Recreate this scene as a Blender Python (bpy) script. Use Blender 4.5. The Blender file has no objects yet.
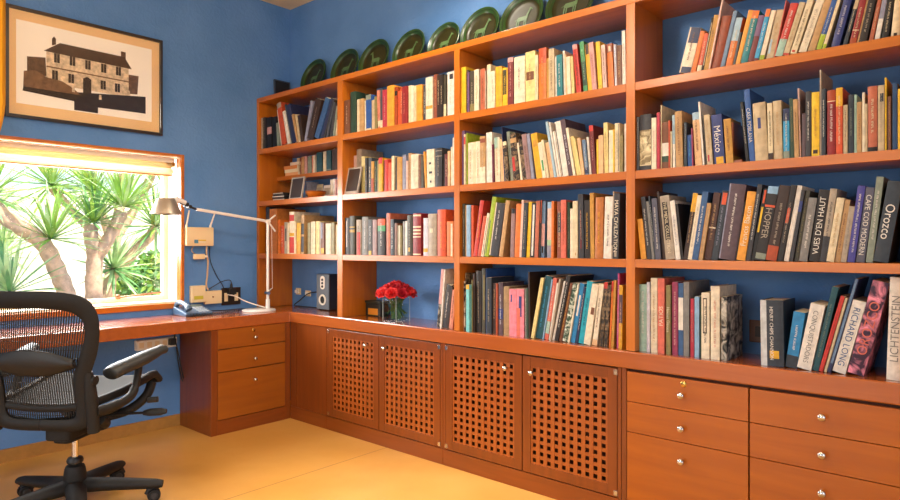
import bpy, bmesh, math, random
from mathutils import Vector, Matrix
random.seed(11)
SC = bpy.context.scene
COL = SC.collection
PI = math.pi
R = math.radians

# ------------------------------------------------------------------ materials
def lin(h):
    if isinstance(h, str):
        c = [int(h[i:i+2], 16)/255 for i in (0, 2, 4)]
        return tuple(((x/12.92) if x <= .04045 else ((x+.055)/1.055)**2.4) for x in c) + (1,)
    return tuple(h) + (1,) if len(h) == 3 else tuple(h)
def new_mat(name):
    m = bpy.data.materials.new(name); m.use_nodes = True
    return m, m.node_tree, m.node_tree.nodes['Principled BSDF']
def plain(name, col, rough=.5, metal=0., spec=.5, noise=0., nscale=30, bump=0., coat=0.):
    m, nt, b = new_mat(name)
    c = lin(col)
    b.inputs['Base Color'].default_value = c
    b.inputs['Roughness'].default_value = rough
    b.inputs['Metallic'].default_value = metal
    b.inputs['Specular IOR Level'].default_value = spec
    b.inputs['Coat Weight'].default_value = coat
    if noise or bump:
        tc = nt.nodes.new('ShaderNodeTexCoord'); n = nt.nodes.new('ShaderNodeTexNoise')
        n.inputs['Scale'].default_value = nscale; n.inputs['Detail'].default_value = 4
        nt.links.new(tc.outputs['Object'], n.inputs['Vector'])
        if noise:
            r = nt.nodes.new('ShaderNodeValToRGB')
            r.color_ramp.elements[0].position = .3; r.color_ramp.elements[1].position = .7
            r.color_ramp.elements[0].color = tuple(x*(1-noise) for x in c[:3])+(1,)
            r.color_ramp.elements[1].color = tuple(min(1, x*(1+noise)) for x in c[:3])+(1,)
            nt.links.new(n.outputs['Fac'], r.inputs['Fac']); nt.links.new(r.outputs['Color'], b.inputs['Base Color'])
        if bump:
            bp = nt.nodes.new('ShaderNodeBump'); bp.inputs['Strength'].default_value = bump; bp.inputs['Distance'].default_value = .004
            nt.links.new(n.outputs['Fac'], bp.inputs['Height']); nt.links.new(bp.outputs['Normal'], b.inputs['Normal'])
    return m
def wood(name, dark, light, axis, rough=.35, scale=9, coat=.25):
    m, nt, b = new_mat(name)
    tc = nt.nodes.new('ShaderNodeTexCoord'); mp = nt.nodes.new('ShaderNodeMapping')
    s = [scale]*3; s[axis] = scale*.07
    mp.inputs['Scale'].default_value = s
    n = nt.nodes.new('ShaderNodeTexNoise'); n.inputs['Scale'].default_value = 3; n.inputs['Detail'].default_value = 7; n.inputs['Distortion'].default_value = .6
    n2 = nt.nodes.new('ShaderNodeTexNoise'); n2.inputs['Scale'].default_value = 1.7; n2.inputs['Detail'].default_value = 2
    r = nt.nodes.new('ShaderNodeValToRGB')
    r.color_ramp.elements[0].position = .25; r.color_ramp.elements[1].position = .75
    r.color_ramp.elements[0].color = lin(dark); r.color_ramp.elements[1].color = lin(light)
    mx = nt.nodes.new('ShaderNodeMix'); mx.data_type = 'FLOAT'; mx.inputs[0].default_value = .35
    nt.links.new(tc.outputs['Object'], mp.inputs['Vector']); nt.links.new(mp.outputs['Vector'], n.inputs['Vector'])
    nt.links.new(tc.outputs['Object'], n2.inputs['Vector'])
    nt.links.new(n.outputs['Fac'], mx.inputs[2]); nt.links.new(n2.outputs['Fac'], mx.inputs[3])
    nt.links.new(mx.outputs[0], r.inputs['Fac']); nt.links.new(r.outputs['Color'], b.inputs['Base Color'])
    b.inputs['Roughness'].default_value = rough
    b.inputs['Coat Weight'].default_value = coat; b.inputs['Coat Roughness'].default_value = .16
    bp = nt.nodes.new('ShaderNodeBump'); bp.inputs['Strength'].default_value = .08; bp.inputs['Distance'].default_value = .002
    nt.links.new(n.outputs['Fac'], bp.inputs['Height']); nt.links.new(bp.outputs['Normal'], b.inputs['Normal'])
    return m
def stucco(name, c1, c2, bump=.35, rough=.75):
    m, nt, b = new_mat(name)
    tc = nt.nodes.new('ShaderNodeTexCoord')
    n = nt.nodes.new('ShaderNodeTexNoise'); n.inputs['Scale'].default_value = 2.2; n.inputs['Detail'].default_value = 6
    r = nt.nodes.new('ShaderNodeValToRGB'); r.color_ramp.elements[0].position = .3; r.color_ramp.elements[1].position = .72
    r.color_ramp.elements[0].color = lin(c1); r.color_ramp.elements[1].color = lin(c2)
    n2 = nt.nodes.new('ShaderNodeTexNoise'); n2.inputs['Scale'].default_value = 26; n2.inputs['Detail'].default_value = 5; n2.inputs['Distortion'].default_value = 1.2
    bp = nt.nodes.new('ShaderNodeBump'); bp.inputs['Strength'].default_value = bump; bp.inputs['Distance'].default_value = .012
    for x in (n, n2): nt.links.new(tc.outputs['Object'], x.inputs['Vector'])
    nt.links.new(n.outputs['Fac'], r.inputs['Fac']); nt.links.new(r.outputs['Color'], b.inputs['Base Color'])
    nt.links.new(n2.outputs['Fac'], bp.inputs['Height']); nt.links.new(bp.outputs['Normal'], b.inputs['Normal'])
    b.inputs['Roughness'].default_value = rough
    return m
def glass(name, tint=(1, 1, 1), base=.025, top=.5):
    m = bpy.data.materials.new(name); m.use_nodes = True; nt = m.node_tree; nt.nodes.clear()
    o = nt.nodes.new('ShaderNodeOutputMaterial'); mx = nt.nodes.new('ShaderNodeMixShader')
    t = nt.nodes.new('ShaderNodeBsdfTransparent'); g = nt.nodes.new('ShaderNodeBsdfGlossy')
    t.inputs['Color'].default_value = tuple(tint)+(1,); g.inputs['Roughness'].default_value = .03
    lw = nt.nodes.new('ShaderNodeLayerWeight'); lw.inputs['Blend'].default_value = .5
    pw = nt.nodes.new('ShaderNodeMath'); pw.operation = 'POWER'; pw.inputs[1].default_value = 4
    ml = nt.nodes.new('ShaderNodeMath'); ml.operation = 'MULTIPLY_ADD'; ml.inputs[1].default_value = top; ml.inputs[2].default_value = base
    nt.links.new(lw.outputs['Facing'], pw.inputs[0]); nt.links.new(pw.outputs[0], ml.inputs[0])
    nt.links.new(ml.outputs[0], mx.inputs['Fac']); nt.links.new(t.outputs[0], mx.inputs[1]); nt.links.new(g.outputs[0], mx.inputs[2])
    nt.links.new(mx.outputs[0], o.inputs['Surface'])
    return m

W_D, W_L = 'A4540E', 'C67218'
M = dict(
    wood_x=wood('stained wood grain along x', W_D, W_L, 0),
    wood_y=wood('stained wood grain along y', W_D, W_L, 1),
    wood_z=wood('stained wood grain along z', W_D, W_L, 2),
    cab_x=wood('shade-toned cabinet wood grain along x', '74360E', '924814', 0, .3),  # shelf wood again; weaker light on cabinets and drawers put into its colour
    cab_y=wood('shade-toned cabinet wood grain along y', '74360E', '924814', 1, .3),
    cab_z=wood('shade-toned cabinet wood grain along z', '6E340E', '8C4412', 2, .3),
    lat_z=wood('lattice slats along z', '8C4210', 'AE5A18', 2, .4, 14),
    lat_x=wood('lattice slats along x', '8C4210', 'AE5A18', 0, .4, 14),
    drw_x=wood('drawer front wood grain along x', '984A0C', 'B46010', 0, .3),
    drw_y=wood('drawer front wood grain along y', '8A480E', 'A65C14', 1, .3),
    top=wood('worktop wood', '984A18', 'B25E24', 0, .24, coat=1.),
    inside=plain('cabinet interior', '4A2412', .8),
    blue=stucco('blue stucco', '4A7AB4', '628FC8'),
    ceil=stucco('cream ceiling plaster', 'DCC69E', 'E8D4B0', .1),
    outer=stucco('pale plaster', 'E8DFCB', 'F2EBDA', .2),
    chrome=plain('brushed chrome', 'D8D4CC', .22, 1),
    brass=plain('brass', 'D8B060', .25, 1),
    alu=plain('satin aluminium', 'F0ECE6', .35, .05),
    shade=plain('lamp shade aluminium', 'B8AC9A', .4, .7),
    white=plain('white plastic', 'EFE6D6', .4),
    ivory=plain('ivory plastic', 'E8CFA2', .45),
    black=plain('black plastic', '191817', .45),
    dgrey=plain('dark grey plastic', '2E2E2E', .42),
    graphite=plain('graphite frame', '211F1D', .6, spec=.3, noise=.1, nscale=60),
    mesh=plain('woven suspension', '22211E', .55),
    phone=plain('blue grey plastic', '3E5670', .3),
    rubber=plain('black rubber', '121212', .7),
    glass=glass('clear glass'),
)

# ------------------------------------------------------------------ mesh builder
OFF = {}
class MB:
    def __init__(s): s.v = []; s.f = []; s.m = []
    def add(s, vs, fs, mi=0):
        o = len(s.v); s.v += [tuple(x) for x in vs]
        for f in fs: s.f.append([i+o for i in f]); s.m.append(mi)
    def box(s, x0, x1, y0, y1, z0, z1, mi=0):
        s.add([(x0, y0, z0), (x1, y0, z0), (x1, y1, z0), (x0, y1, z0), (x0, y0, z1), (x1, y0, z1), (x1, y1, z1), (x0, y1, z1)],
              [(0, 3, 2, 1), (4, 5, 6, 7), (0, 1, 5, 4), (1, 2, 6, 5), (2, 3, 7, 6), (3, 0, 4, 7)], mi); return s
    def prism(s, poly, z0, z1, mi=0, axis=2):
        n = len(poly)
        def P(a, b, c): return (a, b, c) if axis == 2 else ((c, a, b) if axis == 0 else (a, c, b))
        vs = [P(a, b, z0) for a, b in poly] + [P(a, b, z1) for a, b in poly]
        s.add(vs, [tuple(range(n-1, -1, -1)), tuple(range(n, 2*n))] + [(i, (i+1) % n, n+(i+1) % n, n+i) for i in range(n)], mi); return s
    def cyl(s, p0, p1, r0, r1=None, n=16, mi=0, caps=True):
        r1 = r0 if r1 is None else r1
        p0, p1 = Vector(p0), Vector(p1); d = (p1-p0).normalized()
        a = d.orthogonal().normalized(); b = d.cross(a)
        vs = []
        for p, r in ((p0, r0), (p1, r1)):
            for k in range(n):
                t = 2*PI*k/n; vs.append(p+a*r*math.cos(t)+b*r*math.sin(t))
        fs = [(k, (k+1) % n, n+(k+1) % n, n+k) for k in range(n)]
        if caps: fs += [tuple(range(n-1, -1, -1)), tuple(range(n, 2*n))]
        s.add(vs, fs, mi); return s
    def tube(s, pts, rad, n=8, mi=0, squash=1., up=None, closed=False):
        pts = [Vector(p) for p in pts]; N = len(pts)
        rad = rad if isinstance(rad, (list, tuple)) else [rad]*N
        base = len(s.v); prev = None
        for i, p in enumerate(pts):
            if closed: d = (pts[(i+1) % N]-pts[i-1])
            else: d = (pts[min(i+1, N-1)]-pts[max(i-1, 0)])
            d.normalize()
            if up is not None: a = Vector(up).cross(d)
            elif prev is None: a = d.orthogonal()
            else: a = prev-d*prev.dot(d)
            if a.length < 1e-6: a = d.orthogonal()
            a.normalize(); prev = a; b = d.cross(a)
            for k in range(n):
                t = 2*PI*k/n; s.v.append(tuple(p+a*rad[i]*math.cos(t)+b*rad[i]*squash*math.sin(t)))
        for i in range(N if closed else N-1):
            j = (i+1) % N
            for k in range(n):
                s.f.append([base+i*n+k, base+i*n+(k+1) % n, base+j*n+(k+1) % n, base+j*n+k]); s.m.append(mi)
        if not closed:
            s.f.append([base+k for k in range(n-1, -1, -1)]); s.m.append(mi)
            s.f.append([base+(N-1)*n+k for k in range(n)]); s.m.append(mi)
        return s
    def lathe(s, prof, c=(0, 0, 0), n=28, mi=0, axis=2, caps=True):
        base = len(s.v)
        for r, z in prof:
            for k in range(n):
                t = 2*PI*k/n; x, y = r*math.cos(t), r*math.sin(t)
                q = (x, y, z) if axis == 2 else ((z, x, y) if axis == 0 else (y, z, x))
                s.v.append((c[0]+q[0], c[1]+q[1], c[2]+q[2]))
        for i in range(len(prof)-1):
            for k in range(n):
                s.f.append([base+i*n+k, base+i*n+(k+1) % n, base+(i+1)*n+(k+1) % n, base+(i+1)*n+k]); s.m.append(mi)
        if caps and prof[0][0] > 1e-5: s.f.append([base+k for k in range(n-1, -1, -1)]); s.m.append(mi)
        if caps and prof[-1][0] > 1e-5: s.f.append([base+(len(prof)-1)*n+k for k in range(n)]); s.m.append(mi)
        return s
    def sheet(s, rows, mi=0, th=0.):
        nr, nc = len(rows), len(rows[0]); base = len(s.v)
        for r in rows: s.v += [tuple(p) for p in r]
        for i in range(nr-1):
            for j in range(nc-1):
                s.f.append([base+i*nc+j, base+i*nc+j+1, base+(i+1)*nc+j+1, base+(i+1)*nc+j]); s.m.append(mi)
        return s
    def obj(s, name, mats, parent=None, smooth=False, bevel=0., solid=0., sub=0, local=False, ang=40):
        me = bpy.data.meshes.new(name)
        off = Vector((0, 0, 0)) if (parent is None or local) else OFF.get(parent.name, Vector((0, 0, 0)))
        me.from_pydata([(x-off.x, y-off.y, z-off.z) for x, y, z in s.v], [], s.f)
        mats = mats if isinstance(mats, (list, tuple)) else [mats]
        for m in mats: me.materials.append(m)
        me.polygons.foreach_set('material_index', s.m)
        bm = bmesh.new(); bm.from_mesh(me); bmesh.ops.recalc_face_normals(bm, faces=bm.faces) if solid == 0 else None
        if smooth:
            for f in bm.faces: f.smooth = True
            for e in bm.edges:
                if len(e.link_faces) == 2 and e.calc_face_angle(0) > R(ang): e.smooth = False
        bm.to_mesh(me); bm.free()
        o = bpy.data.objects.new(name, me); COL.objects.link(o)
        if parent is not None:
            o.parent = parent; OFF[o.name] = off
        if solid:
            md = o.modifiers.new('solid', 'SOLIDIFY'); md.thickness = solid; md.offset = 0
        if bevel:
            md = o.modifiers.new('bevel', 'BEVEL'); md.width = bevel; md.segments = 2; md.limit_method = 'ANGLE'; md.angle_limit = R(40)
        if sub:
            md = o.modifiers.new('sub', 'SUBSURF'); md.levels = sub; md.render_levels = sub
        return o
def tag(o, label=None, cat=None, group=None, kind=None):
    if label: o['label'] = label
    if cat: o['category'] = cat
    if group: o['group'] = group
    if kind: o['kind'] = kind
    return o
def thing(name, loc, label, cat, group=None, rot=(0, 0, 0), world=True):
    o = bpy.data.objects.new(name, None); COL.objects.link(o)
    o.empty_display_size = .05
    o.location = loc; o.rotation_euler = rot
    OFF[o.name] = Vector(loc) if world else Vector((0, 0, 0))
    return tag(o, label, cat, group)
def struct(mb, name, mats, **k):
    return tag(mb.obj(name, mats, **k), kind='structure')
def arc(cx, cy, r, a0, a1, n):
    return [(cx+r*math.cos(R(a0+(a1-a0)*i/n)), cy+r*math.sin(R(a0+(a1-a0)*i/n))) for i in range(n+1)]
def rrect(x0, x1, y0, y1, r, n=5):
    return arc(x1-r, y0+r, r, -90, 0, n)+arc(x1-r, y1-r, r, 0, 90, n)+arc(x0+r, y1-r, r, 90, 180, n)+arc(x0+r, y0+r, r, 180, 270, n)
def smooth_path(pts, n=8):
    pts = [Vector(p) for p in pts]; out = []
    for i in range(len(pts)-1):
        p0 = pts[max(i-1, 0)]; p1 = pts[i]; p2 = pts[i+1]; p3 = pts[min(i+2, len(pts)-1)]
        for k in range(n):
            t = k/n
            out.append(.5*((2*p1)+(p2-p0)*t+(2*p0-5*p1+4*p2-p3)*t*t+(3*p1-p0-3*p2+p3)*t**3))
    out.append(pts[-1]); return out
_txt = {}
def text_mesh(s):
    """flat lettering mesh, lower left corner at the origin, height of capitals about 1"""
    if s not in _txt:
        cu = bpy.data.curves.new('lettering', 'FONT'); cu.body = s; cu.size = 1.43; cu.resolution_u = 3
        o = bpy.data.objects.new('lettering', cu); COL.objects.link(o)
        me = bpy.data.meshes.new_from_object(o.evaluated_get(bpy.context.evaluated_depsgraph_get()))
        vs = [tuple(v.co) for v in me.vertices]; fs = [tuple(p.vertices) for p in me.polygons]
        bpy.data.objects.remove(o); bpy.data.curves.remove(cu); bpy.data.meshes.remove(me)
        x0 = min(v[0] for v in vs); _txt[s] = ([(v[0]-x0, v[1], 0) for v in vs], fs)
    return _txt[s]
PAL={
'greige':'B0A08C','dkolive':'4A4638','black':'1C1A1A','pinkish':'D8A09A','greygreen':'8B9484','white':'ECE4D8','redorange':'C9532E','slate':'4A5058','navy':'2A3358','tan':'C49A66','beige':'CDB792','dkbrown':'3A2820','lavgrey':'8F90A4','blue':'2E5AA0','dkgrey':'3C3B40','cream':'E6D4AE','brown':'7A4B32','dkgreen':'2F4A3A','palecream':'EEE0C4','olive':'8E8150','salmon':'DD8C72','red':'CC3A30','crimson':'B83246','amber':'EBA138','rust':'AE4A22','vermil':'DE5A30','deepred':'94282A','brownred':'94503A','blackbr':'2A2422','yellow':'EFC32C','dkslate':'343C46','purple':'78587E','terra':'C06A4C','gold':'E6AE28','maroon':'7E3436','paleyel':'EBD68E','orange':'E4792C','ochre':'C9943E','teal':'1F7F88','peach':'EDBF8E','green':'4C9A62','palegreen':'A8CBA0','palepink':'E8C0B0','lavwhite':'D8D4DE','leather':'96482C','greyblue':'6C86A4','paleblue':'A6C4D6','darkred':'702A2C','skyblue':'3AA0D0','lime':'A6BC2C','coral':'E0705C','mint':'A2C2B2','indigo':'34407E','tealdk':'22545E','mauve':'9C7A78','wine':'6E2840','mauvedk':'5E4A52','navyblue':'274872','magentadk':'9C3C5E','grey':'85827E','lightblue':'8EB4D4','orangebr':'C07434','steelblue':'3C6090','lavdk':'5A5A6A','leatherdk':'4E3028','violet':'4A4698','pink':'F08C9C','kraft':'A98A62','cyan':'7CCFD0','cyanblue':'2F88C0','turquoise':'27A8BE','magenta':'C2487E','winepat':'6E2840','bwpat':'4A4642','beigepat':'B8A478','darkpat':'3A2C22','greenpat':'5A7458','palegrey':'C9CCCC',
}
# shelf, pivot x, thickness, height, depth, lean (deg), spine y (all mm), cover colour, hardback, spine bands, small lettering colour, title, label
BOOKS=[
('R1B1', 34.8, 20.2, 232.8, 163.0, -0.4, -285.9, 'greige', 0, [], None, None, ''),
('R1B1', 56.7, 30.6, 234.7, 164.3, -0.432, -285.9, 'dkolive', 0, [], 'greige', None, ''),
('R1B1', 89.9, 29.3, 228.6, 160.0, -1.032, -285.9, 'black', 0, [], None, None, ''),
('R1B1', 122.5, 57.3, 224.6, 157.2, -1.4, -285.9, 'black', 0, [('pinkish', 0.45, 0.68, 0.0, 1.0)], None, None, 'black binder with a pinkish spine label, top shelf, leftmost bay'),
('R1B1', 186.1, 57.5, 219.6, 153.7, -3.0, -285.9, 'black', 0, [], None, None, 'thick black book between black and grey-green ones, fifth from left, top shelf, leftmost bay'),
('R1B1', 249.2, 25.0, 171.6, 120.1, -4.6, -285.9, 'greygreen', 0, [], None, None, ''),
('R1B1', 294.1, 8.0, 272.1, 190.4, -10.928, -285.9, 'white', 0, [], None, None, ''),
('R1B1', 310.5, 52.3, 314.5, 220.1, -12.211, -285.9, 'redorange', 0, [('greige', 0.88, 1.0, 0.0, 1.0)], None, None, 'leaning red-orange folder with a grey top, top shelf, leftmost bay'),
('R1B1', 376.8, 29.1, 249.5, 174.6, -14.862, -285.9, 'white', 0, [], None, None, ''),
('R1B1', 416.6, 13.8, 302.7, 211.9, -16.694, -285.9, 'slate', 0, [], None, None, ''),
('R1B1', 431.3, 47.8, 290.4, 203.3, -16.399, -285.9, 'navy', 0, [], None, None, 'thick leaning navy book, eleventh from left, top shelf, leftmost bay'),
('R1B1', 487.0, 19.1, 214.1, 149.9, -17.112, -285.9, 'tan', 0, [], None, None, ''),
('R1B1', 510.0, 19.5, 203.9, 142.7, -13.039, -285.9, 'beige', 0, [], None, None, ''),
('R1B1', 533.0, 32.3, 193.6, 135.5, -11.622, -285.9, 'dkbrown', 0, [], None, None, ''),
('R1B1', 598.0, 27.9, 277.2, 250.0, 15.469, -285.9, 'lavgrey', 0, [], None, None, ''),
('R1B1', 670.0, 67.5, 278.6, 195.0, 20.426, -285.9, 'dkbrown', 0, [], 'greige', None, 'thick dark brown album leaning right, top shelf, leftmost bay'),
('R1B1', 733.2, 48.9, 281.1, 250.0, 26.094, -285.9, 'steelblue', 0, [], None, None, 'thick blue leaning album, top shelf, leftmost bay'),
('R1B1', 771.5, 27.7, 275.4, 192.7, 24.711, -285.9, 'navy', 0, [], None, None, 'leaning navy book, eighteenth from left, top shelf, leftmost bay'),
('R1B1', 801.5, 16.1, 260.0, 182.0, 22.416, -285.9, 'dkgrey', 0, [], None, None, ''),
('R1B1', 831.1, 14.9, 234.8, 164.3, 19.414, -285.9, 'slate', 0, [], None, None, ''),
('R1B1', 872.3, 22.2, 217.5, 152.2, 15.258, -285.9, 'dkgrey', 0, [], None, None, ''),
('R1B1', 903.5, 16.6, 197.2, 138.0, 11.752, -285.9, 'greygreen', 0, [], None, None, ''),
('R1B1', 924.9, 13.0, 106.1, 100.0, 7.748, -285.9, 'cream', 0, [], None, None, ''),
('R1B2', 1004.2, 55.8, 217.6, 152.3, 0.0, -285.9, 'brown', 0, [], 'cream', None, 'thick brown book beside a dark green one, first from left, top shelf, second bay'),
('R1B2', 1060.3, 54.8, 263.6, 184.5, 0.0, -285.9, 'dkgreen', 1, [], None, None, 'dark green hardback, top shelf, second bay'),
('R1B2', 1128.0, 63.0, 206.6, 144.6, 0.0, -285.9, 'tan', 1, [('cream', 0.0, 1.0, 0.0, 0.45)], None, None, 'thick tan book between dark green and off-white ones, third from left, top shelf, second bay'),
('R1B2', 1197.8, 13.6, 189.6, 132.7, -0.4, -285.9, 'palecream', 0, [], None, None, ''),
('R1B2', 1212.4, 47.6, 221.7, 155.2, -0.634, -285.9, 'blue', 0, [('greygreen', 0.86, 1.0, 0.0, 1.0), ('cream', 0.0, 0.06, 0.0, 1.0)], None, None, 'blue paperback with a grey top, top shelf, second bay'),
('R1B2', 1264.7, 29.5, 183.6, 128.5, -1.2, -285.9, 'beige', 0, [], None, None, ''),
('R1B2', 1295.6, 20.0, 200.6, 140.4, -1.2, -285.9, 'olive', 0, [], None, None, ''),
('R1B2', 1321.8, 22.4, 235.6, 164.9, -2.715, -285.9, 'salmon', 0, [('cream', 0.05, 0.2, 0.0, 1.0)], 'red', None, ''),
('R1B2', 1346.0, 21.0, 239.6, 167.7, 0.0, -285.9, 'slate', 0, [('cream', 0.0, 0.2, 0.0, 1.0)], None, None, ''),
('R1B2', 1368.0, 40.0, 227.6, 159.3, 0.0, -285.9, 'crimson', 0, [], 'pinkish', None, 'thick crimson book between slate grey and amber ones, tenth from left, top shelf, second bay'),
('R1B2', 1409.0, 59.0, 244.6, 171.2, 0.0, -285.9, 'amber', 1, [], None, None, 'thick amber yellow hardback, top shelf, second bay'),
('R1B2', 1470.0, 22.0, 228.6, 160.0, 0.0, -285.9, 'rust', 0, [('black', 0.78, 0.9, 0.0, 1.0)], None, None, ''),
('R1B2', 1495.2, 21.4, 202.6, 141.8, 0.0, -285.9, 'vermil', 0, [], 'rust', None, ''),
('R1B2', 1516.8, 19.4, 218.6, 153.0, 0.0, -285.9, 'redorange', 0, [], 'cream', None, ''),
('R1B2', 1537.0, 45.0, 219.6, 153.7, 0.0, -285.9, 'deepred', 1, [], 'salmon', None, 'deep red hardback, top shelf, second bay'),
('R1B2', 1583.0, 26.0, 219.6, 153.7, 0.0, -285.9, 'cream', 0, [], None, None, 'cream book between deep red and off-white ones, sixteenth from left, top shelf, second bay'),
('R1B2', 1610.0, 18.0, 214.6, 150.2, 0.0, -285.9, 'palecream', 0, [], None, None, ''),
('R1B2', 1629.0, 22.0, 211.6, 148.1, 0.0, -285.9, 'cream', 0, [], 'greige', None, 'cream book between off-white and amber ones, eighteenth from left, top shelf, second bay'),
('R1B2', 1653.0, 47.0, 209.6, 146.7, 0.0, -285.9, 'amber', 1, [], None, None, 'thick amber book between cream and slate grey ones, nineteenth from left, top shelf, second bay'),
('R1B2', 1704.0, 19.0, 201.6, 141.1, 0.0, -285.9, 'slate', 0, [], 'palecream', None, ''),
('R1B2', 1726.0, 53.0, 240.6, 168.4, 0.0, -285.9, 'palecream', 0, [('amber', 0.25, 0.33, 0.0, 1.0)], 'greige', None, 'wide cream book with an orange mark low on its spine, top shelf, second bay'),
('R1B2', 1782.0, 29.0, 249.6, 174.7, 0.0, -285.9, 'brownred', 0, [], 'tan', None, 'red-brown book between off-white and dark brown ones, twenty-second from left, top shelf, second bay'),
('R1B2', 1813.0, 24.0, 241.6, 169.1, 0.0, -285.9, 'dkbrown', 0, [], 'cream', None, 'dark brown book between red-brown and blackish ones, twenty-third from left, top shelf, second bay'),
('R1B2', 1839.0, 23.0, 238.6, 167.0, 0.0, -285.9, 'blackbr', 0, [], 'cream', None, 'blackish book between dark brown and dark olive ones, twenty-fourth from left, top shelf, second bay'),
('R1B2', 1864.0, 19.0, 232.6, 162.8, 0.0, -285.9, 'dkolive', 0, [('cream', 0.0, 0.3, 0.0, 1.0)], None, None, 'dark olive book between blackish and white ones, twenty-fifth from left, top shelf, second bay'),
('R1B2', 1889.0, 52.0, 243.6, 170.5, 0.0, -285.9, 'white', 0, [('dkgrey', 0.83, 0.95, 0.3, 0.8)], 'greige', None, 'wide white book with a dark crescent at the top, top shelf, second bay'),
('R1B3', 1993.0, 32.4, 250.6, 240.0, 0.0, -285.9, 'yellow', 0, [], None, None, 'bright yellow book against the upright, top shelf, third bay'),
('R1B3', 2025.7, 10.4, 231.6, 162.1, 0.0, -285.9, 'dkslate', 0, [], 'greige', None, ''),
('R1B3', 2037.0, 12.0, 217.6, 152.3, 0.0, -285.9, 'purple', 0, [], None, None, ''),
('R1B3', 2050.0, 31.0, 219.6, 153.7, 0.0, -285.9, 'dkolive', 0, [('olive', 0.0, 0.2, 0.0, 1.0)], 'greige', None, 'dark olive book between dull purple and off-white ones, fourth from left, top shelf, third bay'),
('R1B3', 2084.0, 32.0, 220.6, 154.4, 0.0, -285.9, 'palecream', 0, [], 'tan', None, 'off-white book between dark olive and terracotta ones, fifth from left, top shelf, third bay'),
('R1B3', 2125.0, 29.0, 217.6, 152.3, 0.0, -285.9, 'terra', 0, [], 'brown', None, 'terracotta book between off-white and greige ones, sixth from left, top shelf, third bay'),
('R1B3', 2156.0, 9.0, 203.6, 142.5, 0.0, -285.9, 'greige', 0, [], None, None, ''),
('R1B3', 2167.0, 23.0, 233.6, 163.5, 0.0, -285.9, 'cream', 0, [('palecream', 0.0, 0.9, 0.0, 1.0)], None, None, 'cream book between greige and off-white ones, eighth from left, top shelf, third bay'),
('R1B3', 2192.0, 28.0, 193.6, 135.5, 0.0, -285.9, 'palecream', 0, [], 'greige', None, 'off-white book between cream and golden yellow ones, ninth from left, top shelf, third bay'),
('R1B3', 2227.0, 40.0, 209.6, 146.7, 0.0, -285.9, 'gold', 1, [], None, None, 'golden yellow hardback with a plain spine, top shelf, third bay'),
('R1B3', 2269.0, 32.0, 195.6, 136.9, 0.0, -285.9, 'yellow', 0, [('dkolive', 0.3, 0.95, 0.1, 0.8)], 'yellow', None, 'yellow book between golden yellow and maroon ones, eleventh from left, top shelf, third bay'),
('R1B3', 2303.0, 34.0, 242.6, 169.8, 0.0, -285.9, 'maroon', 0, [('pinkish', 0.9, 1.0, 0.0, 1.0)], 'pinkish', None, 'maroon book with a pink top, top shelf, third bay'),
('R1B3', 2341.0, 66.0, 236.6, 165.6, 0.0, -285.9, 'palecream', 1, [], 'dkgrey', None, 'very wide cream book with thin script lettering, top shelf, third bay'),
('R1B3', 2409.0, 57.0, 249.6, 174.7, 0.0, -285.9, 'paleyel', 1, [('brown', 0.43, 0.6, 0.1, 0.9)], 'tan', None, 'wide pale yellow book with a brown picture on its spine, top shelf, third bay'),
('R1B3', 2470.0, 18.0, 223.6, 156.5, 0.0, -285.9, 'cream', 0, [], 'tan', None, 'cream book between pale yellow and orange ones, fifteenth from left, top shelf, third bay'),
('R1B3', 2490.0, 43.0, 251.6, 176.1, 0.0, -285.9, 'orange', 1, [('redorange', 0.7, 1.0, 0.0, 1.0)], 'tan', None, 'thick orange hardback with a redder top, top shelf, third bay'),
('R1B3', 2533.9, 15.8, 195.6, 136.9, -0.2, -285.9, 'ochre', 0, [], None, None, 'ochre book between orange and beige ones, seventeenth from left, top shelf, third bay'),
('R1B3', 2551.1, 31.6, 235.6, 164.9, -0.4, -285.9, 'beige', 0, [], 'brown', None, 'beige book between ochre and white ones, eighteenth from left, top shelf, third bay'),
('R1B3', 2583.9, 10.2, 196.6, 137.6, -0.6, -285.9, 'white', 0, [], None, None, ''),
('R1B3', 2597.0, 30.4, 198.6, 139.0, -1.2, -285.9, 'teal', 0, [], 'white', None, 'teal book with white lettering, top shelf, third bay'),
('R1B3', 2630.6, 10.4, 215.0, 150.5, -2.0, -285.9, 'white', 0, [], None, None, ''),
('R1B3', 2642.3, 8.0, 197.9, 138.5, -2.297, -285.9, 'peach', 0, [], None, None, ''),
('R1B3', 2652.4, 19.5, 180.9, 126.6, -2.452, -285.9, 'palecream', 0, [], None, None, 'off-white book between peach and pale yellow ones, twenty-third from left, top shelf, third bay'),
('R1B3', 2675.1, 14.8, 180.0, 126.0, -3.304, -285.9, 'paleyel', 0, [], 'tan', None, 'pale yellow book between off-white and red ones, twenty-fourth from left, top shelf, third bay'),
('R1B3', 2703.0, 23.9, 230.8, 161.5, -5.72, -285.9, 'red', 0, [('pinkish', 0.9, 1.0, 0.0, 1.0)], 'dkbrown', None, 'bright red book leaning slightly left, top shelf, third bay'),
('R1B3', 2738.0, 20.9, 237.7, 166.4, -5.552, -285.9, 'green', 0, [('dkgreen', 0.12, 0.6, 0.0, 1.0)], 'palegreen', None, 'green book with a dark middle, top shelf, third bay'),
('R1B3', 2762.0, 20.8, 220.4, 154.3, -5.037, -285.9, 'gold', 0, [('dkbrown', 0.78, 1.0, 0.1, 0.9)], None, None, 'leaning golden yellow book between green and pinkish ones, twenty-seventh from left, top shelf, third bay'),
('R1B3', 2784.1, 22.8, 223.6, 156.5, -5.037, -285.9, 'pinkish', 0, [], 'terra', None, 'leaning pinkish book between golden yellow and yellow ones, twenty-eighth from left, top shelf, third bay'),
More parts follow.
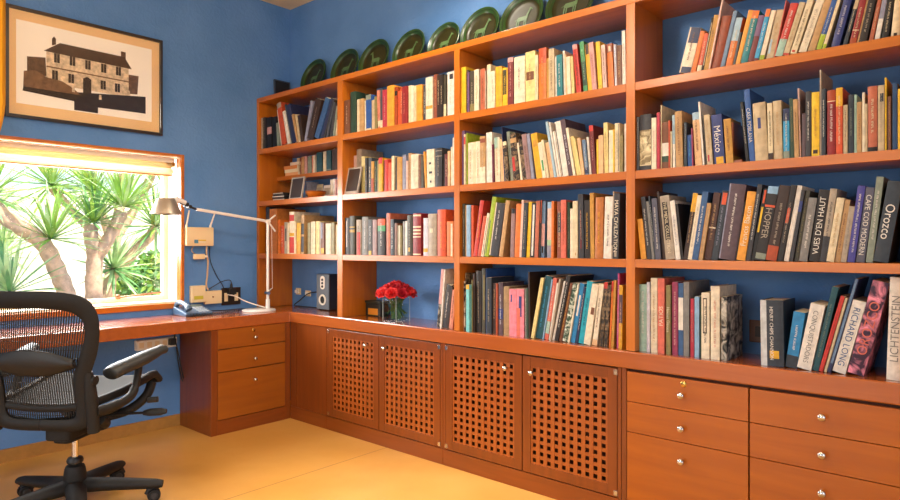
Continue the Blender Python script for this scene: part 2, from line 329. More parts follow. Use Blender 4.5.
('R1B3', 2816.0, 20.0, 219.1, 153.4, -3.925, -285.9, 'yellow', 0, [('dkbrown', 0.05, 0.07, 0.3, 0.6)], None, None, 'yellow book between pinkish and pale pink ones, twenty-ninth from left, top shelf, third bay'),
('R1B3', 2839.0, 19.0, 198.9, 139.3, -3.17, -285.9, 'palepink', 0, [], 'dkbrown', None, 'pale pink book between yellow and orange ones, thirtieth from left, top shelf, third bay'),
('R1B3', 2867.0, 26.0, 196.9, 137.8, -2.911, -285.9, 'orange', 0, [('brownred', 0.8, 1.0, 0.0, 1.0), ('cream', 0.82, 0.94, 0.3, 0.7)], None, None, 'orange paperback with a brown top panel, top shelf, third bay'),
('R1B3', 2897.0, 10.0, 189.8, 132.8, -2.114, -285.9, 'lavwhite', 0, [], 'purple', None, ''),
('R1B3', 2908.0, 23.0, 179.7, 125.8, -0.957, -285.9, 'brown', 0, [], 'tan', None, 'brown book between lavender-white and white ones, thirty-third from left, top shelf, third bay'),
('R1B3', 2935.0, 16.0, 240.7, 168.5, -0.952, -285.9, 'white', 0, [], 'greige', None, 'tall white book against the upright, top shelf, third bay'),
('R1B4', 3231.6, 46.8, 185.8, 130.1, 14.538, -285.9, 'palecream', 0, [('navy', 0.0, 0.14, 0.12, 1.0), ('navy', 0.66, 1.0, 0.12, 1.0)], 'brown', None, 'wide cream book with navy blocks at top and bottom, top shelf, right bay'),
('R1B4', 3254.0, 18.9, 167.0, 116.9, 13.792, -285.9, 'orange', 0, [], None, None, 'leaning orange book between off-white and vermilion ones, second from left, top shelf, right bay'),
('R1B4', 3276.0, 17.4, 153.1, 107.2, 12.341, -285.9, 'vermil', 0, [('cream', 0.0, 0.17, 0.0, 1.0)], 'cream', None, 'red-orange paperback with a cream foot, top shelf, right bay'),
('R1B4', 3286.3, 5.9, 212.7, 148.9, 11.203, -285.9, 'black', 0, [('palecream', 0.1, 0.9, 0.6, 1.0)], None, None, ''),
('R1B4', 3306.8, 19.4, 219.2, 153.4, 11.231, -285.9, 'ochre', 0, [], 'brown', None, 'leaning ochre book between black and pale pink ones, fifth from left, top shelf, right bay'),
('R1B4', 3315.0, 6.6, 274.1, 191.9, 11.072, -285.9, 'palepink', 0, [], None, None, ''),
('R1B4', 3353.0, 37.0, 205.5, 200.0, 12.434, -285.9, 'leather', 1, [], None, None, 'thick worn red-brown leather hardback, top shelf, right bay'),
('R1B4', 3368.8, 15.3, 220.2, 154.1, 13.487, -285.9, 'greyblue', 0, [], None, None, 'leaning grey-blue book between red-brown leather and orange ones, eighth from left, top shelf, right bay'),
('R1B4', 3398.2, 25.3, 187.8, 131.4, 12.705, -285.9, 'orange', 0, [('paleblue', 0.52, 1.0, 0.0, 1.0)], 'cream', None, 'orange paperback with a pale blue upper half, top shelf, right bay'),
('R1B4', 3410.5, 8.1, 128.1, 100.0, 11.416, -285.9, 'slate', 0, [], None, None, ''),
('R1B4', 3428.0, 16.5, 208.9, 146.2, 13.926, -285.9, 'amber', 0, [], None, None, 'leaning amber book between slate grey and teal ones, eleventh from left, top shelf, right bay'),
('R1B4', 3457.0, 25.3, 199.1, 139.4, 13.448, -285.9, 'teal', 0, [('orange', 0.85, 1.0, 0.0, 1.0)], 'cream', None, 'teal paperback with an orange top, top shelf, right bay'),
('R1B4', 3480.0, 20.4, 175.7, 123.0, 13.449, -285.9, 'darkred', 0, [('purple', 0.55, 1.0, 0.0, 1.0)], None, None, 'leaning dark red book, thirteenth from left, top shelf, right bay'),
('R1B4', 3498.0, 16.5, 194.3, 136.0, 13.712, -285.9, 'skyblue', 0, [('orange', 0.85, 1.0, 0.0, 1.0), ('darkred', 0.0, 0.05, 0.0, 1.0)], 'white', None, 'sky blue paperback with an orange top, top shelf, right bay'),
('R1B4', 3517.0, 16.7, 185.9, 130.1, 13.499, -285.9, 'palecream', 0, [('lime', 0.0, 0.1, 0.0, 1.0)], None, None, 'leaning off-white book between sky blue and beige ones, fifteenth from left, top shelf, right bay'),
('R1B4', 3548.6, 25.7, 182.6, 127.8, 12.12, -285.9, 'beige', 0, [('paleblue', 0.1, 0.4, 0.1, 0.4)], 'tan', None, 'leaning beige book between off-white and coral ones, sixteenth from left, top shelf, right bay'),
('R1B4', 3555.3, 3.5, 215.4, 150.8, 11.257, -285.9, 'coral', 0, [], None, None, ''),
('R1B4', 3582.0, 25.9, 196.2, 180.0, 16.244, -285.9, 'red', 0, [('mint', 0.0, 0.33, 0.0, 1.0)], 'white', None, 'red paperback with a mint green foot, top shelf, right bay'),
('R1B4', 3604.0, 19.1, 193.4, 135.4, 16.923, -285.9, 'beige', 0, [('red', 0.0, 0.04, 0.0, 1.0)], 'tan', None, 'leaning beige book between red and cream ones, nineteenth from left, top shelf, right bay'),
('R1B4', 3630.0, 21.0, 199.4, 139.5, 17.235, -285.9, 'cream', 0, [('red', 0.03, 0.07, 0.2, 0.7)], 'dkbrown', None, 'leaning cream book between beige and off-white ones, twentieth from left, top shelf, right bay'),
('R1B4', 3661.0, 25.6, 201.8, 141.2, 18.295, -285.9, 'palecream', 0, [], 'greige', None, 'thick off-white book leaning right, top shelf, right bay'),
('R1B4', 3690.0, 23.8, 194.5, 136.2, 17.571, -285.9, 'tan', 0, [], None, None, 'leaning tan book between off-white and blue ones, twenty-second from left, top shelf, right bay'),
('R1B4', 3712.0, 17.2, 184.6, 129.2, 16.647, -285.9, 'blue', 0, [('lime', 0.0, 0.3, 0.0, 1.0)], 'white', None, 'bright blue paperback with a lime green foot, top shelf, right bay'),
('R1B4', 3725.0, 10.6, 181.8, 127.2, 16.22, -285.9, 'cream', 0, [('lime', 0.0, 0.1, 0.0, 1.0)], None, None, 'slim leaning cream book between blue and indigo ones, twenty-fourth from left, top shelf, right bay'),
('R1B4', 3767.0, 26.2, 174.5, 122.1, 14.065, -285.9, 'indigo', 1, [], 'lavwhite', None, 'thick dark indigo hardback leaning right, top shelf, right bay'),
('R1B4', 3791.6, 12.1, 167.2, 117.1, 14.288, -285.9, 'dkslate', 0, [('beige', 0.75, 1.0, 0.0, 1.0)], 'cream', None, 'slim leaning dark slate book, twenty-sixth from left, top shelf, right bay'),
('R1B4', 3820.2, 20.3, 157.7, 110.4, 12.042, -285.9, 'deepred', 0, [('rust', 0.0, 0.12, 0.0, 1.0), ('cream', 0.28, 0.3, 0.0, 1.0)], 'cream', None, 'leaning deep red book, twenty-seventh from left, top shelf, right bay'),
('R1B4', 3827.2, 4.9, 159.5, 111.7, 11.576, -285.9, 'tan', 0, [], None, None, ''),
('R1B4', 3851.1, 22.3, 151.1, 105.7, 11.358, -285.9, 'blackbr', 0, [], 'greige', None, 'leaning blackish book between tan and terracotta ones, twenty-ninth from left, top shelf, right bay'),
('R1B4', 3869.0, 11.8, 145.9, 102.1, 10.504, -285.9, 'terra', 0, [], 'cream', None, ''),
('R1B4', 3888.9, 14.6, 141.2, 100.0, 9.811, -285.9, 'white', 0, [('lavgrey', 0.5, 1.0, 0.0, 1.0)], None, None, 'leaning white book between terracotta and black ones, thirty-first from left, top shelf, right bay'),
('R1B4', 3913.5, 19.1, 136.2, 100.0, 7.882, -285.9, 'black', 0, [], 'cream', None, 'black book with cream lettering, top shelf, right bay'),
('R1B4', 3945.3, 24.3, 130.7, 100.0, 5.026, -285.9, 'cream', 1, [('dkbrown', 0.02, 0.1, 0.3, 0.7)], None, None, 'wide cream book at the far right end, top shelf, right bay'),
('R2S', 263.0, 31.0, 124.0, 100.0, 0.0, -132.0, 'beige', 0, [], None, None, ''),
('R2S', 299.0, 27.0, 126.0, 100.0, 0.0, -132.0, 'brownred', 0, [], None, None, ''),
('R2S', 329.0, 32.0, 128.0, 100.0, 0.0, -132.0, 'tan', 0, [], None, None, ''),
('R2S', 364.0, 27.0, 129.0, 100.0, 0.0, -132.0, 'pinkish', 0, [], None, None, ''),
('R2S', 399.0, 40.0, 123.0, 100.0, 0.0, -132.0, 'greygreen', 0, [], None, None, ''),
('R2S', 447.0, 18.0, 126.0, 100.0, 0.0, -132.0, 'salmon', 0, [], None, None, ''),
('R2S', 468.0, 23.0, 126.0, 100.0, 0.0, -132.0, 'palecream', 0, [], None, None, ''),
('R2S', 499.0, 64.0, 142.0, 100.0, 0.0, -132.0, 'tealdk', 0, [], None, None, 'dark teal book, small raised shelf, leftmost bay'),
('R2S', 583.0, 32.0, 141.0, 100.0, 0.0, -132.0, 'cream', 0, [], None, None, ''),
('R2S', 618.0, 50.0, 145.0, 101.5, 0.0, -132.0, 'tealdk', 0, [('greygreen', 0.05, 0.1, 0.0, 1.0)], None, None, ''),
('R2S', 676.0, 29.0, 150.0, 105.0, 0.0, -132.0, 'dkbrown', 0, [], None, None, ''),
('R2S', 708.0, 31.0, 154.4, 108.5, 0.0, -132.0, 'dkbrown', 0, [], None, None, ''),
('R2B1', 415.0, 28.0, 132.6, 100.0, 2.143, -150.0, 'lavgrey', 0, [], None, None, ''),
('R2B1', 679.0, 26.0, 128.6, 100.0, 0.0, -150.0, 'palecream', 0, [], None, None, ''),
('R2B1', 709.0, 26.0, 131.6, 100.0, 0.0, -150.0, 'white', 0, [], None, None, ''),
('R2B1', 738.0, 17.0, 124.6, 100.0, 0.0, -150.0, 'pinkish', 0, [], None, None, ''),
('R2B2', 1004.2, 28.3, 257.6, 180.3, 0.0, -207.9, 'palepink', 0, [], None, None, 'pale pink book beside a greige one, first from left, second shelf, second bay'),
('R2B2', 1032.8, 46.3, 295.6, 190.0, 0.0, -207.9, 'greige', 1, [], None, None, 'thick greige hardback behind the small dark frame, second shelf, second bay'),
('R2B2', 1110.0, 34.0, 240.6, 168.4, 0.0, -237.9, 'paleyel', 0, [], None, None, 'pale yellow book between greige and blackish ones, third from left, second shelf, second bay'),
('R2B2', 1205.0, 22.0, 217.6, 152.3, 0.0, -285.9, 'blackbr', 0, [], 'greige', None, ''),
('R2B2', 1230.0, 29.0, 215.6, 150.9, 0.0, -285.9, 'slate', 0, [], 'cream', None, 'slate grey book between blackish and ochre ones, fifth from left, second shelf, second bay'),
('R2B2', 1262.0, 24.0, 190.6, 133.4, 0.0, -285.9, 'ochre', 0, [('rust', 0.0, 0.45, 0.0, 1.0)], None, None, ''),
('R2B2', 1288.0, 21.0, 191.6, 134.1, 0.0, -285.9, 'dkgreen', 0, [], 'tan', None, ''),
('R2B2', 1311.0, 18.0, 193.6, 135.5, 0.0, -285.9, 'olive', 0, [], None, None, ''),
('R2B2', 1331.0, 34.0, 206.6, 200.0, 0.0, -285.9, 'gold', 0, [('red', 0.82, 1.0, 0.0, 1.0)], None, None, 'yellow book with a red top, second shelf, second bay'),
('R2B2', 1368.0, 14.0, 188.6, 132.0, 0.0, -285.9, 'blackbr', 0, [], None, None, ''),
('R2B2', 1384.0, 32.0, 190.6, 200.0, 0.0, -285.9, 'red', 1, [], None, None, 'red book between blackish and vermilion ones, eleventh from left, second shelf, second bay'),
('R2B2', 1417.0, 26.0, 169.6, 118.7, 0.0, -285.9, 'vermil', 0, [], 'red', None, ''),
('R2B2', 1448.0, 22.0, 206.6, 144.6, 0.0, -285.9, 'cream', 0, [], None, None, ''),
('R2B2', 1472.0, 18.0, 197.6, 138.3, 0.0, -285.9, 'dkgrey', 0, [], None, None, ''),
('R2B2', 1492.0, 42.0, 195.6, 136.9, 0.0, -285.9, 'ochre', 0, [], 'tan', None, 'thick ochre book between dark grey and lavender-grey ones, fifteenth from left, second shelf, second bay'),
('R2B2', 1538.0, 29.0, 204.6, 143.2, 0.0, -285.9, 'lavgrey', 0, [], None, None, 'lavender-grey book between ochre and pale pink ones, sixteenth from left, second shelf, second bay'),
('R2B2', 1569.0, 12.0, 167.6, 117.3, 0.0, -285.9, 'palepink', 0, [], None, None, ''),
('R2B2', 1582.0, 27.0, 211.6, 148.1, 0.0, -285.9, 'tan', 0, [], 'brown', None, 'tan book between pale pink and off-white ones, eighteenth from left, second shelf, second bay'),
('R2B2', 1611.0, 59.0, 199.6, 139.7, 0.0, -285.9, 'palecream', 1, [], 'tan', None, 'wide cream hardback, second shelf, second bay'),
('R2B2', 1672.9, 18.8, 191.6, 134.1, -0.6, -285.9, 'brown', 0, [], 'tan', None, ''),
('R2B2', 1693.7, 20.8, 186.6, 130.6, -1.0, -285.9, 'dkolive', 0, [], None, None, ''),
('R2B2', 1724.2, 12.9, 208.6, 146.0, -3.903, -285.9, 'amber', 0, [], None, None, ''),
('R2B2', 1741.0, 59.0, 215.7, 151.0, -1.594, -285.9, 'palecream', 0, [('dkgrey', 0.12, 0.18, 0.4, 0.6), ('dkgrey', 0.36, 0.42, 0.3, 0.7), ('dkgrey', 0.6, 0.66, 0.3, 0.6)], None, None, 'wide cream book with three dark marks, second shelf, second bay'),
('R2B2', 1803.0, 51.0, 216.6, 220.0, 0.0, -285.9, 'dkgrey', 1, [('greige', 0.92, 0.94, 0.0, 1.0), ('greige', 0.78, 0.8, 0.0, 1.0)], 'greige', None, 'wide dark grey hardback with pale title bands, second shelf, second bay'),
('R2B2', 1857.0, 12.0, 178.6, 125.0, 0.0, -285.9, 'blackbr', 0, [], None, None, ''),
('R2B2', 1871.0, 21.0, 180.6, 126.4, 0.0, -285.9, 'darkred', 0, [], 'cream', None, ''),
('R2B2', 1895.0, 17.0, 192.6, 134.8, 0.0, -285.9, 'peach', 0, [], None, None, ''),
('R2B2', 1914.0, 12.0, 214.6, 150.2, 0.0, -285.9, 'palecream', 0, [], None, None, ''),
('R2B2', 1928.0, 12.0, 263.6, 184.5, 0.0, -285.9, 'white', 0, [], None, None, ''),
('R2B3', 1993.2, 20.0, 294.6, 206.2, 0.0, -285.9, 'purple', 0, [], None, None, 'dull purple book beside a cream one, first from left, second shelf, third bay'),
('R2B3', 2014.0, 11.0, 271.6, 190.1, 0.0, -285.9, 'cream', 0, [('red', 0.8, 0.95, 0.0, 1.0)], None, None, ''),
('R2B3', 2028.0, 6.0, 278.6, 200.0, 0.0, -285.9, 'lime', 0, [], None, None, ''),
('R2B3', 2035.0, 36.0, 224.6, 157.2, 0.0, -285.9, 'palecream', 0, [], 'tan', None, 'thick off-white book between lime green and cream ones, fourth from left, second shelf, third bay'),
('R2B3', 2073.0, 19.0, 224.6, 157.2, 0.0, -285.9, 'cream', 0, [], None, None, 'cream book between two off-white ones, fifth from left, second shelf, third bay'),
('R2B3', 2094.0, 29.0, 224.6, 157.2, 0.0, -285.9, 'palecream', 0, [], 'tan', None, 'off-white book between cream and tan ones, sixth from left, second shelf, third bay'),
('R2B3', 2125.0, 37.0, 247.6, 173.3, 0.0, -285.9, 'tan', 0, [('brownred', 0.86, 0.95, 0.0, 1.0), ('palecream', 0.0, 0.35, 0.0, 1.0)], 'beige', None, 'tan book with a brown label near the top, second shelf, third bay'),
('R2B3', 2163.8, 37.8, 263.6, 184.5, -0.2, -285.9, 'white', 0, [], None, None, 'broad tall white book, second shelf, third bay'),
('R2B3', 2205.9, 11.2, 198.6, 139.0, -1.4, -285.9, 'wine', 0, [], None, None, ''),
('R2B3', 2219.5, 33.4, 232.6, 162.8, -1.6, -285.9, 'palecream', 0, [('mint', 0.75, 1.0, 0.0, 0.7)], 'tan', None, 'off-white book with a mint green top, second shelf, third bay'),
('R2B3', 2259.6, 18.5, 219.0, 153.3, -3.203, -285.9, 'peach', 0, [], 'tan', None, 'peach book between off-white and navy ones, eleventh from left, second shelf, third bay'),
('R2B3', 2281.7, 5.0, 282.3, 250.0, -3.862, -285.9, 'navy', 0, [], None, None, ''),
('R2B3', 2289.5, 23.2, 204.5, 143.1, -4.531, -285.9, 'darkpat', 0, [('cream', 0.9, 1.0, 0.0, 1.0)], None, None, 'dark patterned book between navy and grey-green ones, thirteenth from left, second shelf, third bay'),
('R2B3', 2317.1, 18.9, 254.9, 178.4, -5.666, -285.9, 'greygreen', 0, [], 'brown', None, 'leaning grey-green book between two dark patterned ones, fourteenth from left, second shelf, third bay'),
('R2B3', 2336.5, 38.0, 240.2, 200.0, -5.658, -285.9, 'darkpat', 0, [('tan', 0.8, 0.9, 0.0, 1.0), ('red', 0.2, 0.5, 0.1, 0.5)], None, None, 'thick leaning dark patterned book, fifteenth from left, second shelf, third bay'),
('R2B3', 2378.9, 12.6, 191.2, 133.9, -6.711, -285.9, 'palecream', 0, [], None, None, ''),
('R2B3', 2395.3, 23.2, 205.5, 143.9, -7.63, -285.9, 'darkpat', 0, [], None, None, 'leaning dark patterned book between off-white and mauve ones, seventeenth from left, second shelf, third bay'),
('R2B3', 2420.3, 26.5, 230.0, 161.0, -7.65, -285.9, 'mauve', 0, [], 'brown', None, 'leaning mauve book between dark patterned and lavender-grey ones, eighteenth from left, second shelf, third bay'),
('R2B3', 2449.0, 17.8, 229.6, 160.7, -7.509, -285.9, 'lavgrey', 0, [], None, None, 'leaning lavender-grey book between mauve and golden yellow ones, nineteenth from left, second shelf, third bay'),
('R2B3', 2476.7, 36.2, 226.9, 200.0, -8.909, -285.9, 'gold', 0, [('ochre', 0.7, 0.85, 0.2, 0.8)], None, None, 'broad golden yellow book leaning left, second shelf, third bay'),
('R2B3', 2515.1, 20.7, 177.8, 124.5, -9.26, -285.9, 'palecream', 0, [('green', 0.2, 0.5, 0.3, 0.8)], None, None, 'leaning off-white book between golden yellow and cream ones, twenty-first from left, second shelf, third bay'),
('R2B3', 2539.8, 13.1, 189.3, 132.5, -10.274, -285.9, 'cream', 0, [], None, None, ''),
('R2B3', 2555.0, 19.7, 174.0, 121.8, -9.592, -285.9, 'peach', 0, [], 'tan', None, 'leaning peach book between cream and pale blue ones, twenty-third from left, second shelf, third bay'),
('R2B3', 2578.0, 12.8, 278.0, 194.6, -10.349, -285.9, 'paleblue', 0, [], None, None, 'slim leaning pale blue book, twenty-fourth from left, second shelf, third bay'),
('R2B3', 2593.0, 9.8, 273.2, 191.3, -10.349, -285.9, 'white', 0, [], None, None, ''),
('R2B3', 2605.0, 16.7, 225.0, 157.5, -9.981, -285.9, 'white', 0, [('greige', 0.0, 1.0, 0.6, 0.9)], None, None, 'leaning white book between two white ones, twenty-sixth from left, second shelf, third bay'),
('R2B3', 2622.8, 33.2, 269.6, 200.0, -9.533, -285.9, 'white', 0, [('dkgrey', 0.02, 0.98, 0.0, 0.12)], None, None, 'white spiral-bound book leaning left, second shelf, third bay'),
('R2B3', 2658.7, 25.0, 275.4, 192.8, -9.87, -285.9, 'mauvedk', 0, [], 'lavwhite', None, 'dark mauve book with pale lettering, second shelf, third bay'),
('R2B3', 2685.1, 12.9, 232.3, 200.0, -10.07, -285.9, 'palecream', 0, [], None, None, 'slim leaning off-white book, twenty-ninth from left, second shelf, third bay'),
('R2B3', 2700.5, 17.0, 188.7, 132.1, -10.381, -285.9, 'paleyel', 0, [], None, None, 'leaning pale yellow book, thirtieth from left, second shelf, third bay'),
('R2B3', 2721.0, 7.9, 177.0, 123.9, -11.132, -285.9, 'paleyel', 0, [], None, None, ''),
('R2B3', 2730.0, 15.8, 175.3, 122.7, -7.871, -285.9, 'peach', 0, [], 'tan', None, 'leaning peach book between pale yellow and grey-blue ones, thirty-second from left, second shelf, third bay'),
('R2B3', 2748.0, 16.9, 164.6, 115.2, -6.279, -285.9, 'greyblue', 0, [('navy', 0.03, 0.2, 0.0, 1.0)], 'white', None, 'leaning grey-blue book between peach and white ones, thirty-third from left, second shelf, third bay'),
('R2B3', 2766.0, 11.0, 176.3, 123.4, -5.206, -285.9, 'white', 0, [], None, None, ''),
('R2B3', 2782.0, 20.9, 226.2, 200.0, -4.057, -285.9, 'darkred', 0, [('red', 0.88, 1.0, 0.0, 1.0)], 'pinkish', None, 'dark red book taller than its neighbours, second shelf, third bay'),
('R2B3', 2804.0, 9.9, 159.6, 111.7, -0.2, -285.9, 'yellow', 0, [], None, None, ''),
('R2B3', 2815.1, 23.8, 175.6, 122.9, -0.2, -285.9, 'peach', 0, [], None, None, 'peach book between yellow and pale yellow ones, thirty-seventh from left, second shelf, third bay'),
('R2B3', 2843.1, 19.9, 230.7, 180.0, -1.339, -285.9, 'paleyel', 0, [], 'tan', None, 'pale yellow book between peach and off-white ones, thirty-eighth from left, second shelf, third bay'),
('R2B3', 2865.0, 22.0, 193.6, 135.5, 0.0, -285.9, 'palecream', 0, [], None, None, 'off-white book between pale yellow and yellow ones, thirty-ninth from left, second shelf, third bay'),
('R2B3', 2889.0, 7.0, 193.6, 135.5, 0.0, -285.9, 'yellow', 0, [], None, None, ''),
('R2B3', 2897.0, 22.0, 219.6, 153.7, 0.0, -285.9, 'cream', 0, [('dkgrey', 0.02, 0.98, 0.7, 0.85)], 'greige', None, 'cream book between yellow and olive ones, forty-first from left, second shelf, third bay'),
('R2B3', 2922.0, 14.0, 163.6, 114.5, 0.0, -285.9, 'olive', 0, [], 'tan', None, ''),
('R2B3', 2939.0, 12.0, 214.6, 150.2, 0.0, -285.9, 'white', 0, [('black', 0.02, 0.98, 0.75, 0.95)], None, None, 'white book with a black ring binding, second shelf, third bay'),
('R2B4', 3000.1, 12.8, 234.6, 164.2, 0.0, -285.9, 'dkgrey', 0, [], 'greige', None, 'slim dark grey book beside a dark grey one, first from left, second shelf, right bay'),
('R2B4', 3013.2, 51.8, 241.6, 169.1, 0.0, -285.9, 'dkgrey', 1, [('beigepat', 0.1, 0.72, 0.0, 1.0), ('cream', 0.08, 0.1, 0.0, 1.0)], None, None, 'very wide book with a beige pictorial spine, second shelf, right bay'),
('R2B4', 3068.0, 21.0, 221.6, 155.1, 0.0, -285.9, 'palecream', 0, [], 'pinkish', None, 'off-white book between dark grey and crimson ones, third from left, second shelf, right bay'),
('R2B4', 3091.0, 13.0, 241.6, 169.1, 0.0, -285.9, 'crimson', 0, [], None, None, 'slim crimson book, second shelf, right bay'),
('R2B4', 3106.0, 4.0, 272.6, 200.0, 0.0, -285.9, 'cream', 0, [], None, None, ''),
('R2B4', 3112.0, 30.0, 197.6, 138.3, 0.0, -285.9, 'brown', 1, [('white', 0.27, 0.55, 0.0, 1.0), ('dkgreen', 0.14, 0.27, 0.0, 1.0)], None, None, 'brown book with a white band low on its spine, second shelf, right bay'),
('R2B4', 3143.0, 5.9, 202.6, 141.8, -0.2, -285.9, 'redorange', 0, [], None, None, ''),
('R2B4', 3150.0, 6.6, 155.6, 108.9, -0.4, -285.9, 'cream', 0, [], None, None, ''),
('R2B4', 3159.3, 10.7, 223.7, 156.6, -0.937, -285.9, 'paleblue', 0, [('white', 0.0, 0.45, 0.0, 1.0)], None, None, 'slim pale blue book between cream and tan ones, ninth from left, second shelf, right bay'),
('R2B4', 3174.0, 30.0, 235.7, 165.0, -1.459, -285.9, 'tan', 1, [], 'brown', None, 'wide tan book with brown lettering, second shelf, right bay'),
('R2B4', 3209.0, 11.0, 184.6, 129.2, -0.2, -285.9, 'dkslate', 0, [], 'greige', None, ''),
('R2B4', 3222.9, 18.8, 131.6, 100.0, -1.106, -285.9, 'blue', 0, [], 'skyblue', None, 'blue book between dark slate and dark magenta ones, twelfth from left, second shelf, right bay'),
('R2B4', 3242.7, 5.0, 157.6, 110.3, -1.4, -285.9, 'magentadk', 0, [], None, None, ''),
('R2B4', 3253.8, 26.8, 221.1, 154.8, -3.29, -285.9, 'peach', 0, [('paleblue', 0.86, 1.0, 0.0, 1.0)], 'brown', None, 'peach book between dark magenta and white ones, fourteenth from left, second shelf, right bay'),
('R2B4', 3284.4, 7.6, 263.6, 184.5, -4.205, -285.9, 'white', 0, [], None, None, ''),
('R2B4', 3296.9, 6.0, 204.0, 142.8, -3.933, -285.9, 'blackbr', 0, [], None, None, ''),
('R2B4', 3304.2, 22.7, 204.2, 143.0, -3.933, -285.9, 'beige', 0, [('crimson', 0.06, 0.2, 0.2, 0.5)], 'tan', None, 'beige book between blackish and indigo ones, seventeenth from left, second shelf, right bay'),
('R2B4', 3332.0, 40.9, 200.1, 140.1, -4.012, -285.9, 'indigo', 0, [('gold', 0.0, 0.14, 0.2, 0.9)], None, ('white', 0, 'México'), 'wide blue guidebook lettered México with yellow fruit, second shelf, right bay'),
('R2B4', 3377.0, 27.9, 177.9, 124.6, -3.544, -285.9, 'ochre', 0, [], 'brown', None, 'ochre book between indigo and black ones, nineteenth from left, second shelf, right bay'),
('R2B4', 3452.0, 11.0, 238.6, 167.0, -5.29, -285.9, 'black', 0, [], 'white', None, 'slim leaning black book between ochre and blue ones, twentieth from left, second shelf, right bay'),
('R2B4', 3465.0, 20.9, 283.5, 198.4, -4.451, -285.9, 'blue', 0, [], None, ('white', 0, 'CASA POBLANA'), 'tall blue book lettered Casa Poblana, second shelf, right bay'),
('R2B4', 3487.0, 45.9, 223.9, 156.7, -2.816, -285.9, 'beige', 1, [('indigo', 0.55, 0.74, 0.35, 0.6)], None, None, 'very wide beige book with a blue signature, second shelf, right bay'),
('R2B4', 3534.0, 17.0, 217.7, 152.4, -1.316, -285.9, 'cream', 0, [('dkbrown', 0.0, 0.12, 0.0, 1.0)], 'dkbrown', None, 'cream book between two beige ones, twenty-third from left, second shelf, right bay'),
('R2B4', 3553.0, 30.0, 222.7, 155.9, -1.544, -285.9, 'beige', 1, [], 'tan', None, 'beige book between cream and sky blue ones, twenty-fourth from left, second shelf, right bay'),
('R2B4', 3586.0, 20.9, 188.6, 132.0, -0.4, -285.9, 'skyblue', 0, [('navy', 0.75, 1.0, 0.0, 1.0), ('greygreen', 0.0, 0.15, 0.0, 1.0)], 'white', None, 'bright blue paperback, second shelf, right bay'),
('R2B4', 3610.0, 12.7, 224.7, 157.3, -1.075, -285.9, 'dkgreen', 0, [], 'olive', None, 'slim dark green book, twenty-sixth from left, second shelf, right bay'),
('R2B4', 3624.2, 14.7, 218.7, 153.1, -1.31, -285.9, 'tan', 0, [], 'brown', None, 'tan book between dark green and pale pink ones, twenty-seventh from left, second shelf, right bay'),
('R2B4', 3640.1, 5.0, 259.7, 180.0, -1.565, -285.9, 'palepink', 0, [], None, None, ''),
('R2B4', 3649.0, 12.0, 161.6, 113.1, 0.0, -285.9, 'mauvedk', 0, [], None, None, 'slim dark mauve book, twenty-ninth from left, second shelf, right bay'),
('R2B4', 3662.0, 17.0, 240.6, 168.4, 0.0, -285.9, 'dkgrey', 0, [], 'white', None, 'dark grey book between dark mauve and yellow ones, thirtieth from left, second shelf, right bay'),
('R2B4', 3681.0, 25.0, 234.6, 164.2, 0.0, -285.9, 'yellow', 0, [('dkbrown', 0.04, 0.1, 0.2, 0.8)], 'ochre', None, 'bright yellow book with a brown mark at its foot, second shelf, right bay'),
('R2B4', 3707.0, 5.0, 313.6, 200.0, 0.0, -285.9, 'greige', 0, [], None, None, ''),
('R2B4', 3713.0, 13.0, 242.6, 169.8, 0.0, -285.9, 'dkslate', 0, [], 'white', None, 'slim dark slate book, thirty-third from left, second shelf, right bay'),
('R2B4', 3730.0, 27.0, 234.6, 164.2, 0.0, -285.9, 'deepred', 1, [('rust', 0.83, 1.0, 0.0, 1.0), ('cream', 0.82, 0.835, 0.0, 1.0)], 'white', None, 'wide deep red hardback with white lettering, second shelf, right bay'),
('R2B4', 3759.0, 20.0, 238.6, 167.0, 0.0, -285.9, 'vermil', 0, [('gold', 0.72, 1.0, 0.0, 1.0)], 'cream', None, 'orange-red book with a yellow top, second shelf, right bay'),
('R2B4', 3781.0, 13.0, 174.6, 122.2, 0.0, -285.9, 'beige', 0, [], 'brown', None, 'slim beige book between vermilion and dark slate ones, thirty-sixth from left, second shelf, right bay'),
('R2B4', 3796.0, 16.0, 209.6, 146.7, 0.0, -285.9, 'dkslate', 0, [], 'greygreen', None, 'dark slate book between beige and pale mint ones, thirty-seventh from left, second shelf, right bay'),
('R2B4', 3814.0, 7.0, 207.6, 145.3, 0.0, -285.9, 'mint', 0, [], None, None, ''),
('R2B4', 3823.0, 14.0, 178.6, 125.0, 0.0, -285.9, 'tan', 0, [], 'brown', None, 'tan book between pale mint and off-white ones, thirty-ninth from left, second shelf, right bay'),
('R2B4', 3839.0, 7.0, 209.6, 146.7, 0.0, -285.9, 'palecream', 0, [], None, None, ''),
('R2B4', 3847.0, 7.0, 168.6, 118.0, 0.0, -285.9, 'beige', 0, [], None, None, ''),
('R2B4', 3855.0, 28.0, 227.6, 159.3, 0.0, -285.9, 'terra', 1, [('black', 0.0, 0.07, 0.0, 1.0)], 'cream', None, 'wide terracotta book with cream lettering, second shelf, right bay'),
('R2B4', 3885.0, 18.0, 226.6, 158.6, 0.0, -285.9, 'beige', 0, [('dkslate', 0.75, 0.88, 0.3, 0.9)], 'greige', None, 'beige book between terracotta and yellow ones, forty-third from left, second shelf, right bay'),
('R2B4', 3904.0, 5.0, 251.6, 200.0, 0.0, -285.9, 'yellow', 0, [], None, None, ''),
('R2B4', 3912.0, 10.0, 185.6, 129.9, 0.0, -285.9, 'brown', 0, [], 'tan', None, 'slim brown book between yellow and navy ones, forty-fifth from left, second shelf, right bay'),
('R2B4', 3926.0, 14.0, 227.6, 159.3, 0.0, -285.9, 'navyblue', 0, [], None, None, 'plain navy book, second shelf, right bay'),
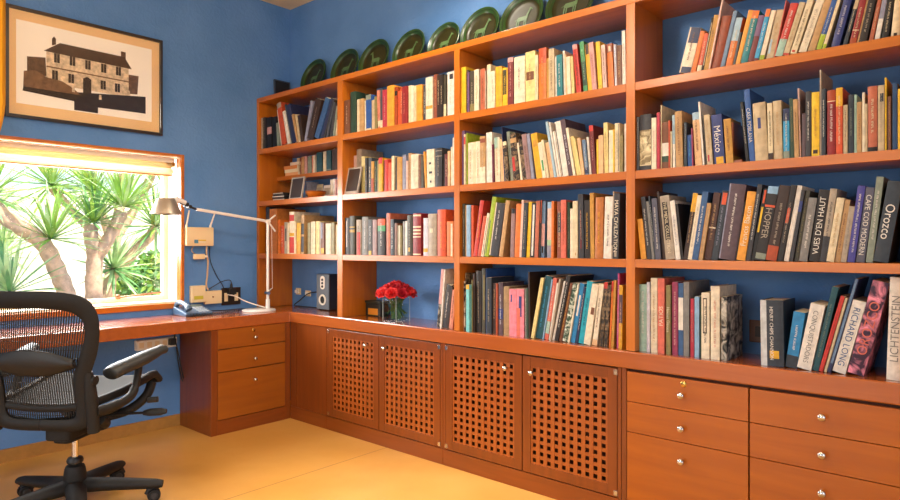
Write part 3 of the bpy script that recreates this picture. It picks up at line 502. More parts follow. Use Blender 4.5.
('R2B4', 3941.0, 12.0, 206.6, 144.6, 0.0, -285.9, 'yellow', 0, [], None, None, 'yellow book at the far right edge, second shelf, right bay'),
('R3B1', 97.0, 38.0, 341.6, 225.0, 0.0, -285.9, 'dkslate', 0, [], None, None, 'thick dark slate book beside a orange-brown one, first from left, third shelf, leftmost bay'),
('R3B1', 155.0, 93.0, 325.6, 250.0, 0.0, -285.9, 'orangebr', 0, [], None, None, 'tall orange-brown album, third shelf, leftmost bay'),
('R3B1', 257.0, 28.0, 244.6, 171.2, 0.0, -285.9, 'orange', 0, [], None, None, ''),
('R3B1', 288.0, 41.0, 200.6, 140.4, 0.0, -285.9, 'redorange', 0, [], 'cream', None, ''),
('R3B1', 333.0, 38.0, 224.6, 157.2, 0.0, -285.9, 'greige', 0, [('dkgrey', 0.4, 0.8, 0.3, 0.7)], None, None, ''),
('R3B1', 377.0, 18.0, 219.6, 153.7, 0.0, -285.9, 'cream', 0, [], None, None, ''),
('R3B1', 398.0, 56.0, 295.6, 220.0, 0.0, -285.9, 'palecream', 0, [('red', 0.78, 0.93, 0.0, 1.0), ('red', 0.02, 0.4, 0.0, 1.0), ('gold', 0.42, 0.5, 0.0, 1.0)], None, None, 'cream book with red blocks at top and bottom, third shelf, leftmost bay'),
('R3B1', 458.0, 19.0, 226.6, 158.6, 0.0, -285.9, 'cream', 0, [], None, None, ''),
('R3B1', 525.0, 45.0, 216.6, 151.6, 1.116, -285.9, 'gold', 0, [('amber', 0.0, 0.4, 0.0, 1.0)], None, None, 'thick golden yellow book between cream and mauve ones, ninth from left, third shelf, leftmost bay'),
('R3B1', 535.6, 9.1, 207.0, 144.9, 0.79, -285.9, 'mauve', 0, [], None, None, ''),
('R3B1', 565.9, 30.1, 269.6, 260.0, 0.79, -285.9, 'tan', 0, [('black', 0.5, 0.78, 0.0, 1.0), ('dkgrey', 0.05, 0.45, 0.0, 1.0)], None, None, ''),
('R3B1', 608.0, 33.0, 214.6, 150.2, 0.0, -285.9, 'olive', 0, [], None, None, ''),
('R3B1', 647.0, 45.0, 221.6, 155.1, 0.0, -285.9, 'cream', 0, [], 'tan', None, 'thick cream book between olive and pale yellow ones, thirteenth from left, third shelf, leftmost bay'),
('R3B1', 698.0, 37.0, 222.6, 155.8, 0.0, -285.9, 'paleyel', 0, [], 'tan', None, 'thick pale yellow book between cream and greige ones, fourteenth from left, third shelf, leftmost bay'),
('R3B1', 737.0, 17.0, 215.6, 150.9, 0.0, -285.9, 'greige', 0, [], None, None, ''),
('R3B1', 757.0, 34.0, 210.6, 147.4, 0.0, -285.9, 'brown', 0, [('gold', 0.02, 0.2, 0.0, 1.0), ('lavgrey', 0.5, 1.0, 0.0, 0.5)], None, None, ''),
('R3B1', 806.0, 55.0, 205.6, 143.9, 0.0, -285.9, 'palecream', 1, [], None, None, 'wide pale cream hardback, third shelf, leftmost bay'),
('R3B1', 866.0, 35.0, 208.6, 146.0, 0.0, -285.9, 'olive', 0, [], None, None, 'thick olive book between off-white and peach ones, eighteenth from left, third shelf, leftmost bay'),
('R3B1', 910.0, 28.0, 195.6, 136.9, 0.0, -285.9, 'peach', 0, [], None, None, ''),
('R3B2', 1004.3, 51.0, 236.6, 165.6, 0.0, -285.9, 'dkgrey', 1, [('white', 0.2, 0.92, 0.4, 0.52)], None, None, 'thick dark grey book beside a dark olive one, first from left, third shelf, second bay'),
('R3B2', 1056.0, 51.0, 247.6, 173.3, 0.0, -285.9, 'dkolive', 1, [('gold', 0.7, 0.72, 0.0, 1.0), ('gold', 0.62, 0.64, 0.0, 1.0), ('gold', 0.58, 0.6, 0.0, 1.0)], None, None, 'dark olive book with gold bands, third shelf, second bay'),
('R3B2', 1118.0, 47.0, 221.6, 155.1, 0.0, -285.9, 'greige', 1, [('red', 0.0, 0.65, 0.15, 0.85)], 'dkgrey', None, 'grey book with a red lower spine, third shelf, second bay'),
('R3B2', 1173.0, 58.0, 237.6, 166.3, 0.0, -285.9, 'grey', 1, [], 'white', None, 'thick grey book between greige and black ones, fourth from left, third shelf, second bay'),
('R3B2', 1237.0, 36.0, 218.6, 153.0, 0.0, -285.9, 'black', 0, [('gold', 0.0, 0.12, 0.1, 0.8)], 'white', None, 'black book with a yellow foot and white lettering, third shelf, second bay'),
('R3B2', 1276.0, 38.0, 217.6, 152.3, 0.0, -285.9, 'mauve', 0, [], None, None, 'thick mauve book between black and blackish ones, sixth from left, third shelf, second bay'),
('R3B2', 1325.0, 69.0, 220.6, 154.4, 0.0, -285.9, 'blackbr', 1, [('vermil', 0.82, 1.0, 0.0, 1.0), ('green', 0.66, 0.82, 0.0, 1.0)], 'white', None, 'black book with orange and green bands at its top, third shelf, second bay'),
('R3B2', 1400.0, 33.0, 253.6, 240.0, 0.0, -285.9, 'terra', 0, [], 'tan', None, 'tall terracotta book, third shelf, second bay'),
('R3B2', 1435.0, 30.0, 216.6, 151.6, 0.0, -285.9, 'dkslate', 0, [], 'white', None, 'dark slate book between terracotta and brown ones, ninth from left, third shelf, second bay'),
('R3B2', 1469.0, 23.0, 192.6, 134.8, 0.0, -285.9, 'brown', 0, [], None, None, ''),
('R3B2', 1494.0, 35.0, 177.6, 124.3, 0.0, -285.9, 'olive', 0, [('palecream', 0.0, 1.0, 0.35, 0.55)], None, None, 'thick olive book between brown and grey ones, eleventh from left, third shelf, second bay'),
('R3B2', 1537.0, 17.0, 200.6, 140.4, 0.0, -285.9, 'grey', 0, [], None, None, ''),
('R3B2', 1556.0, 19.0, 203.6, 142.5, 0.0, -285.9, 'white', 0, [], None, None, ''),
('R3B2', 1580.0, 43.0, 236.6, 165.6, 0.0, -285.9, 'dkolive', 1, [('gold', 0.1, 0.2, 0.3, 0.6)], 'greige', None, 'thick dark olive book, fourteenth from left, third shelf, second bay'),
('R3B2', 1629.0, 64.0, 244.6, 220.0, 0.0, -285.9, 'deepred', 1, [('cream', 0.93, 0.97, 0.0, 1.0), ('cream', 0.66, 0.7, 0.0, 1.0), ('cream', 0.58, 0.62, 0.0, 1.0), ('cream', 0.5, 0.54, 0.0, 1.0), ('cream', 0.43, 0.46, 0.0, 1.0), ('cream', 0.02, 0.05, 0.0, 1.0)], None, None, 'deep red hardback with rows of cream bands, third shelf, second bay'),
('R3B2', 1709.0, 34.0, 215.6, 150.9, 0.0, -285.9, 'lavwhite', 0, [('gold', 0.1, 0.2, 0.0, 1.0)], None, None, 'thick lavender-white book between deep red and greige ones, sixteenth from left, third shelf, second bay'),
('R3B2', 1747.0, 64.0, 238.6, 167.0, 0.0, -285.9, 'greige', 1, [('cream', 0.55, 0.65, 0.25, 0.6)], None, None, 'wide greige hardback with a pale emblem, third shelf, second bay'),
('R3B2', 1820.0, 60.0, 259.6, 230.0, 0.0, -285.9, 'vermil', 1, [], 'gold', None, 'tall orange-red hardback with gold lettering, third shelf, second bay'),
('R3B2', 1886.0, 49.0, 192.6, 134.8, 0.0, -285.9, 'orange', 0, [('palecream', 0.0, 0.93, 0.6, 0.85)], None, None, 'thick orange book beside a vermilion one, nineteenth from left, third shelf, second bay'),
('R3B3', 2001.0, 15.0, 285.6, 199.9, 0.0, -285.9, 'dkolive', 0, [], 'greige', None, 'dark olive book beside a tan one, first from left, third shelf, third bay'),
('R3B3', 2018.0, 9.0, 277.6, 194.3, 0.0, -285.9, 'tan', 0, [], None, None, ''),
('R3B3', 2029.0, 28.0, 276.6, 193.6, 0.0, -285.9, 'lightblue', 0, [], None, None, 'light blue paperback, third shelf, third bay'),
('R3B3', 2059.0, 15.0, 275.6, 200.0, 0.0, -285.9, 'vermil', 0, [], None, None, 'vermilion book between light blue and red ones, fourth from left, third shelf, third bay'),
('R3B3', 2101.0, 24.7, 299.4, 200.0, 8.916, -285.9, 'red', 0, [], 'gold', None, 'red book leaning right, third shelf, third bay'),
('R3B3', 2124.8, 21.4, 215.6, 150.9, 10.936, -285.9, 'redorange', 0, [], None, None, 'leaning red-orange book between red and off-white ones, sixth from left, third shelf, third bay'),
('R3B3', 2144.0, 16.5, 230.7, 161.5, 10.57, -285.9, 'palecream', 0, [('black', 0.05, 0.9, 0.4, 0.6)], None, None, 'leaning off-white book between red-orange and lime green ones, seventh from left, third shelf, third bay'),
('R3B3', 2175.5, 26.8, 314.9, 250.0, 9.893, -285.9, 'lime', 0, [('dkgrey', 0.05, 0.6, 0.2, 0.4)], None, None, 'lime green book leaning right, third shelf, third bay'),
('R3B3', 2239.0, 57.2, 278.0, 194.6, 9.411, -285.9, 'dkgrey', 0, [('cream', 0.0, 1.0, 0.0, 0.12)], 'white', None, 'wide dark grey leaning book with white lettering, third shelf, third bay'),
('R3B3', 2269.0, 24.7, 291.3, 250.0, 8.965, -285.9, 'tan', 0, [], None, None, 'tan leaning book with a dark pictorial cover, third shelf, third bay'),
('R3B3', 2342.0, 22.0, 246.0, 172.2, 1.858, -285.9, 'mauve', 0, [('black', 0.9, 1.0, 0.0, 1.0)], None, None, 'mauve book between tan and orange ones, eleventh from left, third shelf, third bay'),
('R3B3', 2375.3, 31.6, 269.2, 188.4, 2.962, -285.9, 'orange', 0, [], None, None, 'orange book between mauve and pale pink ones, twelfth from left, third shelf, third bay'),
('R3B3', 2389.3, 13.6, 287.1, 201.0, 2.986, -285.9, 'palepink', 0, [], None, None, 'pale pink book between orange and dark slate ones, thirteenth from left, third shelf, third bay'),
('R3B3', 2414.0, 24.0, 271.7, 190.2, 3.15, -285.9, 'dkslate', 0, [], 'greige', None, 'dark slate book between pale pink and yellow ones, fourteenth from left, third shelf, third bay'),
('R3B3', 2435.9, 19.0, 276.0, 193.2, 2.904, -285.9, 'yellow', 0, [], None, None, 'bright yellow slim book, third shelf, third bay'),
('R3B3', 2464.5, 26.3, 269.4, 188.6, 2.629, -285.9, 'black', 0, [('white', 0.03, 0.97, 0.3, 0.7)], None, None, 'black-and-white patterned book, third shelf, third bay'),
('R3B3', 2487.0, 20.4, 278.9, 195.2, 2.429, -285.9, 'terra', 0, [], None, None, 'terracotta book between black and blackish ones, seventeenth from left, third shelf, third bay'),
('R3B3', 2499.0, 9.8, 282.0, 197.4, 2.034, -285.9, 'blackbr', 0, [('rust', 0.6, 1.0, 0.5, 1.0)], None, None, ''),
('R3B3', 2517.2, 17.8, 277.6, 194.3, 2.0, -285.9, 'greyblue', 0, [('pinkish', 0.2, 0.6, 0.0, 1.0), ('black', 0.08, 0.2, 0.2, 0.7)], None, None, 'grey-blue book between blackish and pale pink ones, nineteenth from left, third shelf, third bay'),
('R3B3', 2562.4, 22.3, 271.1, 189.8, 0.655, -285.9, 'palepink', 0, [('lightblue', 0.88, 1.0, 0.0, 1.0), ('palegreen', 0.22, 0.32, 0.0, 1.0), ('lavgrey', 0.0, 0.22, 0.0, 1.0)], None, None, 'pale pink book with a green band, third shelf, third bay'),
('R3B3', 2577.2, 13.3, 273.6, 191.5, 0.4, -285.9, 'orange', 0, [], None, None, 'orange book between pale pink and red-brown ones, twenty-first from left, third shelf, third bay'),
('R3B3', 2595.0, 22.0, 270.6, 189.4, 0.0, -285.9, 'brownred', 0, [('dkslate', 0.45, 0.8, 0.1, 0.9)], 'cream', None, 'red-brown book between orange and coral ones, twenty-second from left, third shelf, third bay'),
('R3B3', 2619.0, 26.0, 276.6, 193.6, 0.0, -285.9, 'coral', 0, [], 'rust', None, 'coral red book, third shelf, third bay'),
('R3B3', 2648.0, 12.0, 265.6, 185.9, 0.0, -285.9, 'dkgreen', 0, [], 'greige', None, 'slim dark green book between coral and off-white ones, twenty-fourth from left, third shelf, third bay'),
('R3B3', 2664.0, 17.0, 233.6, 163.5, 0.0, -285.9, 'palecream', 0, [], None, None, 'off-white book between dark green and cream ones, twenty-fifth from left, third shelf, third bay'),
('R3B3', 2682.0, 26.0, 268.6, 188.0, 0.0, -285.9, 'cream', 0, [('tan', 0.05, 0.1, 0.5, 0.7)], None, None, 'cream book between off-white and dark grey ones, twenty-sixth from left, third shelf, third bay'),
('R3B3', 2714.0, 26.0, 299.6, 209.7, -0.956, -285.9, 'dkgrey', 0, [('deepred', 0.15, 0.75, 0.4, 0.55)], 'greige', None, 'dark grey book between cream and blackish ones, twenty-seventh from left, third shelf, third bay'),
('R3B3', 2742.9, 26.8, 269.6, 188.7, -0.4, -285.9, 'blackbr', 0, [('yellow', 0.6, 0.63, 0.4, 0.6)], 'gold', None, 'black book with yellow lettering, third shelf, third bay'),
('R3B3', 2773.2, 19.8, 302.7, 200.0, -0.925, -285.9, 'ochre', 0, [], None, None, 'ochre book between blackish and orange-brown ones, twenty-ninth from left, third shelf, third bay'),
('R3B3', 2837.0, 39.0, 280.1, 196.0, 0.817, -285.9, 'orangebr', 1, [], 'gold', None, 'orange-brown book with gold lettering, third shelf, third bay'),
('R3B3', 2878.6, 38.9, 280.2, 196.1, 1.837, -285.9, 'white', 0, [], 'dkgrey', None, 'wide white book with small dark lettering, third shelf, third bay'),
('R3B3', 2884.8, 5.8, 303.0, 212.1, 1.817, -285.9, 'greige', 0, [('dkgrey', 0.2, 0.6, 0.0, 1.0)], None, None, ''),
('R3B3', 2914.4, 28.3, 292.6, 204.8, 1.6, -285.9, 'dkgrey', 0, [('greige', 0.03, 0.1, 0.3, 0.7)], None, ('palecream', 0, 'MAYA CIVILIZATION'), 'dark grey book lettered Maya Civilization, third shelf, third bay'),
('R3B4', 3018.0, 24.9, 175.5, 122.9, -5.887, -285.9, 'amber', 0, [], None, None, 'short amber book against the upright, third shelf, right bay'),
('R3B4', 3047.0, 18.9, 273.1, 191.2, -6.095, -285.9, 'dkgrey', 0, [], 'white', None, 'leaning dark grey book between amber and grey ones, second from left, third shelf, right bay'),
('R3B4', 3067.0, 11.9, 252.9, 177.0, -6.079, -285.9, 'grey', 0, [], None, None, 'slim leaning grey book, third from left, third shelf, right bay'),
('R3B4', 3080.0, 7.0, 275.2, 192.7, -6.079, -285.9, 'dkslate', 0, [], 'white', None, ''),
('R3B4', 3088.0, 22.9, 262.3, 183.6, -4.154, -285.9, 'lavdk', 0, [], 'white', None, 'dark lavender book, fifth from left, third shelf, right bay'),
('R3B4', 3117.9, 8.9, 292.7, 204.9, -5.482, -285.9, 'dkbrown', 0, [], None, None, 'slim leaning dark brown book, sixth from left, third shelf, right bay'),
('R3B4', 3129.0, 40.3, 271.6, 190.2, -5.682, -285.9, 'greige', 0, [('blackbr', 0.3, 0.9, 0.2, 0.75)], None, ('cream', 0, 'THE MENIL COLLECTION'), 'grey book with a long black title panel, third shelf, right bay'),
('R3B4', 3172.4, 20.3, 249.4, 174.6, -5.909, -285.9, 'white', 0, [], 'lavgrey', None, 'white book leaning left, third shelf, right bay'),
('R3B4', 3193.0, 10.8, 236.8, 220.0, -5.817, -285.9, 'blackbr', 0, [], None, None, 'slim leaning blackish book, ninth from left, third shelf, right bay'),
('R3B4', 3222.9, 19.5, 277.7, 194.4, 8.855, -285.9, 'dkbrown', 0, [('gold', 0.72, 1.0, 0.0, 1.0)], 'tan', None, 'leaning dark brown book between blackish and off-white ones, tenth from left, third shelf, right bay'),
('R3B4', 3241.1, 17.6, 267.9, 187.5, 8.855, -285.9, 'palecream', 0, [], 'greige', None, 'leaning off-white book, eleventh from left, third shelf, right bay'),
('R3B4', 3266.8, 24.5, 280.3, 196.2, 8.911, -285.9, 'steelblue', 0, [], 'white', None, 'steel blue book leaning right, third shelf, right bay'),
('R3B4', 3285.1, 16.6, 233.6, 163.5, 8.682, -285.9, 'tan', 0, [], 'greige', None, 'leaning tan book, thirteenth from left, third shelf, right bay'),
('R3B4', 3317.0, 27.7, 274.4, 192.1, 8.055, -285.9, 'leatherdk', 0, [('palecream', 0.47, 0.49, 0.0, 1.0)], 'tan', None, 'dark brown book with a pale line, third shelf, right bay'),
('R3B4', 3344.7, 24.5, 280.2, 196.1, 8.912, -285.9, 'dkslate', 0, [('vermil', 0.8, 0.97, 0.2, 0.9)], 'lavgrey', None, 'leaning dark slate book, fifteenth from left, third shelf, right bay'),
('R3B4', 3410.2, 62.2, 301.3, 220.0, 8.415, -285.9, 'mauvedk', 1, [('lavgrey', 0.0, 1.0, 0.0, 0.1)], 'white', None, 'very wide mauve-brown hardback, third shelf, right bay'),
('R3B4', 3416.5, 4.0, 231.8, 162.3, 8.124, -285.9, 'blackbr', 0, [], None, None, ''),
('R3B4', 3449.0, 31.6, 271.0, 189.7, 8.765, -285.9, 'amber', 0, [], None, ('palecream', 1, 'Francis Bacon'), 'orange-yellow book with pale lettering, third shelf, right bay'),
('R3B4', 3469.0, 16.8, 298.2, 208.8, 8.422, -285.9, 'dkgrey', 0, [], 'white', None, 'leaning dark grey book between amber and black ones, nineteenth from left, third shelf, right bay'),
('R3B4', 3484.0, 13.8, 281.2, 196.8, 9.543, -285.9, 'black', 0, [('vermil', 0.8, 0.98, 0.3, 0.8), ('yellow', 0.4, 0.75, 0.3, 0.8)], None, None, 'leaning black book between dark grey and blackish ones, twentieth from left, third shelf, right bay'),
('R3B4', 3522.0, 36.5, 286.6, 200.6, 9.83, -285.9, 'blackbr', 0, [('lightblue', 0.9, 1.0, 0.0, 1.0), ('vermil', 0.72, 0.75, 0.0, 1.0), ('greygreen', 0.02, 0.1, 0.0, 1.0)], None, ('greige', 0, 'HOPPER'), 'dark book with a pale blue top, third shelf, right bay'),
('R3B4', 3561.6, 37.9, 287.5, 201.2, 9.954, -285.9, 'dkbrown', 0, [('rust', 0.0, 0.2, 0.0, 1.0)], 'greige', None, 'thick leaning dark brown book between two blackish ones, twenty-second from left, third shelf, right bay'),
('R3B4', 3583.8, 18.9, 288.4, 201.9, 9.67, -285.9, 'blackbr', 0, [('vermil', 0.5, 0.7, 0.2, 0.7)], 'greige', None, 'leaning blackish book between dark brown and white ones, twenty-third from left, third shelf, right bay'),
('R3B4', 3603.6, 16.9, 285.5, 199.9, 9.378, -285.9, 'white', 0, [], None, None, 'slim white book leaning right, third shelf, right bay'),
('R3B4', 3618.6, 11.8, 266.9, 186.8, 8.787, -285.9, 'dkgrey', 0, [('indigo', 0.7, 0.85, 0.0, 1.0)], None, None, 'slim leaning dark grey book, twenty-fifth from left, third shelf, right bay'),
('R3B4', 3636.2, 15.2, 264.9, 185.5, 8.561, -285.9, 'dkolive', 0, [], 'olive', None, 'leaning dark olive book, twenty-sixth from left, third shelf, right bay'),
('R3B4', 3665.8, 26.5, 236.1, 165.3, 8.108, -285.9, 'grey', 0, [], 'white', None, 'leaning grey book between dark olive and blackish ones, twenty-seventh from left, third shelf, right bay'),
('R3B4', 3704.2, 33.6, 263.4, 184.4, 7.495, -285.9, 'blackbr', 0, [], None, ('white', 1, "VUES D'EN HAUT"), "black book lettered Vues d'en Haut, third shelf, right bay"),
('R3B4', 3727.9, 21.8, 266.0, 186.2, 7.48, -285.9, 'greige', 0, [('dkgrey', 0.0, 0.35, 0.0, 1.0)], 'dkgrey', None, 'leaning greige book between blackish and cream ones, twenty-ninth from left, third shelf, right bay'),
('R3B4', 3752.0, 23.7, 231.6, 162.1, 8.358, -285.9, 'cream', 0, [], 'tan', None, 'leaning cream book between greige and tan ones, thirtieth from left, third shelf, right bay'),
('R3B4', 3771.0, 16.8, 224.4, 157.1, 8.059, -285.9, 'tan', 0, [], 'brown', None, 'leaning tan book between cream and greige ones, thirty-first from left, third shelf, right bay'),
('R3B4', 3790.7, 17.6, 200.1, 140.1, 7.627, -285.9, 'greige', 0, [], 'grey', None, 'leaning greige book between tan and violet ones, thirty-second from left, third shelf, right bay'),
('R3B4', 3816.2, 22.8, 270.8, 189.6, 6.951, -285.9, 'violet', 0, [], 'white', None, 'violet-blue book, third shelf, right bay'),
('R3B4', 3845.2, 26.0, 263.2, 184.2, 6.71, -285.9, 'lavdk', 0, [], None, ('white', 0, 'CAPE COD MODERN'), 'grey lavender book lettered Cape Cod Modern, third shelf, right bay'),
('R3B4', 3869.6, 20.9, 298.8, 200.0, 6.18, -285.9, 'greygreen', 0, [], 'white', None, 'leaning grey-green book, thirty-fifth from left, third shelf, right bay'),
('R3B4', 3914.0, 43.4, 280.2, 196.2, 8.814, -285.9, 'dkslate', 0, [], None, ('white', 0, 'Orozco'), 'wide charcoal book at the right end, third shelf, right bay'),
('R4B2', 1817.2, 25.2, 329.4, 225.0, 6.253, -267.9, 'bwpat', 0, [('pinkish', 0.4, 1.0, 0.0, 1.0)], None, None, 'leaning black-and-white book beside a white one, first from left, cabinet counter, second bay'),
('R4B2', 1832.4, 9.4, 330.2, 225.0, 5.332, -267.9, 'white', 0, [], None, None, ''),
('R4B2', 1868.6, 34.1, 243.6, 170.5, 8.662, -267.9, 'dkgrey', 0, [], 'white', None, 'black-and-white lettered book, cabinet counter, second bay'),
('R4B2', 1885.8, 12.1, 235.3, 164.7, 7.515, -267.9, 'dkbrown', 0, [], None, None, ''),
('R4B2', 1916.2, 27.4, 217.3, 152.1, 7.054, -267.9, 'salmon', 0, [], 'brown', None, 'salmon book against the upright, cabinet counter, second bay'),
('R4B3', 1993.2, 12.7, 269.0, 188.3, 0.0, -267.9, 'bwpat', 0, [], None, None, ''),
('R4B3', 2006.0, 6.7, 314.0, 220.0, 0.0, -267.9, 'darkpat', 0, [], None, None, ''),
('R4B3', 2030.3, 22.2, 253.0, 177.1, 0.0, -292.9, 'cyan', 0, [('gold', 0.9, 1.0, 0.0, 1.0)], None, None, 'pale cyan book with a yellow top, cabinet counter, third bay'),
('R4B3', 2052.8, 5.8, 280.0, 196.0, 0.0, -267.9, 'olive', 0, [], None, None, ''),
('R4B3', 2059.0, 16.0, 312.0, 218.4, 0.0, -267.9, 'dkbrown', 0, [], None, None, 'dark brown book between olive and blackish ones, fifth from left, cabinet counter, third bay'),
('R4B3', 2078.0, 35.0, 328.0, 225.0, 0.0, -267.9, 'blackbr', 1, [], 'greige', None, 'thick blackish book, sixth from left, cabinet counter, third bay'),
('R4B3', 2120.0, 22.0, 341.0, 225.0, 0.0, -267.9, 'dkolive', 0, [('olive', 0.2, 0.9, 0.5, 0.8)], None, None, 'dark olive book between blackish and blue ones, seventh from left, cabinet counter, third bay'),
('R4B3', 2144.0, 4.0, 341.0, 261.9, 0.0, -267.9, 'blue', 0, [], None, None, ''),
('R4B3', 2150.0, 35.0, 295.0, 206.5, 0.0, -267.9, 'dkslate', 0, [], 'greige', None, 'broad charcoal book, cabinet counter, third bay'),
('R4B3', 2188.0, 23.0, 265.0, 185.5, 0.0, -267.9, 'dkbrown', 0, [], 'tan', None, 'dark brown book between dark slate and rust ones, tenth from left, cabinet counter, third bay'),
('R4B3', 2213.0, 12.0, 266.0, 186.2, 0.0, -267.9, 'rust', 0, [], None, None, ''),
('R4B3', 2227.0, 29.0, 271.0, 189.7, 0.0, -267.9, 'mauvedk', 0, [('indigo', 0.3, 0.5, 0.0, 1.0)], 'lavwhite', None, 'dark mauve book between rust and kraft brown ones, twelfth from left, cabinet counter, third bay'),
('R4B3', 2260.0, 36.0, 251.0, 220.0, 0.0, -267.9, 'kraft', 0, [], None, None, 'kraft brown book with a plain spine, cabinet counter, third bay'),
('R4B3', 2299.0, 45.0, 241.0, 140.0, 0.0, -267.9, 'pink', 0, [('indigo', 0.72, 0.88, 0.2, 0.4)], None, None, 'pink book with a small blue mark, cabinet counter, third bay'),
('R4B3', 2346.0, 44.0, 243.0, 140.0, 0.0, -267.9, 'pink', 0, [('indigo', 0.42, 0.85, 0.3, 0.7), ('coral', 0.0, 0.6, 0.0, 0.5)], None, None, 'thick pink book between pink and grey ones, fifteenth from left, cabinet counter, third bay'),
('R4B3', 2393.9, 13.0, 245.0, 171.5, -0.4, -267.9, 'grey', 0, [], 'white', None, 'slim grey book between pink and dark green ones, sixteenth from left, cabinet counter, third bay'),
('R4B3', 2408.9, 10.6, 250.0, 175.0, -0.4, -267.9, 'dkgreen', 0, [], None, None, ''),
('R4B3', 2421.4, 9.6, 330.1, 250.0, -0.762, -267.9, 'dkbrown', 0, [], None, None, 'tall dark brown book with a wide cover, cabinet counter, third bay'),
('R4B3', 2451.9, 18.5, 307.3, 215.1, 11.11, -267.9, 'paleyel', 0, [], None, None, 'leaning pale yellow book, nineteenth from left, cabinet counter, third bay'),
('R4B3', 2492.9, 37.9, 315.9, 221.1, 10.88, -267.9, 'tealdk', 0, [], 'skyblue', None, 'wide dark teal book leaning right, cabinet counter, third bay'),
('R4B3', 2504.9, 7.4, 301.7, 211.2, 10.125, -267.9, 'lightblue', 0, [], None, None, ''),
('R4B3', 2528.3, 20.3, 308.0, 215.6, 9.725, -267.9, 'coral', 0, [('mint', 0.1, 0.3, 0.0, 1.0)], 'white', None, 'coral red leaning book, cabinet counter, third bay'),
('R4B3', 2542.1, 9.3, 284.6, 199.2, 9.219, -267.9, 'white', 0, [], None, None, ''),
('R4B3', 2552.3, 9.8, 306.3, 214.4, 10.255, -267.9, 'greige', 0, [], None, None, 'slim leaning greige book between two white ones, twenty-fourth from left, cabinet counter, third bay'),
('R4B3', 2564.1, 11.5, 297.7, 208.4, 12.694, -267.9, 'white', 0, [], None, None, 'slim leaning white book between greige and blackish ones, twenty-fifth from left, cabinet counter, third bay'),
('R4B3', 2589.0, 21.5, 324.8, 230.0, 12.265, -267.9, 'blackbr', 0, [], 'white', None, 'leaning blackish book between white and brown ones, twenty-sixth from left, cabinet counter, third bay'),
('R4B3', 2606.4, 15.0, 290.5, 203.3, 12.364, -267.9, 'brown', 0, [], 'gold', None, 'leaning brown book, twenty-seventh from left, cabinet counter, third bay'),
('R4B3', 2639.0, 27.7, 287.3, 201.1, 11.59, -267.9, 'greenpat', 0, [], None, None, 'leaning dark green patterned book, twenty-eighth from left, cabinet counter, third bay'),
('R4B3', 2651.0, 7.5, 287.4, 201.2, 10.76, -267.9, 'palecream', 0, [], None, None, ''),
('R4B3', 2677.7, 22.4, 288.0, 201.6, 10.249, -267.9, 'cyanblue', 0, [('white', 0.45, 0.8, 0.3, 0.7)], None, None, 'cyan-blue book with a white patch, cabinet counter, third bay'),
('R4B3', 2694.3, 12.7, 270.0, 189.0, 9.669, -267.9, 'navy', 0, [], 'white', None, 'slim leaning navy book between cyan-blue and turquoise ones, thirty-first from left, cabinet counter, third bay'),
('R4B3', 2726.3, 29.6, 297.3, 208.1, 9.269, -267.9, 'turquoise', 0, [], 'tealdk', None, 'turquoise book leaning right, cabinet counter, third bay'),
('R4B3', 2763.6, 33.4, 285.5, 199.8, 9.025, -267.9, 'palecream', 0, [('brown', 0.5, 0.62, 0.4, 0.9)], None, None, 'leaning off-white book between turquoise and off-white ones, thirty-third from left, cabinet counter, third bay'),
('R4B3', 2795.5, 23.4, 286.9, 200.8, 7.492, -267.9, 'palecream', 0, [('peach', 0.0, 0.1, 0.0, 1.0)], 'brown', None, 'leaning off-white book between off-white and dark patterned ones, thirty-fourth from left, cabinet counter, third bay'),
('R4B3', 2826.3, 17.5, 296.1, 207.3, 5.044, -267.9, 'darkpat', 0, [('red', 0.9, 1.0, 0.0, 1.0)], None, None, 'leaning dark patterned book, thirty-fifth from left, cabinet counter, third bay'),
('R4B3', 2851.0, 17.6, 281.2, 196.8, 3.85, -267.9, 'darkpat', 0, [], None, None, 'dark patterned book between dark patterned and orange ones, thirty-sixth from left, cabinet counter, third bay'),
('R4B3', 2865.1, 8.6, 301.7, 211.2, 2.897, -267.9, 'orange', 0, [('red', 0.85, 1.0, 0.0, 1.0)], None, None, 'slim orange book between dark patterned and ochre ones, thirty-seventh from left, cabinet counter, third bay'),
('R4B3', 2878.5, 11.7, 306.0, 214.2, 2.6, -267.9, 'ochre', 0, [], None, None, 'slim ochre book between orange and magenta ones, thirty-eighth from left, cabinet counter, third bay'),
('R4B3', 2902.1, 8.4, 337.7, 225.0, 0.895, -267.9, 'magenta', 0, [], 'white', None, 'magenta book, cabinet counter, third bay'),
('R4B3', 2919.3, 16.4, 285.0, 199.5, 0.8, -267.9, 'gold', 0, [('mauvedk', 0.4, 0.85, 0.0, 1.0)], 'palepink', None, 'yellow book with a purple middle, cabinet counter, third bay'),
('R4B4', 3000.1, 38.8, 293.0, 205.1, 0.0, -267.9, 'mint', 1, [], 'white', None, 'pale teal hardback against the upright, cabinet counter, right bay'),
('R4B4', 3039.1, 13.8, 304.0, 212.8, 0.0, -267.9, 'lavwhite', 0, [], None, None, 'lavender-white book between pale mint and off-white ones, second from left, cabinet counter, right bay'),
('R4B4', 3056.0, 29.0, 323.0, 225.0, 0.0, -267.9, 'palecream', 1, [], 'tan', None, 'off-white book between lavender-white and coral ones, third from left, cabinet counter, right bay'),
('R4B4', 3089.0, 29.0, 322.0, 225.0, 0.0, -267.9, 'coral', 0, [], None, ('palecream', 1, 'PATIOS'), 'coral book lettered Patios, cabinet counter, right bay'),
('R4B4', 3125.0, 19.0, 294.0, 205.8, 0.0, -267.9, 'olive', 0, [], None, ('palecream', 0, 'Houses Oaxaca'), 'olive book between coral and dark magenta ones, fifth from left, cabinet counter, right bay'),
('R4B4', 3149.0, 24.0, 309.0, 216.3, 0.0, -267.9, 'magentadk', 0, [], 'palepink', None, 'magenta book with a pale title, cabinet counter, right bay'),
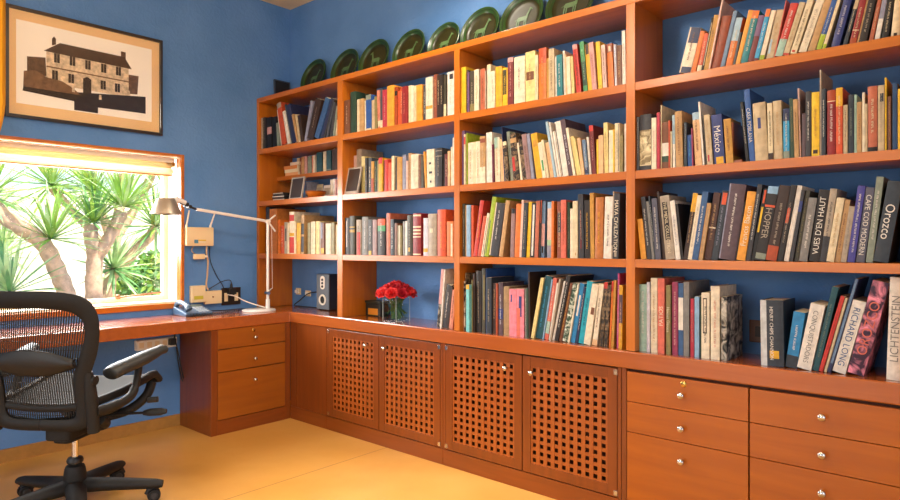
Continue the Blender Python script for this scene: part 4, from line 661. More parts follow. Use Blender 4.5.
('R4B4', 3175.0, 21.0, 305.0, 213.5, 0.0, -267.9, 'steelblue', 0, [('white', 0.35, 0.8, 0.0, 1.0)], None, None, 'steel blue book between dark magenta and grey ones, seventh from left, cabinet counter, right bay'),
('R4B4', 3199.0, 23.0, 311.0, 240.0, 0.0, -267.9, 'grey', 0, [], None, None, 'grey book between steel blue and crimson ones, eighth from left, cabinet counter, right bay'),
('R4B4', 3227.0, 15.0, 242.0, 160.0, 0.0, -267.9, 'crimson', 0, [], 'pinkish', None, 'crimson book between grey and light blue ones, ninth from left, cabinet counter, right bay'),
('R4B4', 3246.0, 18.0, 252.0, 160.0, 0.0, -267.9, 'lightblue', 0, [], None, None, 'light blue book between crimson and dark green ones, tenth from left, cabinet counter, right bay'),
('R4B4', 3266.0, 7.0, 253.0, 177.1, 0.0, -267.9, 'dkgreen', 0, [], None, None, ''),
('R4B4', 3274.0, 32.0, 270.0, 189.0, 0.0, -267.9, 'palecream', 0, [('dkbrown', 0.38, 0.92, 0.2, 0.7), ('palecream', 0.4, 0.9, 0.3, 0.6)], 'dkbrown', None, 'cream book with a dark framed title, cabinet counter, right bay'),
('R4B4', 3311.0, 35.0, 298.0, 208.6, 0.0, -267.9, 'palecream', 1, [], 'salmon', None, 'thick cream book with reddish lettering, cabinet counter, right bay'),
('R4B4', 3352.0, 21.0, 257.0, 200.0, 0.0, -267.9, 'bwpat', 0, [], None, None, 'dark book with a black-and-white photo cover, cabinet counter, right bay'),
('R4B4', 3504.0, 81.0, 253.0, 177.1, -0.906, -267.9, 'dkslate', 1, [('palegrey', 0.0, 1.0, 0.0, 0.28), ('gold', 0.12, 0.24, 0.4, 0.8)], None, ('white', 0, 'HENRY CHIPS CHANNON'), 'thick charcoal hardback with a pale spine edge, cabinet counter, right bay'),
('R4B4', 3625.0, 38.6, 213.7, 149.6, 7.871, -267.9, 'cyanblue', 0, [('dkslate', 0.0, 0.22, 0.0, 1.0)], 'white', None, 'short blue paperback, cabinet counter, right bay'),
('R4B4', 3675.0, 47.2, 247.5, 173.3, 10.784, -267.9, 'white', 0, [], None, ('grey', 0, 'CONQUISTADORS'), 'white book lettered Conquistadors, cabinet counter, right bay'),
('R4B4', 3698.0, 20.6, 318.5, 220.0, 11.797, -267.9, 'tealdk', 0, [], 'greygreen', None, 'leaning dark teal book between white and red ones, eighteenth from left, cabinet counter, right bay'),
('R4B4', 3712.3, 12.9, 288.4, 160.0, 14.083, -267.9, 'red', 0, [], 'deepred', None, 'slim leaning red book, nineteenth from left, cabinet counter, right bay'),
('R4B4', 3724.4, 8.2, 282.1, 197.5, 13.813, -267.9, 'beige', 0, [], None, None, 'slim leaning beige book between red and navy ones, twentieth from left, cabinet counter, right bay'),
('R4B4', 3738.5, 12.1, 354.9, 225.0, 14.245, -267.9, 'navy', 0, [('greyblue', 0.1, 1.0, 0.2, 0.8)], None, None, 'slim leaning navy book between beige and white ones, twenty-first from left, cabinet counter, right bay'),
('R4B4', 3782.9, 40.8, 270.1, 200.0, 13.832, -267.9, 'white', 0, [], None, ('steelblue', 0, 'RICHARD LONG'), 'white leaning book with blue lettering, cabinet counter, right bay'),
('R4B4', 3838.8, 50.0, 341.5, 225.0, 13.122, -267.9, 'winepat', 0, [], None, ('coral', 1, 'OROZCO'), 'wide purple and pink patterned book, cabinet counter, right bay'),
('R4B4', 3945.7, 38.8, 354.3, 260.0, 1.776, -267.9, 'white', 0, [], None, ('grey', 1, 'LICHTENSTEIN'), 'wide white book at the far right end, cabinet counter, right bay'),
]
# ------------------------------------------------------------------ camera
D = .298           # front plane of bookcase and cabinets (y = -D)
CX, CY, CZ = 4.2315, -2.9195, 1.2161
cam = bpy.data.cameras.new('camera'); co = bpy.data.objects.new('camera', cam); COL.objects.link(co)
co.location = (CX, CY, CZ); co.rotation_euler = (PI/2, 0, .7216)
cam.sensor_width = 36; cam.lens = 637.934/900*36; cam.shift_y = -5.05/900; cam.clip_start = .05
SC.camera = co

# ------------------------------------------------------------------ room
XR, YF, HC = 5.7, -5.4, 3.053
def floor_mat():
    m, nt, b = new_mat('ochre polished cement')
    tc = nt.nodes.new('ShaderNodeTexCoord')
    n = nt.nodes.new('ShaderNodeTexNoise'); n.inputs['Scale'].default_value = 1.3; n.inputs['Detail'].default_value = 5
    r = nt.nodes.new('ShaderNodeValToRGB'); r.color_ramp.elements[0].position = .3; r.color_ramp.elements[1].position = .72
    r.color_ramp.elements[0].color = lin('BE8636'); r.color_ramp.elements[1].color = lin('D6A254')
    nt.links.new(tc.outputs['Object'], n.inputs['Vector']); nt.links.new(n.outputs['Fac'], r.inputs['Fac'])
    sx = nt.nodes.new('ShaderNodeSeparateXYZ'); nt.links.new(tc.outputs['Object'], sx.inputs[0])
    def line(sock, at):
        a = nt.nodes.new('ShaderNodeMath'); a.operation = 'SUBTRACT'; a.inputs[1].default_value = at
        c = nt.nodes.new('ShaderNodeMath'); c.operation = 'ABSOLUTE'
        d = nt.nodes.new('ShaderNodeMath'); d.operation = 'LESS_THAN'; d.inputs[1].default_value = .0028
        nt.links.new(sock, a.inputs[0]); nt.links.new(a.outputs[0], c.inputs[0]); nt.links.new(c.outputs[0], d.inputs[0]); return d.outputs[0]
    l1 = line(sx.outputs['X'], 1.415); l2 = line(sx.outputs['X'], 3.6); l3 = line(sx.outputs['Y'], -2.6)
    mxx = l1
    for l in (l2, l3):
        a = nt.nodes.new('ShaderNodeMath'); a.operation = 'MAXIMUM'; nt.links.new(mxx, a.inputs[0]); nt.links.new(l, a.inputs[1]); mxx = a.outputs[0]
    mix = nt.nodes.new('ShaderNodeMix'); mix.data_type = 'RGBA'
    nt.links.new(mxx, mix.inputs[0]); nt.links.new(r.outputs['Color'], mix.inputs[6]); mix.inputs[7].default_value = lin('8A5E2A')
    nt.links.new(mix.outputs[2], b.inputs['Base Color'])
    n2 = nt.nodes.new('ShaderNodeTexNoise'); n2.inputs['Scale'].default_value = 5; n2.inputs['Detail'].default_value = 3
    r2 = nt.nodes.new('ShaderNodeMapRange'); r2.inputs['To Min'].default_value = .26; r2.inputs['To Max'].default_value = .44
    nt.links.new(tc.outputs['Object'], n2.inputs['Vector']); nt.links.new(n2.outputs['Fac'], r2.inputs['Value']); nt.links.new(r2.outputs['Result'], b.inputs['Roughness'])
    return m
FLOOR = floor_mat()
struct(MB().box(-.3, XR+.2, YF-.2, .2, -.1, 0), 'floor', FLOOR)
struct(MB().box(-.3, XR+.2, YF-.2, .2, HC, HC+.12), 'ceiling', M['ceil'])
struct(MB().box(-.25, XR+.2, 0, .2, 0, HC), 'wall_back', M['blue'])
WY0, WY1, WZ0, WZ1 = -2.42, -.857, .79, 1.828          # window opening in the left wall
mb = MB()
mb.box(-.25, 0, YF, WY0, 0, HC); mb.box(-.25, 0, WY1, 0, 0, HC); mb.box(-.25, 0, WY0, WY1, 0, WZ0); mb.box(-.25, 0, WY0, WY1, WZ1, HC)
struct(mb, 'wall_left', M['blue'])
RY0, RY1 = -4.6, -1.6      # added door opening, unseen, to bring fill light onto the left wall
mb = MB()
mb.box(XR, XR+.2, YF, RY0, 0, HC); mb.box(XR, XR+.2, RY1, .0, 0, HC); mb.box(XR, XR+.2, RY0, RY1, 2.4, HC); mb.box(XR, XR+.2, RY0, RY1, 0, .06)
struct(mb, 'wall_right', M['blue'])
mb = MB()
for k in range(4):
    y = RY0+(RY1-RY0-.06)*k/3; mb.box(XR+.06, XR+.14, y, y+.06, .06, 2.4)
mb.box(XR+.06, XR+.14, RY0, RY1, 2.34, 2.4)
struct(mb, 'fill_door', M['wood_z'])
mb = MB()
FX0, FX1, FZ0, FZ1 = .6, 3.6, .25, 2.4  # added window opening behind the camera, made to carry fill light
mb.box(-.25, FX0, YF-.2, YF, 0, HC); mb.box(FX1, XR, YF-.2, YF, 0, HC); mb.box(FX0, FX1, YF-.2, YF, 0, FZ0); mb.box(FX0, FX1, YF-.2, YF, FZ1, HC)
struct(mb, 'wall_front', M['blue'])
mb = MB()
for k in range(4):
    x = FX0+(FX1-FX0-.06)*k/3; mb.box(x, x+.06, YF-.14, YF-.06, FZ0, FZ1)
mb.box(FX0, FX1, YF-.14, YF-.06, FZ0, FZ0+.06); mb.box(FX0, FX1, YF-.14, YF-.06, FZ1-.06, FZ1)
struct(mb, 'fill_window', M['wood_x'])
struct(MB().box(0, .014, YF, -.888, 0, .074), 'baseboard_left', plain('ochre cement skirting', 'A87838', .5, noise=.1))

# window in the left wall: flush timber casing, deep plastered reveal, fixed light
win = tag(bpy.data.objects.new('window_1', None), kind='structure'); COL.objects.link(win); OFF['window_1'] = Vector((0, 0, 0))
t = .022
mb = MB()
mb.box(-.03, .012, WY1-t, WY1, WZ0, WZ1); mb.box(-.03, .012, WY0, WY0+t, WZ0, WZ1)
mb.box(-.03, .012, WY0+t, WY1-t, WZ1-.017, WZ1); mb.box(-.03, .012, WY0+t, WY1-t, WZ0, WZ0+.036)
mb.obj('window_casing', M['wood_y'], win, bevel=.002)
mb = MB().box(-.018, -.008, WY1-t-.016, WY1-t-.010, WZ0+.036, WZ1-.03); mb.box(-.018, -.008, WY0+t+.01, WY1-t-.016, WZ1-.030, WZ1-.025); mb.obj('bead', M['wood_y'], win)
a, b_ = WY0+t, WY1-t
mb = MB()
mb.box(-.25, -.03, b_, WY1, WZ0, WZ1); mb.box(-.25, -.03, WY0, a, WZ0, WZ1); mb.box(-.25, -.03, a, b_, WZ1-.017, WZ1); mb.box(-.25, -.03, a, b_, WZ0, WZ0+.046)
mb.obj('window_reveal', M['outer'], win)
mb = MB()
fx0, fx1 = -.235, -.19
mb.box(fx0, fx1, b_-.03, b_, WZ0+.046, WZ1-.017); mb.box(fx0, fx1, a, a+.03, WZ0+.046, WZ1-.017)
mb.box(fx0, fx1, a+.03, b_-.03, WZ0+.046, WZ0+.076); mb.box(fx0, fx1, a+.03, b_-.03, WZ1-.06, WZ1-.017)
mb.box(fx0, fx1, -2.02, -1.98, WZ0+.076, WZ1-.06)
mb.obj('window_frame', plain('cream painted frame', 'EBD9B4', .5), win, bevel=.002)
MB().box(-.214, -.211, a+.03, b_-.03, WZ0+.076, WZ1-.06).obj('window_pane', M['glass'], win)
mb = MB(); mb.tube([(-.185, -1.21, WZ0+.078), (-.17, -1.20, WZ0+.082), (-.17, -.93, WZ0+.10)], .006); mb.lathe([(0, -.012), (.014, -.012), (.017, 0), (.014, .012), (0, .012)], (-.175, -1.215, WZ0+.085), 14, axis=1)
mb.obj('stay_bar', plain('aged bronze', '9A6A4A', .4, .6), win, smooth=True)

# folded cloth blind under the lintel
bl = thing('window_blind', (-.03, -1.6, 1.74), 'folded cream cloth blind pulled up at the top of the window', 'blind')
def cloth(name, col, tr):
    m, nt, bs = new_mat(name); o = nt.nodes['Material Output']; bs.inputs['Base Color'].default_value = lin(col); bs.inputs['Roughness'].default_value = .85
    tl = nt.nodes.new('ShaderNodeBsdfTranslucent'); tl.inputs['Color'].default_value = lin(col); mx = nt.nodes.new('ShaderNodeMixShader'); mx.inputs['Fac'].default_value = tr
    nt.links.new(bs.outputs[0], mx.inputs[1]); nt.links.new(tl.outputs[0], mx.inputs[2]); nt.links.new(mx.outputs[0], o.inputs['Surface']); return m
CLOTH = cloth('cream blind cloth', 'F4EAD6', .45); CLOTH2 = cloth('gold blind lining', 'E4D0A8', .4)
def fold(zc, h, x, bulge):
    mb = MB(); rows = []
    for i in range(13):
        a_ = -PI/2+PI*i/12
        rows.append([(x+bulge*math.cos(a_), y, zc+h/2*math.sin(a_)) for y in [WY0+.05+(WY1-.09-WY0)*k/24*(.985) for k in range(25)]])
    mb.sheet(rows); return mb
MB().box(-.075, -.035, WY0+.045, WY1-.045, 1.772, 1.800).obj('headrail', plain('white blind rail', 'F0E6D2', .5), bl, bevel=.002)
fold(1.752, .036, -.062, .028).obj('fold', CLOTH2, bl, smooth=True, solid=.004)
fold(1.712, .048, -.062, .042).obj('fold', CLOTH, bl, smooth=True, solid=.004)
MB().box(-.07, -.03, WY0+.05, WY1-.055, 1.680, 1.688).obj('bottom_bar', plain('blind bar', 'B8843E', .6), bl, bevel=.002)
mb = MB().box(-.06, -.03, WY1-.062, WY1-.044, 1.745, 1.775); mb.cyl((-.045, WY1-.062, 1.76), (-.045, WY1-.10, 1.76), .008)
mb.obj('bracket', M['brass'], bl, smooth=True)

# ------------------------------------------------------------------ bookcase
ZT, Z1, Z2, Z3, ZW = 2.3078, 1.9264, 1.5404, 1.1534, .75
UP = [(.003, .032), (.952, 1.003), (1.954, 1.9925), (2.9575, 2.9995), (3.9575, 3.9995)]
bc = thing('bookcase', (2.0, -.15, ZW+.001), 'wall-wide orange-brown wooden bookcase fixed above the cabinet counter', 'bookcase')
for x0, x1 in UP:
    MB().box(x0, x1, -D, -.003, ZW+.001, ZT-.034).obj('upright', M['wood_z'], bc, bevel=.0015)
for (a0, a1), (b0, b1) in zip(UP, UP[1:]):
    for z in (Z1, Z2, Z3):
        MB().box(a1+.0005, b0-.0005, -D+.0006, -.003, z-.036, z).obj('shelf', M['wood_x'], bc, bevel=.0015)
MB().box(UP[0][0], UP[-1][1], -D, -.003, ZT-.0335, ZT).obj('top_board', M['wood_x'], bc, bevel=.0015)
MB().box(UP[0][1]+.001, UP[1][0]-.001, -.144, -.003, 1.702, 1.733).obj('small_shelf', M['wood_x'], bc, bevel=.0015)

# ------------------------------------------------------------------ worktop (counter and desk in one L)
wk = MB()
ap = .076
DX, DYE, CE = .4318, -2.75, 4.0
wk.prism([(.003, -.003), (.003, DYE), (DX+.006, DYE), (DX+.006, -D-.010), (CE, -D-.010), (CE, -.003)], .75-ap, .75)
wk = tag(wk.obj('worktop', M['top'], bevel=.006), 'reddish wooden worktop running along the bookcase and turning into the window desk', 'worktop')

# ------------------------------------------------------------------ cabinets under the counter
ZA = .75-ap-.001
def knob(x, y, z, axis, parent, r=.0135):
    mb = MB()
    prof = [(.0, 0), (.007, 0), (.0055, .010), (.0055, .014), (r, .018), (r*1.05, .023), (r*.8, .028), (0, .029)]
    if axis == 'y': mb.lathe([(rr, -zz) for rr, zz in prof], (x, y, z), 18, axis=1)
    else: mb.lathe(prof, (x, y, z), 18, axis=0)
    mb.obj('knob', M['chrome'], parent, smooth=True, ang=60)
def lock(x, y, z, axis, parent):
    mb = MB(); prof = [(0, 0), (.0125, 0), (.0125, .004), (.009, .006), (0, .006)]
    if axis == 'y': mb.lathe([(rr, -zz) for rr, zz in prof], (x, y, z), 18, axis=1); mb.box(x-.001, x+.001, y-.0065, y-.006, z-.004, z+.004, 1)
    else: mb.lathe(prof, (x, y, z), 18, axis=0); mb.box(x+.006, x+.0065, y-.001, y+.001, z-.005, z+.005, 1)
    mb.obj('lock', [M['brass'], M['black']], parent, smooth=True)

def lattice_cabinet(x0, x1, doors, label, group):
    c = thing('lattice_cabinet', ((x0+x1)/2, -D/2, 0), label, 'cabinet', group)
    mb = MB()
    mb.box(x0+.001, x0+.019, -D+.03, -.004, .09, ZA); mb.box(x1-.019, x1-.001, -D+.03, -.004, .09, ZA)
    mb.box(x0+.019, x1-.019, -D+.03, -.004, .09, .108); mb.box(x0+.019, x1-.019, -.016, -.004, .108, ZA-.018); mb.box(x0+.019, x1-.019, -D+.03, -.004, ZA-.018, ZA)
    mb.obj('carcass', M['inside'], c)
    MB().box(x0+.001, x1-.001, -D, -D+.03, .0005, .088).obj('plinth', M['cab_x'], c, bevel=.001)
    d0 = doors[0][0]; d1 = doors[-1][1]
    MB().box(x0+.001, d0-.003, -D, -D+.03, .09, ZA).obj('stile', M['cab_z'], c, bevel=.001)
    MB().box(d1+.003, x1-.001, -D, -D+.03, .09, ZA).obj('stile', M['cab_z'], c, bevel=.001)
    for k, (a0, a1, kx, kz, hx) in enumerate(doors):
        za, zb = .093, ZA-.006
        sw, rw = .046, .048
        dr = MB().box(a0, a0+sw, -D-.001, -D+.021, za, zb).box(a1-sw, a1, -D-.001, -D+.021, za, zb).box(a0+sw, a1-sw, -D-.0005, -D+.0205, za, za+rw).box(a0+sw, a1-sw, -D-.0005, -D+.0205, zb-rw, zb).obj('door', M['cab_z'], c, bevel=.0012)
        l0, l1, m0, m1 = a0+sw, a1-sw, za+rw, zb-rw
        nx, nz = 10, 13
        px, pz = (l1-l0)/nx, (m1-m0)/nz; hw, hh = px*.5, pz*.55
        mb = MB()
        for i in range(nx+1):
            xa = l0 if i == 0 else l0+i*px-(px-hw)/2; xb = l1 if i == nx else l0+i*px+(px-hw)/2
            mb.box(xa, xb, -D+.003, -D+.009, m0, m1, 0)
        for j in range(nz+1):
            z0 = m0 if j == 0 else m0+j*pz-(pz-hh)/2; z1 = m1 if j == nz else m0+j*pz+(pz-hh)/2
            mb.box(l0, l1, -D+.0045, -D+.0105, z0, z1, 1)
        mb.obj('lattice_panel', [M['lat_z'], M['lat_x']], dr)
        knob(kx, -D-.001, kz, 'y', dr, .0125)
        for hz in (za+.018, zb-.018):
            MB().box(hx-.009, hx+.009, -D-.0045, -D-.0012, hz-.011, hz+.011).obj('hinge', M['chrome'], dr, bevel=.001)
    return c
lattice_cabinet(.84, 1.872, [(.857, 1.347, 1.243, .597, .862), (1.353, 1.851, 1.41, .597, 1.846)], 'pair of lattice-door cabinets under the flower vase, left pair', 'lattice cabinets under the counter')
lattice_cabinet(1.873, 2.935, [(1.895, 2.401, 2.311, .593, 1.90), (2.407, 2.914, 2.467, .59, 2.909)], 'pair of lattice-door cabinets next to the drawers, right pair', 'lattice cabinets under the counter')
cp = thing('corner_cabinet', (.63, -.15, 0), 'plain narrow wooden panel cabinet in the corner between desk pedestal and lattice doors', 'cabinet')
MB().box(.455, .839, -D+.012, -.004, .0005, ZA).obj('carcass', M['cab_z'], cp)
MB().box(.434, .839, -D, -D+.012, .0005, .088).obj('plinth', M['cab_x'], cp, bevel=.001)
MB().box(.434, .50, -D, -D+.012, .09, ZA).obj('stile', M['cab_z'], cp, bevel=.001)
MB().box(.505, .835, -D+.002, -D+.012, .09, ZA).obj('panel', M['cab_z'], cp, bevel=.001)

def drawer_unit(name, label, x0, x1, a0, a1, zs, kx, kzs, lk, group=None):
    c = thing(name, ((x0+x1)/2, -D/2, 0), label, 'drawers', group)
    mb = MB()
    mb.box(x0+.001, x1-.001, -D+.022, -.004, .0005, ZA)
    mb.obj('carcass', M['inside'], c)
    if a0-x0 > .006: MB().box(x0+.001, a0-.0025, -D, -D+.021, .0005, ZA).obj('stile', M['cab_z'], c, bevel=.001)
    if x1-a1 > .006: MB().box(a1+.0025, x1-.001, -D, -D+.021, .0005, ZA).obj('stile', M['cab_z'], c, bevel=.001)
    MB().box(a0-.002, a1+.002, -D, -D+.021, .0005, zs[-1]-.004).obj('plinth', M['cab_x'], c, bevel=.001)
    for i in range(len(zs)-1):
        dr = MB().box(a0, a1, -D, -D+.021, zs[i+1]+.0015, zs[i]-.0015).obj('drawer', M['drw_x'], c, bevel=.001)
        knob(kx, -D, kzs[i], 'y', dr)
        if lk and i == 0: lock(kx+.006, -D, lk, 'y', dr)
    return c
ZD = (.662, .529, .396, .093)
drawer_unit('drawer_unit', 'three-drawer wooden unit beside the lattice doors, with a brass lock on its top drawer', 2.936, 3.4675, 2.962, 3.465, ZD, 3.208, (.594, .457, .321), .64, 'drawer units under the counter')
drawer_unit('drawer_unit', 'three-drawer wooden unit at the right edge, no lock', 3.468, 4.0, 3.471, 3.985, ZD, 3.72, (.596, .46, .322), None, 'drawer units under the counter')
# desk pedestal (drawers face +x)
pd = thing('desk_pedestal', (.2, -.59, 0), 'three-drawer wooden pedestal holding up the window desk, brass lock at its top', 'drawers')
MB().box(.016, DX-.022, -.889, -D+.0, .0005, ZA).obj('carcass', M['cab_z'], pd)
MB().box(DX-.021, DX, -.889, -.845, .0005, ZA).obj('stile', M['cab_z'], pd, bevel=.001)
MB().box(DX-.021, DX, -.339, -D-.0005, .0005, ZA).obj('stile', M['cab_z'], pd, bevel=.001)
MB().box(DX-.021, DX, -.8445, -.3395, .0005, .091).obj('plinth', M['cab_y'], pd, bevel=.001)
for (z1, z0), kz in zip(((.674, .547), (.544, .400), (.397, .094)), (.601, .46, .32)):
    dr = MB().box(DX-.021, DX, -.842, -.342, z0+.0015, z1-.0015).obj('drawer', M['drw_y'], pd, bevel=.001)
    knob(DX, -.583, kz, 'x', dr, .012)
    if kz > .6: lock(DX, -.587, .65, 'x', dr)

# ------------------------------------------------------------------ books
_bm = {}
PATS = dict(winepat=('301630', 'EC8CA0', 16), bwpat=('161514', 'CFC6B6', 18), beigepat=('7A6A4A', 'E2D2AA', 30), darkpat=('201814', '8E7454', 34), greenpat=('24402C', 'DDE0CC', 34))
def bmat(k):
    if k not in _bm:
        c = lin(PAL[k]); m, nt, b = new_mat('book '+k)
        tc = nt.nodes.new('ShaderNodeTexCoord'); n = nt.nodes.new('ShaderNodeTexNoise'); n.inputs['Scale'].default_value = 45; n.inputs['Detail'].default_value = 4
        r = nt.nodes.new('ShaderNodeValToRGB'); r.color_ramp.elements[0].position = .35; r.color_ramp.elements[1].position = .68
        r.color_ramp.elements[0].color = tuple(x*.66 for x in c[:3])+(1,); r.color_ramp.elements[1].color = tuple(min(1, x*.9) for x in c[:3])+(1,)
        if k in PATS:
            r.color_ramp.elements[0].color = lin(PATS[k][0]); r.color_ramp.elements[1].color = lin(PATS[k][1]); n.inputs['Scale'].default_value = PATS[k][2]; n.inputs['Detail'].default_value = 6; n.inputs['Distortion'].default_value = 1.5
            r.color_ramp.elements[0].position = .42; r.color_ramp.elements[1].position = .64
        nt.links.new(tc.outputs['Object'], n.inputs['Vector']); nt.links.new(n.outputs['Fac'], r.inputs['Fac']); nt.links.new(r.outputs['Color'], b.inputs['Base Color'])
        b.inputs['Roughness'].default_value = .45; b.inputs['Specular IOR Level'].default_value = .4
        _bm[k] = m
    return _bm[k]
PAGES = plain('book paper', 'DDD0B2', .85, noise=.08, nscale=220)
def spine_profile(T, bulge, n=6):
    return [(T*i/n, -bulge*(1-(2*i/n-1)**2)) for i in range(n+1)]
def book_parts(T, H, Dp, hard):
    """local: x 0..T, y 0 at the spine joint to Dp, z 0..H"""
    bd = min(.0026 if hard else .0008, T*.2); bulge = min(.004, T*.09) if hard else min(.0012, T*.04)
    sp = spine_profile(T, bulge)
    outer = [(T, Dp)] + [(x, y) for x, y in reversed(sp)] + [(0, Dp)]
    inner = [(bd, Dp), (bd, bd*1.4), (T-bd, bd*1.4), (T-bd, Dp)]
    cov = MB()
    poly = outer+inner; n = len(poly)
    # U-shaped section: build as quads between outer and inner loops
    def wall(seq_o, seq_i):
        m = len(seq_o); base = len(cov.v)
        for z in (0, H):
            cov.v += [(x, y, z) for x, y in seq_o] + [(x, y, z) for x, y in seq_i]
        k = 2*m
        for i in range(m-1):
            cov.f += [[base+i, base+i+1, base+k+i+1, base+k+i], [base+m+i, base+k+m+i, base+k+m+i+1, base+m+i+1],
                      [base+i, base+m+i, base+m+i+1, base+i+1], [base+k+i, base+k+i+1, base+k+m+i+1, base+k+m+i]]; cov.m += [0]*4
        for i in (0, m-1):
            cov.f.append([base+i, base+k+i, base+k+m+i, base+m+i]); cov.m.append(0)
    so = [(0, Dp)] + sp + [(T, Dp)]
    si = [(bd, Dp)] + [(min(max(x, bd), T-bd), bd*1.4) for x, y in sp] + [(T-bd, Dp)]
    wall(so, si)
    ins = .003 if hard else .0006
    pg = MB().box(bd+.0001, T-bd-.0001, bd*1.4+.0002, Dp-(.004 if hard else .0004), ins, H-ins)
    return cov, pg, bulge
def spine_strip(mb, T, bulge, z0, z1, f0, f1, off, mi=0):
    n = 6; rows = []
    for z in (z0, z1):
        rows.append([(T*(f0+(f1-f0)*i/n), -bulge*(1-(2*(f0+(f1-f0)*i/n)-1)**2)-off, z) for i in range(n+1)])
    mb.sheet(rows, mi)
def scribble(mb, T, bulge, H, z0, z1, rng, mi=0):
    """small lettering running down the spine, too small in the photo to be read"""
    hgt = min(.26*T, .0075); x0 = T*.5-hgt/2
    y = -bulge-.0012; z = z1
    while z > z0+hgt:
        for _ in range(rng.randint(3, 8)):
            w = hgt*rng.uniform(.45, .7)
            if z-w < z0: break
            st = hgt*.17
            def q(xa, xb, za, zb): mb.add([(xa, y, za), (xb, y, za), (xb, y, zb), (xa, y, zb)], [(0, 1, 2, 3)], mi)
            q(x0, x0+hgt, z-st, z)
            k = rng.random()
            if k < .5: q(x0, x0+st, z-w, z-st)
            if k > .3: q(x0+hgt*.45, x0+hgt*.45+st, z-w, z-st)
            if k > .6: q(x0+hgt-st, x0+hgt, z-w, z-st)
            if .2 < k < .7: q(x0, x0+hgt*.9, z-w, z-w+st)
            z -= w+hgt*.22
        z -= hgt*.6
def lettering(T, bulge, H, text, up):
    vs, fs = text_mesh(text)
    L = max(v[0] for v in vs); cap = max(v[1] for v in vs); lo = min(v[1] for v in vs)
    s = min(T*.62/(cap-min(lo, 0)*.6), H*.8/L)
    mid = H*.5; y = -bulge-.0013; out = []
    for x, yy, _ in vs:
        if up: out.append((T/2-(yy-cap/2)*s, y, mid+(x-L/2)*s))
        else: out.append((T/2+(yy-cap/2)*s, y, mid-(x-L/2)*s))
    mb = MB(); mb.add(out, fs); return mb
STUFF = MB(); SMATS = []
def smi(m):
    if m not in SMATS: SMATS.append(m)
    return SMATS.index(m)
SHZ = {'R1': Z1, 'R2': Z2, 'R3': Z3, 'R4': ZW}
GR = {'R1': 'books on the top shelf', 'R2': 'books on the second shelf', 'R3': 'books on the third shelf', 'R4': 'books on the cabinet counter'}
rng = random.Random(5)
for (sk, px, T, H, Dp, lean, sy, col, hard, bands, let, text, lab) in BOOKS:
    px, T, H, Dp, sy = px/1000, T/1000, H/1000, Dp/1000, sy/1000
    z = 1.7332 if sk == 'R2S' else SHZ[sk[:2]]+.0004
    sy += rng.uniform(0, .010); Dp = min(Dp, -sy-.004)
    cov, pg, bulge = book_parts(T, H, Dp, hard)
    kids = []
    if bands:
        for i, (bc_, s0, s1, f0, f1) in enumerate(bands):
            mb = MB(); spine_strip(mb, T, bulge, s0*H+.0002, s1*H-.0002, f0, f1, .0003+.00012*i); kids.append(('spine_label', mb, [bmat(bc_)]))
    if let:
        mb = MB(); a, b = sorted((rng.uniform(.12, .3), rng.uniform(.72, .9)))
        scribble(mb, T, bulge, H, a*H, b*H, rng); kids.append(('spine_lettering', mb, [bmat(let)]))
    if text:
        kids.append(('spine_title', lettering(T, bulge, H, text[2], text[1]), [bmat(text[0])]))
    dx = -T if lean > 0 else 0
    def sh(m): m.v = [(x+dx, y, zz) for x, y, zz in m.v]; return m
    if lab:
        g = (GR[sk[:2]]+(', small raised shelf' if sk == 'R2S' else {'B1': ', leftmost bay', 'B2': ', second bay', 'B3': ', third bay', 'B4': ', right bay'}[sk[2:]]))
        t = thing('book', (px, sy, z), lab, 'book', g, rot=(0, R(lean), 0), world=False)
        sh(cov).obj('cover', bmat(col), t, local=True); sh(pg).obj('page_block', PAGES, t, local=True)
        for n_, m_, ms in kids: sh(m_).obj(n_, ms, t, local=True)
    else:
        mt = Matrix.Translation((px, sy, z)) @ Matrix.Rotation(R(lean), 4, 'Y')
        for m_, ms in [(cov, [bmat(col)]), (pg, [PAGES])]+[(m_, ms) for _, m_, ms in kids]:
            idx = [smi(q) for q in ms]; sh(m_)
            o = len(STUFF.v); STUFF.v += [tuple(mt @ Vector(v)) for v in m_.v]
            STUFF.f += [[i+o for i in f] for f in m_.f]; STUFF.m += [idx[i] for i in m_.m]
tag(STUFF.obj('books', SMATS), 'slimmest and farthest books filling the gaps between the larger ones on the shelves', 'books', kind='stuff')
# ------------------------------------------------------------------ plates along the top of the bookcase
GLAZE = plain('dark green glaze', '1A3216', .3, noise=.35, nscale=14)
GLAZE_RIM = plain('bright green glazed rim', '26471C', .3, noise=.3, nscale=20)
OLIVE = plain('brown olive glazed well', '2A2A10', .34, spec=.3, noise=.35, nscale=16)
DEER = plain('pale green painted deer', '4E6E42', .4, noise=.2, nscale=40)
def deer(mb, s, y):
    """small painted quadruped, flat on the plate face (x, z plane)"""
    def q(pts): mb.add([(x*s, y, z*s) for x, z in pts], [tuple(range(len(pts)))])
    q([(-.30, .02), (-.24, .12), (.12, .13), (.24, .16), (.22, -.02), (.10, -.07), (-.18, -.07), (-.28, -.04)])
    q([(.12, .10), (.24, .16), (.33, .38), (.25, .42)]); q([(.25, .42), (.33, .38), (.43, .36), (.42, .41), (.32, .48), (.26, .50)])
    for x in (-.26, -.17, .10, .18): q([(x-.028, -.05), (x+.028, -.05), (x+.012, -.36), (x-.022, -.36)])
    q([(-.30, .06), (-.24, .11), (-.36, .02), (-.38, -.04)])
ORDW = ['leftmost', 'second from left', 'third from left', 'fourth from left', 'fifth from left', 'sixth from left', 'seventh from left', 'rightmost']
